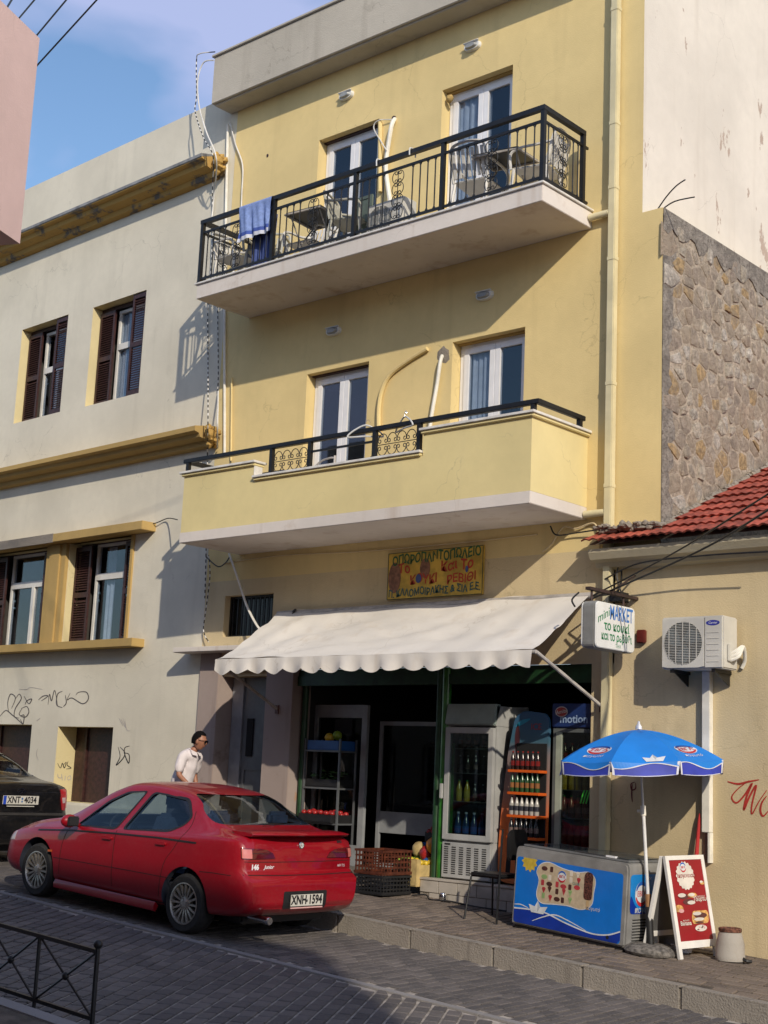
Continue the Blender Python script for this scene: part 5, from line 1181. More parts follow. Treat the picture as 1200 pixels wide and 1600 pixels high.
# ================================================ cars (frame: x forward from the tail, y to the car's left, z up)
def tab(keys, smooth=True):
    xs = [k[0] for k in keys]; ys = [k[1] for k in keys]; n = len(xs)
    d = [(ys[i+1]-ys[i])/(xs[i+1]-xs[i]) for i in range(n-1)]; m = [d[0]]
    for i in range(1, n-1): m.append(0 if d[i-1]*d[i] <= 0 else 2*d[i-1]*d[i]/(d[i-1]+d[i]))
    m.append(d[-1])
    def f(x):
        x = min(max(x, xs[0]), xs[-1]); i = max(0, min(n-2, next((j for j in range(n-1) if x <= xs[j+1]), n-2)))
        h = xs[i+1]-xs[i]; t = (x-xs[i])/h
        return (2*t**3-3*t**2+1)*ys[i]+(t**3-2*t**2+t)*h*m[i]+(-2*t**3+3*t**2)*ys[i+1]+(t**3-t**2)*h*m[i+1]
    return f
def car_surface(T, us, warp, inset=0):
    """closed body skin as verts, faces"""
    rings = []
    for u in us:
        w, z0, zb, zt, wr = [T[k](u) for k in ('w', 'z0', 'zb', 'zt', 'wr')]
        k = min(1, max(.02, (zt-zb)/.4)); wb = .955*w
        P = [(0, z0), (.45*w, z0+.004), (.86*w, z0+.018), (.965*w, z0+.07), (w, z0+.22*(zb-z0)+.05), (w, z0+.62*(zb-z0)), (.985*w, zb-.06), (wb, zb-.002)]
        P += [(wb+(wr-wb)*.10, zb+.10*k*.35), (wb+(wr-wb)*.55, zb+(zt-zb)*.50), (wr+.03*k, zt-.10*k), (wr-.02, zt-.045*k), (wr*.78, zt-.018*k), (wr*.4, zt-.004), (0, zt)]
        q = crv(P, 4); rings.append([(max(0, y-inset), z+(inset if z < (z0+zt)/2 else -inset)) for y, z in q])
    n = len(rings[0]); vs = []
    for u, r in zip(us, rings):
        full = [(y, z) for y, z in r]+[(-y, z) for y, z in r[-2:0:-1]]
        vs += [(u+warp(u, z), y, z) for y, z in full]
    N_ = 2*n-2; fs = []
    for i in range(len(us)-1):
        for j in range(N_): fs.append((i*N_+j, i*N_+(j+1) % N_, (i+1)*N_+(j+1) % N_, (i+1)*N_+j))
    for base, rev in ((0, False), ((len(us)-1)*N_, True)):
        for j in range(n-1):      # quad strips across the caps
            a, b = base+j, base+j+1; c, d = base+(N_-j-1) % N_ if j+1 < n-1 else base+n-1, base+(N_-j) % N_
            c = base+(N_-(j+1)) % N_; d = base+(N_-j) % N_
            q = [a, b, c, d]; q = [x for i, x in enumerate(q) if x not in q[:i]]
            if len(q) > 2: fs.append(tuple(q if not rev else q[::-1]))
    return vs, fs
def mk(vs, fs, name='tmp'):
    me = bpy.data.meshes.new(name); me.from_pydata(vs, [], fs); bm = bmesh.new(); bm.from_mesh(me)
    bmesh.ops.remove_doubles(bm, verts=bm.verts, dist=1e-5); bmesh.ops.recalc_face_normals(bm, faces=bm.faces); bm.to_mesh(me); bm.free(); return me
def tmpo(me):
    o = bpy.data.objects.new('tmp', me); COL.objects.link(o); return o
def boolean(base, cutter, op, solid=None):
    ms = []
    if solid:
        s = base.modifiers.new('s', 'SOLIDIFY'); s.thickness = solid; s.offset = -1; s.material_offset = 1; ms.append(s)
    b = base.modifiers.new('b', 'BOOLEAN'); b.operation = op; b.object = cutter; b.solver = 'EXACT'; b.use_self = False
    dg = bpy.context.evaluated_depsgraph_get(); me = bpy.data.meshes.new_from_object(base.evaluated_get(dg)); base.modifiers.clear(); return me
def prism_me(poly, fn, d0, d1):
    m = MB(); m.prism(poly, fn, d0, d1); return mk(m.v, m.f)
def grow(poly, k):
    cx = sum(p[0] for p in poly)/len(poly); cy = sum(p[1] for p in poly)/len(poly)
    return [(cx+(x-cx)*k, cy+(y-cy)*k) for x, y in poly]
def patch(bvh, poly, fn, d, lift=.006, skirt=.02, step=.03, origin=3):
    """polygon projected along d onto the skin and raised a little; fn(u,v) gives a point outside the body"""
    bm = bmesh.new(); f = bm.faces.new([bm.verts.new((x, y, 0)) for x, y in poly])
    for ax in (0, 1):
        lo, hi = min(p[ax] for p in poly), max(p[ax] for p in poly); k = lo+step
        while k < hi-.002:
            no = [0, 0, 0]; no[ax] = 1; co = [0, 0, 0]; co[ax] = k
            bmesh.ops.bisect_plane(bm, geom=bm.verts[:]+bm.edges[:]+bm.faces[:], plane_co=co, plane_no=no); k += step
    m = MB(); d = Vector(d); hit = {}; bm.verts.index_update()
    for v in bm.verts:
        o = Vector(fn(v.co.x, v.co.y)); h = bvh.ray_cast(o, d)
        hit[v.index] = (h[0]-d*lift) if h[0] is not None else None
    ok = [x for x in hit.values() if x is not None]
    if not ok: return m
    for i in hit:
        if hit[i] is None: hit[i] = min(ok, key=lambda p: (p-Vector(fn(*bm.verts[:][i].co.xy))).length)
    vs = [hit[i] for i in range(len(hit))]; n = len(vs); fs = [tuple(v.index for v in f.verts) for f in bm.faces]
    vs2 = [v+d*skirt for v in vs]
    for e in bm.edges:
        if len(e.link_faces) == 1: a, b = e.verts[0].index, e.verts[1].index; fs.append((a, b, b+n, a+n))
    bm.free(); m.add(vs+vs2, fs); return m
def wheel_meshes(R, wd, mt, mr, spokes=16):
    t = MB(); t.lathe([(R*.68, -wd/2), (R*.90, -wd/2-.004), (R*.98, -wd/2+.02), (R, -wd/2+.045), (R, wd/2-.045), (R*.98, wd/2-.02), (R*.90, wd/2+.004), (R*.68, wd/2)], n=36, axis='Y', caps=False)
    tm_, _ = t.mesh('tyre', mt, center=False, smooth=True)
    r = MB(); o = -wd/2
    r.lathe([(R*.70, o-.004), (R*.66, o-.006), (R*.62, o+.02), (R*.62, wd/2)], n=36, axis='Y', caps=False)
    r.lathe([(0.0, o+.0), (.030, o+.0), (.045, o+.012), (.075, o+.018), (.08, o+.05)], n=20, axis='Y', caps=False)
    for i in range(spokes):
        a = 2*PI*i/spokes; c, s = math.cos(a), math.sin(a); w_ = .0085
        pts = [(.06, o+.014), (R*.40, o+.006), (R*.64, o+.002)]
        for (ra, ya), (rb, yb) in zip(pts, pts[1:]):
            wa, wb_ = w_*(1 if ra < .1 else 1.15), w_*1.3
            V = [(ra*c-wa*s, ya, ra*s+wa*c), (ra*c+wa*s, ya, ra*s-wa*c), (rb*c+wb_*s, yb, rb*s-wb_*c), (rb*c-wb_*s, yb, rb*s+wb_*c)]
            V2 = [(x, y+.03, z) for x, y, z in V]; r.add(V+V2, [(0, 1, 2, 3), (4, 7, 6, 5), (0, 4, 5, 1), (1, 5, 6, 2), (2, 6, 7, 3), (3, 7, 4, 0)])
    for i in range(4):
        a = 2*PI*i/4+.4; r.tube([(.048*math.cos(a), o-.004, .048*math.sin(a)), (.048*math.cos(a), o+.03, .048*math.sin(a))], .009, 8)
    r.box(-.001, .001, -.001, .001, -.001, .001)
    rm_, _ = r.mesh('rim', mr, center=False, smooth=True, angle=35)
    b = MB(); b.lathe([(0, o+.075), (R*.60, o+.075), (R*.60, o+.09)], n=24, axis='Y'); bm_, _ = b.mesh('brake_disc', M_blackp, center=False)
    return tm_, rm_, bm_
def paint(name, col, rough=.25):
    m, t, p = newmat(name); n = pos_noise(t, 2.5, 6)
    c = ramp(t, n, [(.3, sc(col, .9)), (.7, sc(col, 1.06))])
    dst = pos_noise(t, 30, 6); c = mixc(t, ramp(t, dst, [(.5, (0, 0, 0)), (.85, (.05, .05, .05))]), c, (.3, .24, .2))
    t.links.new(c, p.inputs['Base Color']); p.inputs['Roughness'].default_value = rough+.15; p.inputs['Specular IOR Level'].default_value = .3
    p.inputs['Coat Weight'].default_value = .7; p.inputs['Coat Roughness'].default_value = .03
    return m
def build_car(name, label, cat, origin, T, Lc, warp, col_mat, sidewins, rearwin, front, wheels, R, details, rim_spokes=16, seats=True, yaw=0):
    a = math.atan(.053); cs_, sn_ = math.cos(a), math.sin(a)
    XC = Matrix(((-cs_, 0, sn_, 0), (0, -1, 0, 0), (sn_, 0, cs_, 0), (0, 0, 0, 1))); XC = Matrix.Translation(origin) @ Matrix.Rotation(yaw, 4, 'Z') @ XC @ Matrix.Diagonal((.975, 1, .965, 1))
    car = thing(name, label, cat, tuple(XC @ Vector((Lc/2, 0, 0))))
    def mbx(): m = MB(); m.xf = XC; return m
    us = sorted(set([0, .02, .05, .09, .14, .2, Lc-.02, Lc, Lc-.06, Lc-.12, Lc-.2]+[round(.2+i*(Lc-.4)/52, 4) for i in range(53)]))
    vs, fs = car_surface(T, us, warp); me = mk(vs, fs)
    bvh = BVHTree.FromPolygons([v.co for v in me.vertices], [tuple(p.vertices) for p in me.polygons])
    base = tmpo(me); me.materials.append(col_mat); me.materials.append(M_trimd)
    side = lambda u, v, w: (u, w, v)
    back = lambda u, v, w: (w, u, v)
    rg_ = []
    for i in range(31):
        u = .34+2.62*i/30; w, zb, zt, wr = [T[k](u) for k in ('w', 'zb', 'zt', 'wr')]
        dz = .04+.05*max(0, 1-(zt-zb)/.4); rg_.append([(u, y, z) for y, z in ((w-.06, .44), (.955*w-.055, min(zb-.03, zt-.12)), (wr-.035, zt-dz-.05), (.5*wr, zt-dz), (-.5*wr, zt-dz), (-wr+.035, zt-dz-.05), (-.955*w+.055, min(zb-.03, zt-.12)), (-w+.06, .44))])
    cutters = [mk([p for r in rg_ for p in r], [(i*8+j, i*8+(j+1) % 8, i*8+8+(j+1) % 8, i*8+8+j) for i in range(30) for j in range(8)]+[tuple(range(8)), tuple(range(240, 248))])]
    cutters += [prism_me(p, side, -1.3, 1.3) for p in sidewins]
    if rearwin: cutters.append(prism_me(rearwin[0], back, rearwin[1], rearwin[2]))
    if front: cutters.append(prism_me(front[0], back, front[1], front[2]))
    for (u, z, hw) in wheels:
        for s in (-1, 1):
            m = MB(); m.prism(ell(u, z+.02, R*1.16, R*1.16, 40), lambda x, y, w: (x, w, y), s*(hw-.24), s*1.4); cutters.append(mk(m.v, m.f))
    cur = base
    for c in cutters:
        c.materials.append(M_trimd); c.materials.append(M_trimd)
        c.polygons.foreach_set('material_index', [1]*len(c.polygons))
        co = tmpo(c); nm = boolean(cur, co, 'DIFFERENCE')
        bpy.data.objects.remove(co); bpy.data.objects.remove(cur); cur = tmpo(nm)
    nm = cur.data; bpy.data.objects.remove(cur)
    nm.transform(XC); nm.name = 'body'; nm.shade_smooth(); nm.set_sharp_from_angle(angle=math.radians(32))
    c = XC @ Vector((Lc/2, 0, 0)); nm.transform(Matrix.Translation(-c)); o = inst('body', nm, car, Matrix.Translation(c))
    # panes
    gi, gf = car_surface(T, us, warp, .006)
    for (poly, fn, d0, d1, nmw) in [(grow(p, 1.02), side, 0, 1.3, 'side_window') for p in sidewins]+[(grow(p, 1.02), side, -1.3, 0, 'side_window') for p in sidewins]+([(grow(rearwin[0], 1.02), back, rearwin[1], rearwin[2], 'rear_window')] if rearwin else [])+([(grow(front[0], 1.02), back, front[1], front[2], 'windscreen')] if front else []):
        gm = mk(gi, gf); ob = tmpo(gm); co = tmpo(prism_me(poly, fn, d0, d1)); r_ = boolean(ob, co, 'INTERSECT'); bpy.data.objects.remove(ob); bpy.data.objects.remove(co)
        bm = bmesh.new(); bm.from_mesh(r_)   # keep only the skin, drop the cut planes
        kd = BVHTree.FromPolygons([Vector(v) for v in gi], gf)
        kill = [f for f in bm.faces if (kd.find_nearest(f.calc_center_median())[3] or 0) > .004 or (fn is side and abs(f.calc_center_median().y) < .2) or (fn is back and abs(f.normal.x) > .995) or (fn is back and f.calc_center_median().z < .7)]
        bmesh.ops.delete(bm, geom=kill, context='FACES'); bm.to_mesh(r_); bm.free()
        if not len(r_.polygons): continue
        r_.materials.clear(); r_.materials.append(M_glassc); r_.transform(Matrix.Translation(-c) @ XC); r_.shade_smooth(); r_.name = nmw; inst(nmw, r_, car, Matrix.Translation(c))
        # black rubber seal round the opening
    S = lambda s: (lambda u, v: (u, 1.6*s, v))
    def sidepatch(poly, mat, nm_, s=1, **k):
        m = patch(bvh, poly, S(s), (0, -s, 0), **k); m.v = [tuple(XC @ Vector(v)) for v in m.v]; return m.build(nm_, mat, car, smooth=True, angle=40)
    def backpatch(poly, mat, nm_, par=None, **k):
        m = patch(bvh, poly, lambda u, v: (-1, u, v), (1, 0, 0), **k); m.v = [tuple(XC @ Vector(v)) for v in m.v]; return m.build(nm_, mat, par or car, smooth=True, angle=40)
    for p in sidewins:
        for s in (1,):
            pts = p+[p[0]]; m = MB()
            ou = grow(p, 1.0); n = len(p)
            vs_ = []
            for (x, y), k_ in [((x, y), 0) for x, y in p]+[((x, y), 1) for x, y in p]:
                cx = sum(q[0] for q in p)/n; cy = sum(q[1] for q in p)/n; L_ = math.hypot(x-cx, y-cy); g_ = (L_+(.014 if k_ else -.016))/L_
                X_, Y_ = cx+(x-cx)*g_, cy+(y-cy)*g_
                h = bvh.ray_cast(Vector((X_, 1.6*s, Y_)), Vector((0, -s, 0))); hp = h[0] if h[0] is not None else Vector((X_, .6*s, Y_))
                vs_.append(tuple(XC @ (hp+Vector((0, .003*s, 0)))))
            m.add(vs_, [(i, (i+1) % n, n+(i+1) % n, n+i) for i in range(n)]); m.build('window_seal', M_blackp, car)
    # running gear
    tm_, rm_, bm_ = wheel_meshes(R, .19, M_tyre, M_alloy, rim_spokes)
    for (u, z, hw) in wheels:
        for s in (-1, 1):
            wm = XC @ Matrix.Translation((u, s*(hw-.095), z)) @ Matrix.Rotation(PI if s > 0 else 0, 4, 'Z')
            w = bpy.data.objects.new('wheel', tm_); COL.objects.link(w); w.parent = car; w.matrix_parent_inverse = W[car].inverted(); w.matrix_basis = wm; W[w] = wm
            w.name = 'wheel'; inst('rim', rm_, w, wm); inst('brake_disc', bm_, w, wm)
    m = mbx(); m.box(.25, Lc-.2, -.56, .56, .16, .42); m.box(.9, 2.9, -.70, .70, .2, .36); m.build('underbody', M_blackp, car, bev=.02)
    if seats:
        for u, ys_, w_ in ((1.75, (-.36, .36), .24), (1.05, (0,), .60)):
            for y in ys_:
                m = mbx(); hb = .60 if w_ < .5 else .50
                m.box(u-.02, u+.48, y-w_, y+w_, .38, .52); x0_ = u-.02
                m.add([(x0_, y-w_, .48), (x0_+.14, y-w_, .48), (x0_+.14, y+w_, .48), (x0_, y+w_, .48), (x0_-.16, y-w_*.85, .48+hb), (x0_-.06, y-w_*.85, .48+hb), (x0_-.06, y+w_*.85, .48+hb), (x0_-.16, y+w_*.85, .48+hb)],
                    [(0, 3, 2, 1), (4, 5, 6, 7), (0, 1, 5, 4), (1, 2, 6, 5), (2, 3, 7, 6), (3, 0, 4, 7)])
                m.build('seat', M_seat, car, bev=.04, smooth=True)
                for hy in ((y,) if w_ < .5 else (-.4, .4)):
                    m = mbx(); m.box(x0_-.19, x0_-.09, hy-.14, hy+.14, .53+hb, .72+hb-(.04 if w_ > .5 else 0)); m.build('headrest', M_seat, car, bev=.035, smooth=True)
        m = mbx(); m.box(2.55, 3.05, -.68, .68, .60, .82); m.build('dashboard', M_trimd, car, bev=.05, smooth=True)
        m = mbx(); m.tube([(2.42+.07*math.sin(t_), .36+.18*math.cos(t_), .80+.17*math.sin(t_)) for t_ in [2*PI*i/24 for i in range(24)]], .014, 8, closed=True)
        m.tube([(2.42, .36, .80), (2.60, .36, .74)], .03, 8); m.tube([(2.42, .19, .80), (2.42, .53, .80)], .015, 6); m.build('steering_wheel', M_blackp, car, smooth=True)
        m = mbx(); m.box(.35, .95, -.62, .62, .82, .84); m.build('parcel_shelf', M_trimd, car)
    details(dict(car=car, XC=XC, mbx=mbx, sidepatch=sidepatch, backpatch=backpatch, bvh=bvh, S=S))
    return car

# ---- red hatchback
T146 = dict(
 w=tab([(0, .70), (.04, .745), (.12, .775), (.3, .80), (.8, .815), (2.6, .815), (3.3, .805), (3.8, .77), (4.0, .71), (4.12, .62), (4.18, .50)]),
 z0=tab([(0, .33), (.06, .27), (.3, .22), (.8, .19), (3.3, .18), (3.9, .20), (4.1, .26), (4.18, .34)]),
 zb=tab([(0, .80), (.05, .92), (.12, .96), (.3, .97), (.7, .95), (1.1, .925), (1.6, .895), (2.1, .865), (2.6, .83), (2.9, .79), (3.4, .735), (3.8, .66), (4.05, .57), (4.18, .46)]),
 zt=tab([(0, .88), (.05, .985), (.12, 1.025), (.30, 1.04), (.52, 1.075), (.8, 1.21), (1.1, 1.335), (1.35, 1.375), (1.7, 1.395), (2.05, 1.375), (2.35, 1.28), (2.65, 1.11), (2.9, .965), (3.1, .895), (3.5, .82), (3.85, .73), (4.05, .65), (4.18, .55)]),
 wr=tab([(0, .62), (.3, .62), (.6, .60), (1.0, .55), (1.4, .545), (2.0, .55), (2.5, .60), (2.9, .65), (3.3, .64), (3.8, .58), (4.05, .50), (4.18, .38)]))
def sstep(a, b, x): t = min(1, max(0, (x-a)/(b-a))); return t*t*(3-2*t)
def warp146(u, z): return .085*sstep(.60, .68, z)*max(0, 1-u/.7)-.02*sstep(.28, .40, z)*sstep(.66, .60, z)*max(0, 1-u/.4) - .03*sstep(.3, .45, z)*max(0, (u-3.9)/.28)
sw146 = [rc([(2.70, .835), (2.36, 1.12), (2.10, 1.245), (1.80, 1.285), (2.02, .875)], .05), rc([(1.69, 1.285), (1.91, .88), (1.18, .945), (1.02, 1.02), (.98, 1.10), (1.16, 1.265)], .06)]
def det146(d):
    car, mbx, sp, bp, XC = d['car'], d['mbx'], d['sidepatch'], d['backpatch'], d['XC']
    M_red = PAINT_RED; M_lamp = plain('tail_lamp_red', (.10, .004, .008), .12, var=.1, coat=1); M_lampp = plain('tail_lamp_pale', (.55, .16, .13), .12, coat=1)
    M_gap = plain('panel_gap', (.02, .004, .004), .8)
    line = lambda pts, w: [(x, y+w/2) for x, y in pts]+[(x, y-w/2) for x, y in pts[::-1]]
    thin = dict(lift=.0025, skirt=.004, step=.05)
    for s in (1, -1):
        sp(line([(.72, .88), (1.3, .865), (2.0, .828), (2.8, .772), (3.35, .715)], .016), M_blackp, 'side_moulding', s, lift=.006, skirt=.01)
        sp(line([(1.0, .50), (1.7, .49), (2.4, .475), (2.98, .46)], .007), M_gap, 'door_crease', s, **thin)
        sp(line([(.95, .245), (2.9, .225)], .010), M_gap, 'sill_gap', s, **thin)
        for g in ([(2.78, .82), (2.86, .60), (2.86, .30)], [(1.98, .86), (1.97, .6), (1.95, .30)], [(.98, 1.16), (.92, 1.0), (1.03, .80), (1.16, .62), (1.20, .30)]):
            q = crv(g, 5); sp([(x-.003, y) for x, y in q]+[(x+.003, y) for x, y in q[::-1]], M_gap, 'door_gap', s, **thin)
        sp([(3.02, .535), (3.09, .53), (3.09, .51), (3.02, .515)], plain('orange_repeater', (.5, .1, .02), .3), 'side_repeater', s, lift=.008)
        sp(line([(.2, .635), (.45, .63), (.62, .62)], .007), M_gap, 'bumper_gap', s, **thin)
        sp(rc([(1.30, .80), (1.16, .805), (1.16, .835), (1.30, .83)], .012), M_red, 'door_handle', s, lift=.022, skirt=.03)
        sp(rc([(2.16, .755), (2.02, .76), (2.02, .79), (2.16, .785)], .012), M_red, 'door_handle', s, lift=.022, skirt=.03)
        # sill extension
        m = mbx(); m.prism([(.79*s, .145), (.815*s, .155), (.822*s, .20), (.80*s, .24), (.76*s, .2)], lambda u, v, w: (w, u, v), 1.24, 2.92); m.build('side_skirt', M_red, car, smooth=True, angle=50)
        # mirror
        m = mbx(); m.tube([(2.66, .74*s, .83), (2.64, .84*s, .86)], .022, 8)
        m.blob((2.645, .905*s, .885), (.065, .10, .070), jit=0, sub=3); mir = m.build('wing_mirror', M_red, car, smooth=True, angle=180)
        m = mbx(); m.box(2.560, 2.592, s*.835, s*.975, .835, .94); m.build('mirror_glass', M_blackp, mir, bev=.012)
    # tail lamps: pale reversing segment at the outside, red inside
    for s in (1, -1):
        f = lambda p: [(x*s, y) for x, y in (p if s > 0 else p[::-1])]
        bp(f([(.745, .90), (.56, .90), (.46, .885), (.39, .855), (.355, .805), (.745, .80)]), M_lamp, 'tail_light', lift=.012, skirt=.03)
        bp(f([(.745, .892), (.655, .892), (.655, .808), (.745, .808)]), M_lampp, 'light_segment', lift=.015, skirt=.004)
        bp(f([(.655, .858), (.41, .852), (.41, .848), (.655, .853)]), M_gap, 'light_divider', lift=.015, skirt=.004)
    bp(line([(-.72, .775), (-.3, .768), (.3, .768), (.72, .775)], .006), M_gap, 'tailgate_gap', **thin)
    bp(line([(-.76, .655), (-.3, .645), (.3, .645), (.76, .655)], .007), M_gap, 'bumper_gap', **thin)
    # number plate in a dark recess
    m = patch(d['bvh'], rc([(-.29, .335), (.29, .335), (.29, .50), (-.29, .50)], .02), lambda u, v: (-1, u, v), (1, 0, 0), lift=.004, skirt=.01); m.v = [tuple(XC @ Vector(v)) for v in m.v]; m.build('plate_recess', M_blackp, car)
    m = mbx(); m.box(-.052, -.040, -.215, .215, .360, .470); pl = m.build('number_plate', M_plate, car, bev=.002)
    pf = lambda h: (lambda x, y: XC @ Vector((-.0545, -x, h+y)))
    lettering(pl, 'XNH', lambda x, y: pf(.417)(x-.112, y), M_ink, .118, sx=.78, bold=.004)
    lettering(pl, '1594', lambda x, y: pf(.417)(x+.107, y), M_ink, .118, sx=.78, bold=.004)
    m = MB(); flat(m, ell(-.004, -.008, .009, .014, 10), pf(.417)); m.build('plate_seal', M_ink, pl)
    m = mbx(); m.box(-.052, -.044, -.215, .215, .338, .350); m.build('plate_holder_bar', plain('pale_pink_print', (.6, .35, .33), .5), pl)
    # badge, lettering, emblem
    def on_back(u, v, lift=.003):
        h = d['bvh'].ray_cast(Vector((-1, u, v)), Vector((1, 0, 0))); return XC @ (h[0]-Vector((lift, 0, 0)))
    lettering(car, '146', lambda x, y: on_back(.60-x, .722+y), M_white, .066, bold=.004)
    lettering(car, 'Junior', lambda x, y: on_back(.42-x, .722+y), M_white, .05, shear=.3, bold=.001)
    lettering(car, '16V T.S.', lambda x, y: on_back(-.57-x, .722+y), M_white, .034)
    lettering(car, 'SMD', lambda x, y: on_back(-.55-x, .955+y), M_ink, .035, bold=.002)
    e = on_back(0, .925, .012); m = MB(); m.xf = XC
    q = d['bvh'].ray_cast(Vector((-1, 0, .925)), Vector((1, 0, 0)))[0]
    m.lathe([(0, -.004), (.030, -.004), (.036, .0), (.037, .012), (.02, .02)], (q.x-.012, 0, .925), 24, axis='X'); em = m.build('round_emblem', M_chrome, car, smooth=True)
    fe = lambda x, y: XC @ Vector((q.x-.0175, -x, .925+y))
    m = MB(); flat(m, ell(0, 0, .0235, .0235, 20), fe); m.build('emblem_field', plain('enamel_white', (.7, .7, .7), .3), em)
    fe2 = lambda x, y: XC @ Vector((q.x-.0185, -x, .925+y))
    m = MB(); flat(m, [(-.016, -.003), (-.004, -.003), (-.004, .003), (-.016, .003)], fe2); flat(m, [(-.013, -.012), (-.007, -.012), (-.007, .012), (-.013, .012)], fe2); m.build('emblem_cross', M_lamp, em)
    m = MB(); ribbon(m, crv([(.010, -.015), (.004, -.006), (.014, .0), (.006, .008), (.012, .015)], 4), .005, fe2); m.build('emblem_serpent', plain('enamel_green', (.02, .2, .12), .3), em)
    # spoiler lip
    m = mbx(); prof = []
    n = 24
    for i in range(n+1):
        y = -.66+1.32*i/n; k = 1-(abs(y)/.66)**5; u0 = .045+.05*(y/.66)**2
        prof.append([(u0-.03*k, y, 1.035+.018*k), (u0-.045*k, y, 1.028+.005*k), (u0+.02, y, 1.010), (u0+.22, y, 1.005), (u0+.30, y, 1.040), (u0+.12, y, 1.045+.018*k)])
    vs = [p for r in prof for p in r]; m.add(vs, [(i*6+j, i*6+(j+1) % 6, i*6+6+(j+1) % 6, i*6+6+j) for i in range(n) for j in range(6)]+[tuple(range(6))[::-1], tuple(range(n*6, n*6+6))]); m.build('spoiler', M_red, car, smooth=True, angle=60)
    m = mbx(); m.tube([(.55, .48, .24), (-.06, .48, .235)], .034, 14, cap=False); m.tube([(.3, .48, .236), (.2, .48, .235)], .026, 12); m.build('exhaust_pipe', M_chrome, car, smooth=True)
    m = mbx(); m.lathe([(.034, .0), (.040, .01), (.038, .05)], (-.062, .48, .235), 16, axis='X'); m.build('exhaust_trim', M_chrome, car, smooth=True)
    # rear bumper lower lip
    # front lamp hint on the near corner
    sp([(4.00, .62), (3.80, .655), (3.80, .56), (4.0, .53)], plain('headlamp_glass', (.45, .35, .35), .15), 'headlight', 1, lift=.004)
    m = mbx(); m.tube([(.62, -.25, 1.075), (.50, .02, 1.09), (.47, .18, 1.085)], .007, 5); m.build('wiper', M_blackp, car)
PAINT_RED = paint('red_car_paint', (.26, .002, .009))
RC = build_car('red_car', 'red five-door hatchback parked by the kerb, seen from behind', 'car', (-9.70, -2.90, Hr(-9.70)+.0), T146, 4.18, warp146, PAINT_RED, sw146,
   (rc([(-.64, 1.075), (.64, 1.075), (.50, 1.325), (-.50, 1.325)], .05), -.2, 1.30), (rc([(-.62, .94), (.62, .94), (.52, 1.27), (-.52, 1.27)], .05), 2.2, 3.2), [(.82, .285, .80), (3.30, .285, .79)], .288, det146)

# ---- black saloon on the left
TSED = dict(
 w=tab([(0, .64), (.05, .73), (.15, .78), (.4, .81), (1.0, .825), (3.0, .825), (3.6, .80), (3.95, .72), (4.1, .60), (4.16, .48)]),
 z0=tab([(0, .34), (.06, .28), (.3, .22), (.8, .19), (3.3, .18), (3.9, .20), (4.1, .27), (4.16, .34)]),
 zb=tab([(0, .86), (.05, .95), (.15, .99), (.5, .99), (1.0, .97), (2.0, .93), (2.8, .88), (3.4, .80), (3.9, .69), (4.16, .50)]),
 zt=tab([(0, .94), (.05, 1.02), (.15, 1.05), (.5, 1.075), (.75, 1.14), (1.05, 1.29), (1.35, 1.38), (1.8, 1.42), (2.2, 1.40), (2.5, 1.30), (2.9, 1.08), (3.1, .98), (3.6, .88), (4.0, .75), (4.16, .60)]),
 wr=tab([(0, .58), (.3, .62), (.7, .60), (1.2, .54), (2.0, .55), (2.6, .60), (3.0, .66), (3.6, .62), (4.16, .38)]))
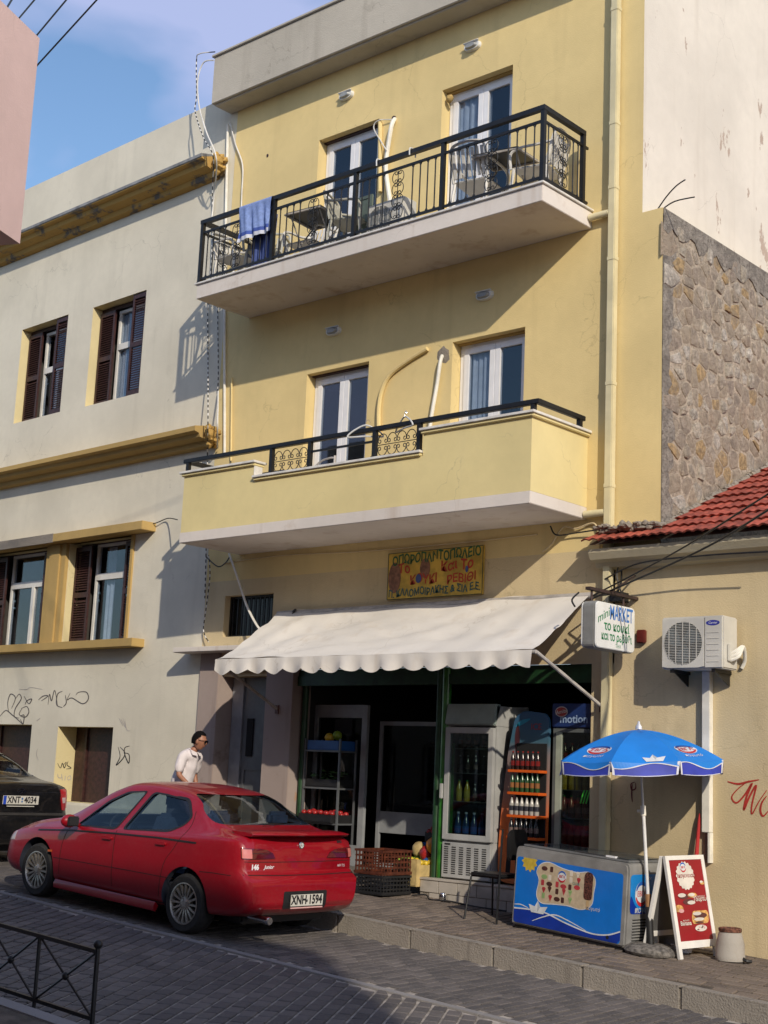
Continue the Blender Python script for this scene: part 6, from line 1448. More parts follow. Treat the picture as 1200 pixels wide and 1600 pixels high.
def detsed(d):
    car, mbx, sp, bp, XC = d['car'], d['mbx'], d['sidepatch'], d['backpatch'], d['XC']
    M_l = plain('red_tail_lamp', (.40, .015, .02), .12, coat=1); M_lw = plain('clear_tail_lamp', (.6, .45, .45), .12, coat=1)
    for s in (1, -1):
        f = lambda p: [(x*s, y) for x, y in (p if s > 0 else p[::-1])]
        bp(f([(.70, .98), (.60, .975), (.60, .85), (.635, .71), (.70, .70)]), M_l, 'tail_light', lift=.012, skirt=.03)
        bp(f([(.69, .87), (.62, .87), (.635, .80), (.69, .80)]), M_lw, 'light_segment', lift=.015, skirt=.004)
        sp([(.03, .96), (.24, .98), (.20, .86), (.10, .74), (.03, .72)], M_l, 'tail_light', s, lift=.01, skirt=.02)
    ink = M_blackp
    line = lambda pts, w: [(x, y+w/2) for x, y in pts]+[(x, y-w/2) for x, y in pts[::-1]]
    bp(line([(-.70, .655), (.70, .655)], .03), plain('bumper_strip', (.03, .028, .027), .4), 'bumper_strip', lift=.012, skirt=.02)
    h = d['bvh'].ray_cast(Vector((-1, 0, .83)), Vector((1, 0, 0)))[0]; x0 = h.x-.022
    m = mbx(); m.box(x0, x0+.012, -.26, .26, .775, .885); pl = m.build('number_plate', M_plate, car, bev=.002)
    pf = lambda x, y: XC @ Vector((x0-.0025, -x, .83+y))
    lettering(pl, 'XNT', lambda x, y: pf(x-.105, y), M_ink, .115, sx=.78, bold=.003); lettering(pl, '4034', lambda x, y: pf(x+.135, y), M_ink, .115, sx=.78, bold=.003)
    m = MB(); flat(m, [(-.258, -.053), (-.215, -.053), (-.215, .053), (-.258, .053)], lambda x, y: pf(x, y)); m.build('plate_band', M_eu, pl)
    m = MB(); flat(m, ell(.014, .018, .014, .014, 12), pf); flat(m, ell(.014, -.018, .012, .012, 12), pf); m.build('plate_seal', plain('seal_blue', (.05, .15, .35), .4), pl)
    m = mbx(); m.box(x0-.004, x0, -.20, .20, .748, .758); m.build('plate_holder_edge', M_plate, pl)
    # oval letter emblem
    hh = d['bvh'].ray_cast(Vector((-1, 0, .945)), Vector((1, 0, 0)))[0]; fe = lambda x, y: XC @ Vector((hh.x-.006, -x, .945+y))
    m = MB(); q = ell(0, 0, .055, .030, 24); ribbon(m, q+[q[0]], .007, fe, taper=False); ribbon(m, [(-.028, -.018), (-.016, .018)], .009, fe, taper=False); ribbon(m, [(.016, -.018), (.028, .018)], .009, fe, taper=False); ribbon(m, crv([(-.022, -.006), (0, .004), (.022, .006)], 3), .007, fe, taper=False)
    m.build('oval_emblem', M_chrome, car)
BC = build_car('black_car', 'black saloon at the left edge with a white and blue number plate', 'car', (-15.15, -2.42, Hr(-15.15)), TSED, 4.16, lambda u, z: .05*sstep(.60, .68, z)*max(0, 1-u/.7), paint('black_car_paint', (.006, .006, .007), .15),
   [rc([(2.65, .93), (2.35, 1.15), (2.1, 1.28), (1.8, 1.31), (1.98, .95)], .05), rc([(1.7, 1.31), (1.9, .955), (1.05, 1.0), (1.2, 1.27)], .06)],
   (rc([(-.62, 1.10), (.62, 1.10), (.50, 1.34), (-.50, 1.34)], .05), -.2, 1.3), (rc([(-.62, 1.03), (.62, 1.03), (.52, 1.28), (-.52, 1.28)], .05), 2.2, 3.2), [(.85, .29, .81), (3.3, .29, .80)], .29, detsed, 10)
# ================================================ ice-cream freezer
FZ = Matrix.Translation((-8.69, -.915, Hp(-8.69, -.915)+.004)) @ Matrix.Rotation(math.radians(-4.6), 4, 'Z') @ Matrix.Rotation(.056, 4, 'Y')
fw_, fd_, fh_ = 1.41, .72, .80
fz = thing('ice_cream_freezer', 'grey chest freezer with a bright blue front picturing ice creams and a paper boat', 'freezer', tuple(FZ @ Vector((fw_/2, fd_/2, 0))))
def fmb(): m = MB(); m.xf = FZ; return m
M_fz = plain('grey_freezer_shell', (.23, .225, .215), .45, var=.15, nscale=5)
s = fmb(); s.prism(rc([(0, .03), (fw_, .03), (fw_, fh_-.06), (fw_-.02, fh_), (.02, fh_), (0, fh_-.06)], .03), lambda u, v, w: (u, w, v), 0, fd_); s.build('cabinet', M_fz, fz, bev=.018, smooth=True)
s = fmb(); s.box(.03, fw_-.03, .03, fd_-.03, 0, .03); s.build('base', M_blackp, fz)
s = fmb(); s.box(.05, fw_-.05, .06, fd_-.05, fh_+.001, fh_+.022); s.build('lid_frame', plain('grey_lid', (.16, .165, .17), .35), fz, bev=.006)
for a_, b_, zz_ in ((.09, fw_*.52, .024), (fw_*.48, fw_-.09, .034)):
    s = fmb(); s.box(a_, b_, .10, fd_-.09, fh_+zz_-.006, fh_+zz_); s.build('sliding_lid', plain('lid_glass', (.07, .08, .085), .12), fz)
s = fmb(); s.box(fw_-.33, fw_-.22, .07, .11, fh_+.024, fh_+.04); s.build('paper_note', M_white, fz)
F2 = lambda x, y, d=.0: FZ @ Vector((x, -.0035-d, y))
M_fblue = plain('freezer_blue_print', (.005, .16, .58), .3, var=.05, coat=.3); M_fnavy = plain('freezer_navy_print', (.006, .035, .30), .3); M_wp = plain('white_print', (.62, .64, .66), .4)
s = MB(); flat(s, rc([(.035, .055), (fw_-.055, .055), (fw_-.055, .70), (.035, .70)], .035), lambda x, y: F2(x, y)); fp = s.build('front_print', M_fblue, fz)
s = MB(); w1_ = crv([(.035, .19), (.25, .205), (.45, .20), (.70, .145), (1.0, .10), (1.2, .115), (fw_-.056, .17)], 6); flat(s, w1_+[(fw_-.056, .09), (fw_-.09, .057), (.06, .057), (.036, .08)], lambda x, y: F2(x, y, .0015)); s.build('sea_print', M_fnavy, fz)
s = MB(); ribbon(s, w1_, .013, lambda x, y: F2(x, y, .003), taper=False); s.build('wave_line_print', M_wp, fz)
s = MB(); ribbon(s, crv([(.28, .10), (.42, .16), (.56, .20), (.72, .175), (.95, .115)], 6), .012, lambda x, y: F2(x, y, .0032)); ribbon(s, crv([(.036, .225), (.12, .235), (.22, .215)], 5), .010, lambda x, y: F2(x, y, .003)); s.build('wave_line_print', M_wp, fz, kind='stuff')
s = MB(); sunp = []
for i in range(22):
    a = 2*PI*i/22; k_ = .105 if i % 2 else .078; sunp.append((.20+k_*math.cos(a), .665+k_*math.sin(a)))
flat(s, [(x, min(y, .699)) for x, y in sunp], lambda x, y: F2(x, y, .0015)); s.build('sun_print', plain('sun_yellow_print', (.55, .40, .05), .4, var=.15, nscale=15), fz)
card = crv([(.34, .655), (.45, .69), (.62, .655), (.80, .64), (.95, .66), (1.03, .60), (1.02, .48), (1.0, .36), (.88, .30), (.72, .31), (.55, .30), (.38, .29), (.315, .36), (.335, .50), (.30, .58)], 5, True)
s = MB(); flat(s, card, lambda x, y: F2(x, y, .0015)); s.build('price_card_print', plain('beige_card_print', (.50, .40, .27), .5, var=.1, nscale=20), fz)
s = MB(); ribbon(s, card+[card[0]], .008, lambda x, y: F2(x, y, .0025), taper=False); s.build('card_outline', M_wp, fz)
rg = random.Random(5); cols = [plain('choc_print', (.07, .025, .018), .5), plain('cream_print', (.65, .58, .48), .5), plain('berry_print', (.42, .04, .05), .5), plain('mint_print', (.25, .38, .15), .5)]
for j in range(5):
    for i in range(6):
        x, y = .395+.085*i+rg.uniform(-.012, .012), .62-.066*j+rg.uniform(-.01, .01)
        if (i, j) in ((2, 0), (3, 0), (2, 1)) or (i == 5 and j > 2): continue
        kind_ = rg.choice((0, 1, 2)); s = MB(); cm = rg.choice(cols)
        if kind_ == 0: flat(s, rc([(x-.019, y-.026), (x+.019, y-.026), (x+.019, y+.028), (x-.019, y+.028)], .01), lambda a, b: F2(a, b, .003))
        elif kind_ == 1: flat(s, [(x-.02, y+.012), (x+.02, y+.012), (x, y-.03)], lambda a, b: F2(a, b, .003)); flat(s, ell(x, y+.02, .024, .015, 10), lambda a, b: F2(a, b, .003))
        else: flat(s, ell(x, y, .038, .022, 14), lambda a, b: F2(a, b, .003)); flat(s, ell(x, y+.010, .028, .012, 10), lambda a, b: F2(a, b, .0035))
        s.build('ice_cream_picture', cm, fz, kind='stuff')
def eba(par, fn, r_, k=.0):
    """round badge: blue cap, red foot, white middle with EBΓΑ"""
    red, blu = plain('badge_red', (.50, .03, .04), .4), plain('badge_blue', (.01, .10, .42), .4)
    s = MB(); flat(s, ell(0, 0, r_, r_, 28), lambda x, y: fn(x, y, 0)); b_ = s.build('badge', M_wp, par)
    for a0, a1, mt in ((.10*PI, .90*PI, blu), (1.10*PI, 1.90*PI, red)):
        s = MB(); q = [(r_*.86*math.cos(a0+(a1-a0)*i/14), r_*.86*math.sin(a0+(a1-a0)*i/14)) for i in range(15)]; ribbon(s, q, r_*.30, lambda x, y: fn(x, y, .0012)); s.build('badge_arc', mt, par)
    lettering(par, 'EBΓΑ', lambda x, y: fn(x, y-.01*r_, .002), red, r_*.62, sx=.95, bold=.0005)
eba(fz, lambda x, y, d: F2(.625+x, .575+y, .004+d), .055)
s = MB(); flat(s, rc([(.90, .40), (1.00, .40), (1.005, .655), (.93, .665), (.90, .63)], .035), lambda x, y: F2(x, y, .004)); bar = s.build('chocolate_bar_picture', plain('nutty_chocolate_print', (.085, .03, .02), .5, var=.9, nscale=60), fz)
s = MB(); flat(s, rc([(.935, .31), (.97, .31), (.965, .40), (.935, .40)], .014), lambda x, y: F2(x, y, .0035)); s.build('stick_picture', plain('stick_print', (.55, .38, .2), .5), fz)
lettering(fz, 'παγωτό', lambda x, y: F2(1.02+x*.9, .325+y, .0035), M_wp, .05, shear=.2)
lettering(fz, 'CLUB', lambda x, y: F2(.80+x, .53+y, .004), plain('club_green_print', (.03, .2, .2), .5), .035)
def boat(par, fn, k=1):
    gr = plain('boat_shade_print', (.38, .42, .46), .5)
    s = MB(); flat(s, [(-.11*k, .03*k), (-.075*k, -.04*k), (.075*k, -.04*k), (.12*k, .035*k), (.035*k, .02*k), (0, .075*k), (-.035*k, .018*k)], lambda x, y: fn(x, y, 0)); s.build('paper_boat_print', M_wp, par)
    s = MB(); flat(s, [(0, .073*k), (.034*k, .02*k), (.0, -.03*k)], lambda x, y: fn(x, y, .001)); s.build('paper_boat_fold', gr, par)
boat(fz, lambda x, y, d: F2(.34+x, .225+y, .0045+d), 1.05)
s = MB(); flat(s, ell(fw_-.20, .095, .018, .018, 14), lambda x, y: F2(x, y, .004)); s.build('drain_plug', M_blackp, fz)
# right end: blue print with the badge and vent slots
G2 = lambda x, y, d=0: FZ @ Vector((fw_+.0035+d, x, y))
s = MB(); flat(s, rc([(.05, .335), (.62, .335), (.62, .70), (.03, .70)], .05), lambda x, y: G2(x, y)); s.build('side_print', plain('side_blue_print', (.01, .22, .60), .3), fz)
s = MB(); flat(s, crv([(.05, .50), (.12, .42), (.22, .36), (.36, .337), (.12, .337), (.05, .36)], 5, True), lambda x, y: G2(x, y, .001)); s.build('side_swoosh_print', M_fnavy, fz)
eba(fz, lambda x, y, d: G2(.215+x*.9, .52+y, .003+d), .115)
lettering(fz, 'παγωτό', lambda x, y: G2(.27+x, .37+y, .003), M_wp, .085, shear=.2)
lettering(fz, 'ice', lambda x, y: G2(.33+x, .665+y, .003), M_wp, .05, shear=.2)
for i in range(9):
    s = fmb(); s.box(fw_-.004, fw_+.006, .09, .55, .07+.027*i, .07+.027*i+.012); s.build('vent_slat', M_fz, fz)
for i in range(8):
    s = fmb(); s.box(fw_-.004, fw_+.002, .10, .54, .085+.027*i, .085+.027*i+.008); s.build('vent_slot', M_dark, fz)

# ================================================ umbrella
ux, uy = -7.10, -.86; uz = Hp(ux, uy); UT = onY(998, 1137, -.80); UB = Vector((ux, uy, uz))
um = thing('sun_umbrella', 'bright blue sun umbrella with printed badges standing in front of the beige wall', 'umbrella', tuple(UB))
s = MB(); d_ = (UT-UB); P = lambda t: UB+d_*t
s.tube([P(.06), P(.62)], .017, 10); s.tube([P(.6), P(.995)], .012, 10); s.build('pole', plain('white_pole', (.66, .66, .66), .35), um, smooth=True)
s = MB(); s.tube([P(.60), P(.645)], .026, 12); s.tube([P(.62)+Vector((-.02, 0, 0)), P(.62)+Vector((-.06, -.01, .0))], .014, 8); s.build('clamp', M_wpipe, um, smooth=True)
s = MB(); s.lathe([(.032, 0), (.03, .03), (.014, .05), (.011, .075), (0, .08)], tuple(UT+Vector((0, 0, -.015))), 12); s.build('finial', M_white, um, smooth=True)
s = MB(); s.tube([P(.0), P(.20)], .035, 10); s.build('base_tube', M_blackp, um, smooth=True)
s = MB(); s.tube([P(.20), P(.255)], .030, 10); s.build('wooden_collar', plain('worn_wood', (.30, .15, .06), .6), um, smooth=True)
RU, HU = .815, .29; M_ub = plain('umbrella_blue', (.008, .20, .66), .55, var=.06, nscale=4); M_un = plain('umbrella_navy', (.03, .045, .36), .6); M_uw = plain('umbrella_white_trim', (.62, .62, .68), .6)
A0 = math.radians(-48-22.5-7)    # first rib direction
def canopy(a, q):   # a: panel angle 0..8, q: 0 centre..1 rim
    i = int(a) % 8 if a < 8 else 7; f = a-int(a) if a < 8 else 1
    t0, t1 = A0+2*PI*(int(a) if a < 8 else 7)/8, A0+2*PI*((int(a) if a < 8 else 7)+1)/8
    r_ = RU*q; drop = HU*(q**1.75); p0 = Vector((r_*math.cos(t0), r_*math.sin(t0), -drop)); p1 = Vector((r_*math.cos(t1), r_*math.sin(t1), -drop))
    p = p0.lerp(p1, f); bow = math.sin(PI*f); p.z -= .018*bow*q; p.x *= 1-.018*bow*q; p.y *= 1-.018*bow*q
    return UT+Vector((0, 0, -.02))+tilt @ p
tilt = Matrix.Rotation(math.radians(-1.5), 3, 'Y') @ Matrix.Rotation(math.radians(3), 3, 'X')
for k_ in range(8):
    s = MB(); nu, nv = 12, 12; vs = []
    for i in range(nu+1):
        for j in range(nv+1): vs.append(canopy(k_+min(i/nu, .99999), j/nv))
    s.add(vs, [(i*(nv+1)+j, i*(nv+1)+j+1, (i+1)*(nv+1)+j+1, (i+1)*(nv+1)+j) for i in range(nu) for j in range(nv)]); pn_ = s.build('canopy_panel', M_ub, um, smooth=True, angle=180)
    def V(f, t):  # valance hanging from the rim, t 0..1 down
        f = min(max(f, 0), .99999); e = canopy(k_+f, 1); o = canopy(k_+f, .9); dr = (e-o); dr.z = 0; dr.normalize(); g_ = .04*math.sin(PI*f)
        f2 = .5+(f-.5)*(1-.05*t); e = canopy(k_+f2, 1); return e+Vector((0, 0, -.125*t))+dr*(.035*math.sin(PI*f)*t)
    s = MB(); nu = 20; vs = [V(i/nu, j/3) for i in range(nu+1) for j in range(4)]
    s.add(vs, [(i*4+j, i*4+j+1, i*4+4+j+1, i*4+4+j) for i in range(nu) for j in range(3)]); s.build('valance', M_un, um, smooth=True, angle=180)
    # white edging and the blue wave over the navy band
    def Vo(f, t):
        p = V(f, t) if t >= 0 else canopy(k_+min(max(f, 0), .99999), 1+t); c_ = Vector((UT.x, UT.y, p.z)); return p+(p-c_).normalized()*.004+(Vector((0, 0, .003)) if t < 0 else Vector())
    s = MB(); ribbon(s, [(.012, .02), (.012, .97), (.1, .965), (.3, .965), (.5, .965), (.7, .965), (.9, .965), (.988, .97), (.988, .02)], .045, lambda x, y: Vo(x, y), taper=False); 
    wv = [(x/20, .30+.22*math.sin(x/20*2*PI*1.1+.5)*1.0) for x in range(21)]
    s.build('valance_edging', M_uw, um)
    s = MB(); vs = []
    for i in range(21):
        f = i/20; tw_ = max(.02, .27+.24*math.sin(f*2*PI*.95+1.0+.9*(k_ % 2)*PI)); vs += [Vo(f, 0), Vo(f, tw_)]
    s.add(vs, [(2*i, 2*i+1, 2*i+3, 2*i+2) for i in range(20)]); s.build('wave_band', M_ub, um)
    s = MB(); ribbon(s, [(i/20, max(.02, .27+.24*math.sin(i/20*2*PI*.95+1.0+.9*(k_ % 2)*PI))) for i in range(21)], .05, lambda x, y: Vo(x, y) + (Vo(x, y)-Vector((UT.x, UT.y, Vo(x, y).z))).normalized()*.002, taper=False); s.build('wave_line', M_uw, um)
    if k_ % 2 == 1:
        def L_(x, y, d=0, k_=k_):  # x along panel, y up the slope, metres
            q = .80+y/-.94*-1*-1
            q = .80-y/.95; wd = 2*RU*q*math.sin(PI/8); p = canopy(k_+min(max(.5+x/wd, .01), .98), q); return p+Vector((0, 0, .004+d))
        red, blu = plain('badge_red', (.50, .03, .04), .4), plain('badge_blue', (.01, .06, .30), .4)
        s = MB(); disc(s, 0, .035, .15, .080, lambda x, y: L_(x, y)); s.build('badge', M_uw, um)
        for a0, a1, mt in ((.08*PI, .92*PI, blu), (1.08*PI, 1.92*PI, red)):
            s = MB(); ribbon(s, [(.128*math.cos(a0+(a1-a0)*i/16), .035+.064*math.sin(a0+(a1-a0)*i/16)) for i in range(17)], .030, lambda x, y: L_(x, y, .003)); s.build('badge_arc', mt, um)
        lettering(um, 'EBΓΑ', lambda x, y: L_(x, y*.8+.035, .003), red, .095, bold=.001)
        lettering(um, 'παγωτό', lambda x, y: L_(x, y*.8-.085, .003), M_uw, .07, shear=.2)
    else:
        boat(um, lambda x, y, d, k_=k_: canopy(k_+min(max(.64+x/.66, .02), .97), .945-y/1.0)+Vector((0, 0, .006+d)), 1.1)
for k_ in range(8):
    s = MB(); s.tube([canopy(k_, q)+Vector((0, 0, -.012)) for q in (.02, .25, .5, .75, .98)], .0035, 5); s.build('rib', M_wpipe, um)
s = MB(); n = 40; rgb = random.Random(9); 
for ring, (r_, z_) in enumerate(((.0, .085), (.10, .085), (.19, .078), (.245, .05), (.255, .02), (.24, .0))):
    pass
vs = []; prof = [(.03, .085), (.10, .088), (.19, .078), (.243, .052), (.258, .022), (.245, .0)]
for j in range(n):
    a = 2*PI*j/n
    for r_, z_ in prof: k2 = 1+.05*noise.noise((3*math.cos(a), 3*math.sin(a), z_*30)); vs.append((r_*k2*math.cos(a), r_*k2*math.sin(a), z_*k2-.0))
st = Matrix.Translation((ux, uy, uz+.0)) @ Matrix.Rotation(.05, 4, 'Y'); np_ = len(prof)
s.xf = st; s.add(vs, [(j*np_+i, ((j+1) % n)*np_+i, ((j+1) % n)*np_+i+1, j*np_+i+1) for j in range(n) for i in range(np_-1)]+[tuple(j*np_ for j in range(n))[::-1]]); s.build('stone_base', plain('pebbled_concrete', (.15, .135, .12), .9, var=.5, nscale=25, bmp=1), um, smooth=True)
t = thing('dustpan', 'white plastic dustpan standing behind the umbrella foot against the freezer', 'dustpan', (-7.2, -.62, .1))
s = MB(); s.prism([(-7.32, Hp(-7.3, -.6)+.0), (-7.14, Hp(-7.14, -.6)+.0), (-7.17, Hp(-7.3, -.6)+.28), (-7.20, Hp(-7.3, -.6)+.28)], lambda u, v, w: (u, w, v), -.66, -.63); s.build('pan', M_wpipe, t, bev=.006)
s = MB(); s.tube([(-7.185, -.645, Hp(-7.2, -.6)+.27), (-7.15, -.62, Hp(-7.2, -.6)+.52)], .010, 6); s.build('handle', M_wpipe, t)

# ================================================ sandwich board (front leaf faces +X)
b0, b1 = Vector((-6.77, -.90, Hp(-6.77, -.9)+.004)), Vector((-6.673, -.348, Hp(-6.67, -.35)+.004)); ez = Vector((-.165, -.005, .915))
wv_ = (b1-b0); bw = wv_.length; ex = wv_.normalized(); ey = ez.normalized(); en = ex.cross(ey).normalized(); bh = ez.length
if en.x < 0: en = -en
def BD(x, y, d=0): return b0+ex*x+ey*y+en*d
sbd = thing('sandwich_board', 'white framed A-board with a dark red ice cream poster beside the umbrella', 'sign', tuple((b0+b1)/2))
def bbox_(m, x0, x1, y0, y1, d0, d1, f=BD):
    m.add([f(x, y, d) for d in (d0, d1) for x, y in ((x0, y0), (x1, y0), (x1, y1), (x0, y1))], [(0, 3, 2, 1), (4, 5, 6, 7), (0, 1, 5, 4), (1, 2, 6, 5), (2, 3, 7, 6), (3, 0, 4, 7)])
s = MB(); bbox_(s, 0, .045, 0, bh, -.03, .0); bbox_(s, bw-.045, bw, 0, bh, -.03, 0); bbox_(s, .045, bw-.045, .09, .155, -.03, 0); bbox_(s, .045, bw-.045, bh-.04, bh, -.03, 0); s.build('front_frame', M_wpaint, sbd, bev=.004)
M_pred = plain('dark_red_poster', (.27, .010, .016), .4, var=.06, nscale=4)
s = MB(); bbox_(s, .045, bw-.045, .155, bh-.04, -.02, -.006); s.build('poster', M_pred, sbd)
# rear leaf
rb0 = b0+Vector((-.40, .03, .02)); top0 = BD(0, bh-.01, -.04)
def BK(x, y, d=0):
    a_ = rb0+ex*x; c_ = top0+ex*x; return a_.lerp(c_, y/bh)+Vector((-.9, -.1, .4))*(-d)
s = MB()
bbox_(s, 0, .045, 0, bh, -.028, 0, BK); bbox_(s, bw-.045, bw, 0, bh, -.028, 0, BK); bbox_(s, .045, bw-.045, .15, .2, -.028, 0, BK); s.build('rear_frame', M_wpaint, sbd)
s = MB(); bbox_(s, .045, bw-.045, .2, bh-.05, -.02, -.008, BK); s.build('rear_panel', plain('grey_panel', (.08, .08, .08), .5), sbd)
def BF(x, y, d=0): return BD(.045+x*(bw-.09), .155+y*(bh-.195), -.003+d)   # poster coordinates 0..1
pc = plain('poster_cream', (.62, .58, .52), .5); pch = plain('poster_chocolate', (.10, .03, .03), .5); pgo = plain('poster_gold', (.50, .28, .09), .5, var=.4, nscale=30); ppk = plain('poster_pink', (.55, .3, .3), .5)
asp = (bh-.195)/(bw-.09)
cl_ = [(.44+.27*(1+.045*math.cos(18*a))*math.cos(a), .80+.27/asp*(1+.045*math.cos(18*a))*math.sin(a)) for a in [2*PI*i/144 for i in range(144)]]
s = MB(); flat(s, cl_, lambda x, y: BF(x, y)); s.build('scalloped_label', pc, sbd)
eba(sbd, lambda x, y, d: BF(.40+x/(bw-.09), .905+y/(bh-.195), .002+d), .045)
lettering(sbd, 'Οικογενειακά', lambda x, y: BF(.45+x/(bw-.09), .80+y/(bh-.195), .002), M_pred, .055, sx=.85, shear=.2, bold=.0005)
def scoop(x, y, rx, ry, mt, nm='ice_cream_picture', d=.001):
    s = MB(); flat(s, [(x+rx*math.cos(a), y+ry*math.sin(a)) for a in [2*PI*i/20 for i in range(20)]], lambda u, v: BF(u, v, d)); return s.build(nm, mt, sbd)
scoop(.93, .70, .07, .022, pgo); scoop(.90, .715, .05, .014, pc, d=.002)
scoop(.30, .545, .15, .034, pch); scoop(.24, .56, .12, .025, pc, d=.002); scoop(.56, .555, .14, .032, pgo, d=.0015); scoop(.54, .56, .10, .02, pc, d=.0025); scoop(.42, .475, .17, .036, pch); scoop(.50, .465, .12, .024, pc, d=.002)
scoop(.10, .40, .13, .045, pgo); scoop(.16, .37, .08, .025, ppk, d=.002)
s = MB(); flat(s, rc([(.46, .20), (.92, .20), (.98, .27), (.95, .36), (.50, .36), (.44, .28)], .05), lambda u, v: BF(u, v, .001)); s.build('tub_picture', pgo, sbd)
scoop(.72, .30, .20, .035, pch, d=.002); scoop(.62, .325, .13, .022, pc, d=.003); scoop(.66, .255, .16, .020, pc, d=.003); scoop(.66, .215, .13, .014, pch, d=.002)
scoop(.68, .145, .18, .040, pc); 
for i in range(7): scoop(.68+.10*math.cos(i), .145+.022*math.sin(i*1.3), .025, .008, pch if i % 2 else ppk, 'topping_picture', .003)
lettering(sbd, 'Τούρτες', lambda x, y: BF(.80+x/(bw-.09), .50+y/(bh-.195), .002), pc, .055, bold=.001); lettering(sbd, 'πολυτελείας', lambda x, y: BF(.79+x/(bw-.09), .535+y/(bh-.195), .002), pc, .024)
lettering(sbd, 'Banana', lambda x, y: BF(.24+x/(bw-.09), .215+y/(bh-.195), .002), pc, .055, bold=.001); lettering(sbd, 'παγωτό', lambda x, y: BF(.26+x/(bw-.09), .25+y/(bh-.195), .002), pc, .024)
t = thing('plastic_tub', 'low white tub on the ground under the red board', 'tub', (-6.95, -.5, Hp(-6.95, -.5)))
s = MB(); s.lathe([(.09, 0), (.105, .06), (.11, .065), (.10, .068)], (-6.98, -.5, Hp(-6.98, -.5)), 20); s.build('tub', M_white, t, smooth=True)
t = thing('round_stone', 'rounded grey stone between the umbrella foot and the red board', 'stone', (-7.12, -.45, Hp(-7.1, -.4)))
s = MB(); s.blob((-7.15, -.42, Hp(-7.15, -.42)+.05), (.17, .13, .08), jit=.05, sub=3); s.build('stone', plain('pale_stone', (.22, .21, .2), .9, bmp=.5), t, smooth=True, angle=180)
# upturned pot
px_, py_ = -6.50, -.46; zb_ = Hp(px_, py_)+.002
t = thing('upturned_pot', 'grey upturned plant pot with a rusty lid by the wall', 'pot', (px_, py_, zb_))
s = MB(); s.lathe([(.135, 0), (.137, .05), (.132, .055), (.130, .15), (.105, .245), (.095, .255), (.0, .255)], (px_, py_, zb_), 28); s.build('pot_body', plaster('grey_enamel', (.36, .33, .29), stain=(.15, .08, .05), amount=.6, streak=.6, bmp=.2), t, smooth=True, angle=50)
s = MB(); s.lathe([(.085, .256), (.105, .258), (.108, .285), (.095, .292), (.085, .275), (0, .275)], (px_, py_, zb_), 28); s.build('rusty_lid', plain('rust', (.13, .05, .03), .8, var=.6, nscale=40), t, smooth=True, angle=50)
s = MB(); s.tube(crv([(px_+.13, py_, zb_+.03), (px_+.17, py_-.01, zb_+.015), (px_+.20, py_+.03, zb_+.01)], 4), .015, 6); s.build('spout', M_blackp, t)

# ================================================ black chair beside the freezer
ch_ = thing('metal_chair', 'black padded metal chair squeezed between the step and the freezer', 'chair', (-9.0, -.7, Hp(-9, -.7)))
cz = Hp(-9, -.7); M_pad = plain('black_vinyl', (.010, .010, .011), .45)
s = MB(); s.box(-9.24, -8.83, -.92, -.50, cz+.43, cz+.475); s.build('seat', M_pad, ch_, bev=.018, smooth=True)
s = MB(); s.prism(rc([(-.88, cz+.62), (-.54, cz+.62), (-.54, cz+.88), (-.60, cz+.93), (-.82, cz+.93), (-.88, cz+.88)], .05), lambda u, v, w: (w, u, v), -8.795, -8.765); s.build('backrest', M_pad, ch_, bev=.01, smooth=True)
for P_, Q_ in (((-9.22, -.90, cz+.43), (-9.24, -.97, cz)), ((-9.22, -.53, cz+.43), (-9.25, -.48, cz)), ((-8.83, -.90, cz+.93), (-8.84, -.95, cz)), ((-8.83, -.53, cz+.93), (-8.84, -.47, cz))):
    q = Vector(Q_); q.z = Hp(q.x, q.y); s = MB(); s.tube([P_, ((P_[0]+q.x)/2, (P_[1]+q.y)/2, cz+.43) if P_[2] > cz+.5 else P_, q], .011, 7); s.build('leg', M_iron, ch_, smooth=True)
t = thing('glass_jar', 'small glass ashtray jar on the tiled step corner', 'jar', (-10.15, -.2, .3))
s = MB(); zj = Hp(-10.12, -.22); s.lathe([(.035, 0), (.045, .02), (.045, .07), (.035, .09), (.03, .085), (.03, .02), (0, .015)], (-10.12, -.24, zj), 16); s.build('jar', M_chrome, t, smooth=True)
s = MB(); s.tube(crv([(-10.52, -.3, zj+.03), (-10.35, -.26, zj+.05), (-10.25, -.3, zj+.01), (-10.0, -.25, zj+.01), (-9.7, -.2, zj-.02), (-9.3, -.16, Hp(-9.3, -.16)+.01)], 5), .009, 5); tag(s.build('cable', M_cable, None, smooth=True), 'black cable lying along the foot of the tiled step', 'cable')

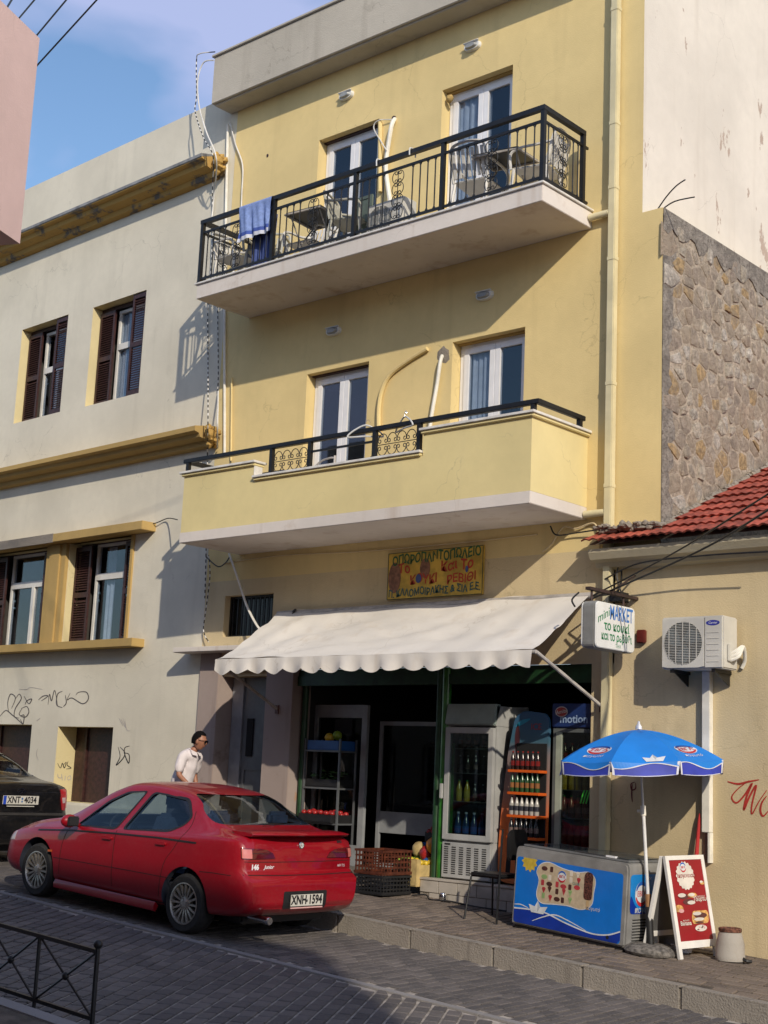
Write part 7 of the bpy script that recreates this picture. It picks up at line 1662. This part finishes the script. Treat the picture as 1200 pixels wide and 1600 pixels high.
# ================================================ things on the balconies
M_plast = plain('white_garden_plastic', (.62, .60, .56), .4, var=.06); M_plg = plain('beige_garden_plastic', (.40, .39, .33), .45, var=.06)
def plastic_chair(mat, label):
    t_ = thing('plastic_chair', label, 'chair', (0, 0, 0), 0, 'plastic chairs on the upper balcony'); t_.matrix_basis = Matrix(); W[t_] = Matrix()
    s = MB(); s.box(-.23, .23, -.22, .22, .41, .43); s.build('seat', mat, t_, bev=.01)
    s = MB(); n = 7
    for i in range(n):
        u = -.19+.38*i/(n-1); s.add([(u-.018, .21, .46), (u+.018, .21, .46), (u+.018, .30, .78), (u-.018, .30, .78), (u-.018, .225, .46), (u+.018, .225, .46), (u+.018, .315, .78), (u-.018, .315, .78)], [(0, 1, 2, 3), (7, 6, 5, 4), (0, 3, 7, 4), (1, 5, 6, 2)])
    s.build('back_slats', mat, t_, kind='stuff')
    s = MB(); s.tube(crv([(-.23, .20, .42), (-.235, .25, .60), (-.22, .305, .80), (-.1, .33, .85), (.1, .33, .85), (.22, .305, .80), (.235, .25, .60), (.23, .20, .42)], 4), .018, 6); s.build('back_frame', mat, t_, smooth=True)
    for q in (-1, 1):
        s = MB(); s.tube(crv([(q*.25, -.22, .40), (q*.27, -.22, .58), (q*.27, -.10, .64), (q*.265, .1, .65), (q*.235, .27, .68)], 4), .018, 6); s.build('armrest', mat, t_, smooth=True)
        for y0_, y1_ in ((-.20, -.25), (.19, .26)):
            s = MB(); s.tube([(q*.21, y0_, .42), (q*.24, y1_, .0)], [.022, .016], 6); s.build('leg', mat, t_, smooth=True)
    return t_
zf_ = 8.063
c1 = plastic_chair(M_plg, 'beige plastic armchair between the dark table and the air conditioner')
def place(o, wm): o.matrix_basis = wm; W[o] = wm
c2 = copy_tree(c1, at(-13.45, -.42, zf_, .5), 'plastic armchair standing behind the hanging towel')
place(c1, at(-11.75, -.55, zf_, 1.9))
c3 = plastic_chair(M_plast, 'white plastic chair before the curtained right-hand balcony door'); place(c3, at(-9.72, -.52, zf_, PI+.15))
copy_tree(c3, at(-8.95, -.42, zf_, -1.35), 'white plastic chair in the right end corner of the upper balcony')
copy_tree(c3, at(-13.95, -.5, zf_, 1.5), 'white plastic chair in the left end corner of the upper balcony')
copy_tree(c3, at(-12.75, -.30, zf_, 0.1), 'white plastic chair half hidden behind the left folding table')
M_tt = plain('dark_grey_tabletop', (.05, .05, .05), .4)
def folding_table(wm, label, tilt_=0):
    t_ = thing('folding_table', label, 'table', tuple(wm.translation), 0, 'folding tables on the upper balcony')
    m2 = wm @ Matrix.Translation((0, 0, .68)) @ Matrix.Rotation(tilt_, 4, 'X')
    s = MB(); s.xf = m2; s.box(-.29, .29, -.29, .29, 0, .02); s.build('tabletop', M_tt, t_, bev=.006)
    s = MB(); s.xf = m2; framebox_h(s, -.30, .30, -.30, .30, -.02, .0, .02); s.build('table_rim', M_bar, t_)
    for x in (-.24, .24):
        for q in (-1, 1):
            s = MB(); s.tube([wm @ Vector((x, q*.24, .66)), wm @ Vector((x, -q*.26, .012))], .010, 6); s.build('leg', M_bar, t_, smooth=True)
folding_table(at(-12.42, -.52, zf_, .1), 'dark folding table left of the beige chair')
folding_table(at(-9.35, -.50, zf_, .2), 'dark folding table in front of the right-hand balcony door', .12)
ac = ac_unit('balcony_air_conditioner', 'outdoor air conditioner standing on the upper balcony floor between the doors', 'air conditioner', -11.42, -10.82, -.62, -.36, zf_+.06, zf_+.56, logo=False)
for x in (-11.3, -10.95):
    s = MB(); s.box(x-.03, x+.03, -.60, -.38, zf_, zf_+.06); s.build('foot', M_blackp, ac)
t = thing('louvred_shutter_leaf', 'grey green panel standing on the balcony beside the air conditioner', 'panel', (-11.5, -.4, zf_))
s = MB(); framebox(s, -11.72, -11.46, zf_, zf_+.78, -.5, -.47, .04); s.box(-11.68, -11.50, -.49, -.48, zf_+.04, zf_+.74); s.build('panel', plain('grey_green_paint', (.10, .13, .11), .5), t)
# towels over the rail
def cloth(name, label, x0, x1, top, bf_, bb, mats_, y=YR, group=None):
    s = MB(); nu, nv = 40, 36; vs = []
    Lf, Lb = top-bf_, top-bb; Lt = Lf+Lb+.07
    for i in range(nu+1):
        for j in range(nv+1):
            u, d_ = i/nu, Lt*j/nv; x = x0+(x1-x0)*u
            if d_ < Lf: yy, zz_ = y-.045, bf_+d_+.03*(1-d_/Lf)*math.sin(u*2.3)*.5; k_ = 1-d_/Lf
            elif d_ < Lf+.07: a = (d_-Lf)/.07*PI; yy, zz_ = y-.045*math.cos(a), top+.016*math.sin(a); k_ = 0
            else: yy, zz_ = y+.045, top-(d_-Lf-.07); k_ = (d_-Lf-.07)/Lb
            w_ = .020*math.sin(u*17+1.3*math.sin(d_*6))+.012*math.sin(u*31+d_*9)
            vs.append((x+.03*k_*math.sin(d_*5)*(.5-u), yy+w_*min(1, k_*2.2)*(.9 if yy < y else -.5)-(.012*k_ if yy < y else 0), zz_))
    fs = []; mi = []
    for i in range(nu):
        for j in range(nv):
            fs.append((i*(nv+1)+j, i*(nv+1)+j+1, (i+1)*(nv+1)+j+1, (i+1)*(nv+1)+j)); d_ = Lt*j/nv
            mi.append(1 if (d_ < .03 or .085 < d_ < .10) and len(mats_) > 1 else (2 if .03 <= d_ < .085 and len(mats_) > 2 else 0))
    b = len(s.v); s.v += vs; s.f += fs; s.m += mi
    o = s.build(name, mats_, None, smooth=True, angle=180); return tag(o, label, 'towel', group)
M_tw = plain('blue_towel', (.20, .28, .54), .95, var=.12, nscale=30, bmp=.5); M_tww = plain('towel_white_stripe', (.55, .56, .62), .95); M_twb = plain('towel_blue_stripe', (.05, .09, .33), .95)
cloth('towel', 'blue towel with white and dark stripes hanging over the upper balcony rail', -13.42, -12.80, 8.975, 8.47, 8.55, [M_tw, M_tww, M_twb])
s = MB(); vs = []; 
for i in range(31):
    u = i/30; x = -13.28+.46*u; vs += [(x, -.86+.02*math.sin(u*20), 8.78), (x, -.86+.03*math.sin(u*17+1), 8.10)]
s.add(vs, [(2*i, 2*i+2, 2*i+3, 2*i+1) for i in range(30)]); tag(s.build('towel', plain('dark_blue_towel', (.06, .09, .25), .95, bmp=.4), None, smooth=True), 'darker blue towel hanging inside the balcony bars below the striped one', 'towel')
# clothes hangers and clips
M_hang = plain('white_hanger', (.62, .62, .6), .4)
def hanger(x, z, rz_, label):
    t_ = thing('clothes_hanger', label, 'clothes hanger', (x, -1.0, z), 0, 'white hangers on the lower balcony rail'); m = at(x, -1.02, z, rz_)
    s = MB(); s.xf = m; s.tube(crv([(-.21, 0, -.10), (-.12, 0, -.03), (0, 0, .02), (.12, 0, -.03), (.21, 0, -.10), (.19, 0, -.125), (0, 0, -.115), (-.19, 0, -.125)], 4, True), .010, 6, closed=True); s.build('hanger_body', M_hang, t_, smooth=True)
    s = MB(); s.xf = m; s.tube(crv([(0, 0, .02), (0, 0, .06), (.025, 0, .085), (.05, 0, .06), (.045, 0, .04)], 4), .0035, 5); s.build('hook', M_chrome, t_)
hanger(-10.90, 5.60, .5, 'white plastic hanger hooked on the lower rail, left of the right scroll panel')
hanger(-10.30, 5.62, -.4, 'white plastic hanger hooked on the lower rail over the right scroll panel')
for i, x in enumerate((-10.95, -10.42)):
    s = MB(); s.tube(crv([(x, YR-.05, 8.90), (x, YR-.045, 8.99), (x, YR+.045, 8.99), (x+.01, YR+.05, 8.90)], 4), .009, 6); tag(s.build('rail_clip', M_hang, None, smooth=True), ['left white clip gripping the upper balcony handrail', 'right white clip gripping the upper balcony handrail'][i], 'clip', 'white clips on the handrail')
t = thing('bent_tap', 'small grey bent fitting on the ledge before the left lower balcony door', 'fitting', (-11.5, -1.0, 5.2))
s = MB(); s.tube(crv([(-11.72, -1.02, 5.20), (-11.6, -1.02, 5.27), (-11.45, -1.02, 5.29), (-11.38, -1.02, 5.28)], 4), .012, 6); s.tube([(-11.38, -1.02, 5.31), (-11.38, -1.02, 5.20)], .014, 6); s.build('fitting', M_bar, t)

# ================================================ foreground railing
FR = thing('street_railing', 'black iron street railing with crossed bars at the bottom left corner', 'railing', (-8.5, -6.9, 0))
yq = -6.9; xq = [-9.50, -8.87, -8.245, -7.605]; ztop = lambda x: onY(62, 1462, yq).z+(-.05)*(x+8.247); zbot = lambda x: ztop(x)-.415
for i, x in enumerate(xq):
    h_ = ztop(x); e = i == 3; s = MB(); s.tube([(x, yq, h_-.95), (x, yq, h_+(.02 if e else 0))], .016 if e else .013, 8)
    s.build('post', M_iron, FR, smooth=True)
    if e: s = MB(); s.blob((x, yq, h_+.045), .03, jit=0, sub=3); s.build('ball_finial', M_iron, FR, smooth=True, angle=180)
for f, r_ in ((ztop, .013), (zbot, .012)):
    s = MB(); s.box(xq[0], xq[-1], yq-.012, yq+.012, -r_, r_); s.v = [(x, y, z+f(x)) for x, y, z in s.v]; s.build('rail', M_iron, FR)
for a_, b_ in zip(xq, xq[1:]):
    for p in ((a_, zbot(a_), b_, ztop(b_)), (a_, ztop(a_), b_, zbot(b_))):
        s = MB(); s.tube([(p[0], yq, p[1]), (p[2], yq, p[3])], .008, 6); s.build('cross_bar', M_iron, FR)
    s = MB(); s.blob(((a_+b_)/2, yq, (ztop(a_)+zbot(b_))/2), (.028, .022, .028), jit=0, sub=2); s.build('rosette', M_iron, FR, smooth=True, angle=180)

# ================================================ the man
LEAN = .18
def skin_mesh(pts, edges, radii, sub=2, root=0, vox=0):
    me = bpy.data.meshes.new('sk'); me.from_pydata([Vector((p[0]+LEAN*max(0, p[2]-.9), p[1], p[2])) for p in pts], edges, []); o = bpy.data.objects.new('sk', me); COL.objects.link(o)
    m = o.modifiers.new('s', 'SKIN'); m.use_smooth_shade = True; m.branch_smoothing = .6
    for i, r_ in enumerate(radii):
        v = me.skin_vertices[0].data[i]; v.radius = (r_, r_) if not isinstance(r_, tuple) else r_; v.use_root = (i == root)
    sb_ = o.modifiers.new('b', 'SUBSURF'); sb_.levels = sub
    if vox: rm = o.modifiers.new('r', 'REMESH'); rm.mode = 'VOXEL'; rm.voxel_size = vox; sm = o.modifiers.new('m', 'SMOOTH'); sm.iterations = 8; sm.factor = .6
    dg = bpy.context.evaluated_depsgraph_get(); nm = bpy.data.meshes.new_from_object(o.evaluated_get(dg)); bpy.data.objects.remove(o); bpy.data.meshes.remove(me)
    return nm
M_skin = plain('tanned_skin', (.33, .15, .09), .5, var=.1, nscale=12); M_hair = plain('black_hair', (.006, .005, .005), .8, nscale=60, bmp=.6, spec=.08); M_shirt = plain('white_shirt', (.66, .60, .60), .85, var=.05, nscale=5, bmp=.15)
M_trs = plain('dark_trousers', (.03, .035, .05), .9); M_shoe = plain('brown_shoes', (.03, .015, .01), .5)
mx_, my_ = -13.94, -.90; mz_ = Hp(mx_, my_)
MM = Matrix.Translation((mx_, my_, mz_)) @ Matrix.Rotation(math.radians(4), 4, 'Z') @ Matrix.Scale(.945, 4)   # +X of the frame is where he walks
man = thing('person', 'dark-haired man in sunglasses and a white short-sleeved shirt walking past behind the red car', 'person', (mx_, my_, mz_))
def conv(me, name, mat, par=man):
    me.materials.clear(); me.materials.append(mat); me.transform(Matrix.Translation(-W[man].translation) @ MM); me.shade_smooth(); me.name = name; return inst(name, me, par, Matrix.Translation(W[man].translation))
# body: pelvis, spine (leaning forward), neck, head core, arms, legs  (x forward, y left, z up)
pts = [(0, 0, .90), (.02, 0, 1.05), (.06, 0, 1.22), (.10, 0, 1.36), (.135, 0, 1.44), (.165, 0, 1.50),
       (.09, .145, 1.365), (.03, .20, 1.12), (.14, .20, .92), (.09, -.145, 1.365), (.13, -.20, 1.12), (.32, -.17, 1.0),
       (.01, .09, .84), (.12, .09, .50), (.06, .09, .10), (.01, -.09, .84), (-.02, -.09, .50), (-.22, -.09, .14), (.19, .09, .045), (-.10, -.09, .045)]
ed = [(0, 1), (1, 2), (2, 3), (3, 4), (4, 5), (3, 6), (6, 7), (7, 8), (3, 9), (9, 10), (10, 11), (0, 12), (12, 13), (13, 14), (0, 15), (15, 16), (16, 17), (14, 18), (17, 19)]
ra = [.115, (.115, .13), (.11, .12), (.085, .085), .056, .054, .045, .040, .028, .045, .040, .028, .088, .058, .042, .088, .058, .042, .042, .042]
conv(skin_mesh(pts, ed, ra), 'body', M_skin)
# shirt
pts = [(0, 0, .84), (.01, 0, 1.0), (.045, 0, 1.16), (.085, 0, 1.30), (.115, 0, 1.40), (.135, 0, 1.455), (.09, .09, 1.39), (.09, .150, 1.365), (.06, .178, 1.24), (.035, .198, 1.13), (.09, -.09, 1.39), (.09, -.150, 1.365), (.105, -.178, 1.24), (.125, -.198, 1.13)]
ed = [(0, 1), (1, 2), (2, 3), (3, 4), (4, 5), (4, 6), (6, 7), (7, 8), (8, 9), (4, 10), (10, 11), (11, 12), (12, 13)]
sm_ = skin_mesh(pts, ed, [(.145, .165), (.145, .165), (.14, .165), (.13, .165), (.105, .13), .072, .085, .080, .070, .068, .085, .080, .070, .068], vox=.014)
for v in sm_.vertices:
    n_ = noise.noise(v.co*9)*.012+noise.noise(Vector((v.co.x*22, v.co.y*22, v.co.z*7)))*.008; d_ = Vector((v.co.x-.1, v.co.y, 0)); v.co += d_.normalized()*n_ if d_.length > .02 else Vector()
conv(sm_, 'shirt', M_shirt)
SHR = Matrix(((1, 0, LEAN, -.9*LEAN), (0, 1, 0, 0), (0, 0, 1, 0), (0, 0, 0, 1)))
def mmb(up_=True): m = MB(); m.xf = MM @ SHR if up_ else MM; return m
s = mmb(); 
for q in (-1, 1):
    s.add([(.19, q*.012, 1.425), (.238, q*.016, 1.375), (.215, q*.088, 1.385), (.155, q*.085, 1.455), (.070, q*.078, 1.475), (.08, q*.07, 1.45)], [(0, 1, 2, 3), (3, 2, 5, 4)])
s.build('shirt_collar', M_shirt, man)
pts = [(0, 0, .92), (.01, .09, .84), (.12, .09, .50), (.06, .09, .08), (.01, -.09, .84), (-.02, -.09, .50), (-.22, -.09, .13)]
conv(skin_mesh(pts, [(0, 1), (1, 2), (2, 3), (0, 4), (4, 5), (5, 6)], [(.13, .14), .10, .075, .068, .10, .075, .068]), 'trousers', M_trs)
for fx_, fy_ in ((.06, .09), (-.22, -.09)):
    s = mmb(False); s.blob((fx_+.07, fy_, .045), (.135, .048, .05), jit=0, sub=3); s.build('shoe', M_shoe, man, smooth=True, angle=180)
# head
HC = Vector((.20+LEAN*.69, 0, 1.575)); HR = Matrix.Translation(HC) @ Matrix.Rotation(math.radians(24), 4, 'Z') @ Matrix.Rotation(math.radians(8), 4, 'Y')
bm = bmesh.new(); bmesh.ops.create_uvsphere(bm, u_segments=36, v_segments=28, radius=1)
for v in bm.verts:
    x, y, z = v.co; X, Y_, Z = x*.098, y*.076, z*.118
    if z < -.1: Y_ *= 1-.34*min(1, (-z-.1)/.9); X *= 1-.16*min(1, (-z-.1)/.9); X += .012*min(1, (-z-.1)/.9)
    if x > .5: X *= .95
    if x > .75 and abs(y) < .25 and -.38 < z < .08: X += .026*(1-abs(y)/.25)*(1-abs((z+.22)/.28))  # nose
    if x > .7 and .08 < z < .25: X += .006            # brow
    if x > .7 and abs(y) < .38 and -.62 < z < -.48: X += .006   # lips
    if x > .7 and abs(y) < .3 and z < -.75: X += .008
    if x > .6 and .12 < abs(y) < .55 and -.10 < z < .10: X -= .006
    v.co = (X, Y_, Z)
hm = bpy.data.meshes.new('head'); bm.to_mesh(hm); bm.free(); hm.transform(HR); conv(hm, 'head', M_skin)
bm = bmesh.new(); bmesh.ops.create_uvsphere(bm, u_segments=40, v_segments=30, radius=1); dl = []
for v in bm.verts:
    x, y, z = v.co
    if (x > .42 and z < .58-.1*abs(y)) or (x > -.05 and z < -.02) or z < -.48 or (x > .25 and z < .30): dl.append(v)
    k_ = 1.10+.025*noise.noise(Vector((x, y, z))*5); v.co = (x*.098*k_-.006, y*.078*k_, z*.118*k_+.004)
bmesh.ops.delete(bm, geom=dl, context='VERTS'); hm = bpy.data.meshes.new('hair'); bm.to_mesh(hm); bm.free(); hm.transform(HR); conv(hm, 'hair', M_hair)
s = MB(); s.xf = MM @ HR
for q in (-1, 1): s.blob((.0, q*.080, -.01), (.020, .012, .034), jit=0, sub=3)
s.build('ears', M_skin, man, smooth=True, angle=180, kind='stuff')
s = MB(); s.xf = MM @ HR; n = 10
for q in (-1, 1):
    pl = rc([(.006, .018), (.062, .016), (.060, -.020), (.030, -.026), (.010, -.016)], .012); s.prism([(a_*q, b_) for a_, b_ in pl], lambda u, v, w: (w-.12*abs(u)*abs(u)*4, u, v+.004), .096, .103)
    s.tube([(.088, q*.062, .012), (.05, q*.083, .012), (-.01, q*.086, .010), (-.03, q*.084, -.004)], .0035, 5)
s.tube([(.102, -.012, .012), (.108, 0, .016), (.102, .012, .012)], .003, 5); s.build('sunglasses', plain('dark_lens', (.008, .006, .006), .1), man, kind='stuff')
s = MB(); s.xf = MM @ HR; s.tube(crv([(.080, -.022, -.064), (.088, 0, -.062), (.080, .022, -.064)], 4), .0045, 6); s.build('lips', plain('lip_skin', (.24, .08, .06), .5), man, smooth=True)
# hands: palm and five bent fingers each
def hand(wr, dirv, side, side_name):
    d_ = Vector(dirv).normalized(); s_ = Vector((0, side, 0)); n_ = d_.cross(s_).normalized(); w_ = Vector(wr); P_ = [w_, w_+d_*.045, w_+d_*.085]; R_ = [.024, (.034, .018), (.036, .016)]; E_ = [(0, 1), (1, 2)]
    fl = [.075, .085, .08, .062]
    for i, f_ in enumerate(fl):
        o_ = (i-1.5)*.019; b_ = w_+d_*.095+Vector((0, 0, 0))+d_.cross(n_)*o_; k0 = len(P_)
        P_ += [b_, b_+d_*f_*.45+n_*.008, b_+d_*f_*.75+n_*.028, b_+d_*f_*.88+n_*.05]; R_ += [.0095, .009, .0085, .0075]; E_ += [(2, k0), (k0, k0+1), (k0+1, k0+2), (k0+2, k0+3)]
    k0 = len(P_); b_ = w_+d_*.03; sd = d_.cross(n_)*-.03
    P_ += [b_+sd, b_+sd*1.7+d_*.035+n_*.012, b_+sd*1.8+d_*.06+n_*.026]; R_ += [.012, .0105, .009]; E_ += [(1, k0), (k0, k0+1), (k0+1, k0+2)]
    conv(skin_mesh(P_, E_, R_, 2), 'hand', M_skin)
hand((.14, .20, .92), (.45, 0, -.9), 1, 'l'); hand((.32, -.17, 1.0), (.85, 0, -.5), -1, 'r')
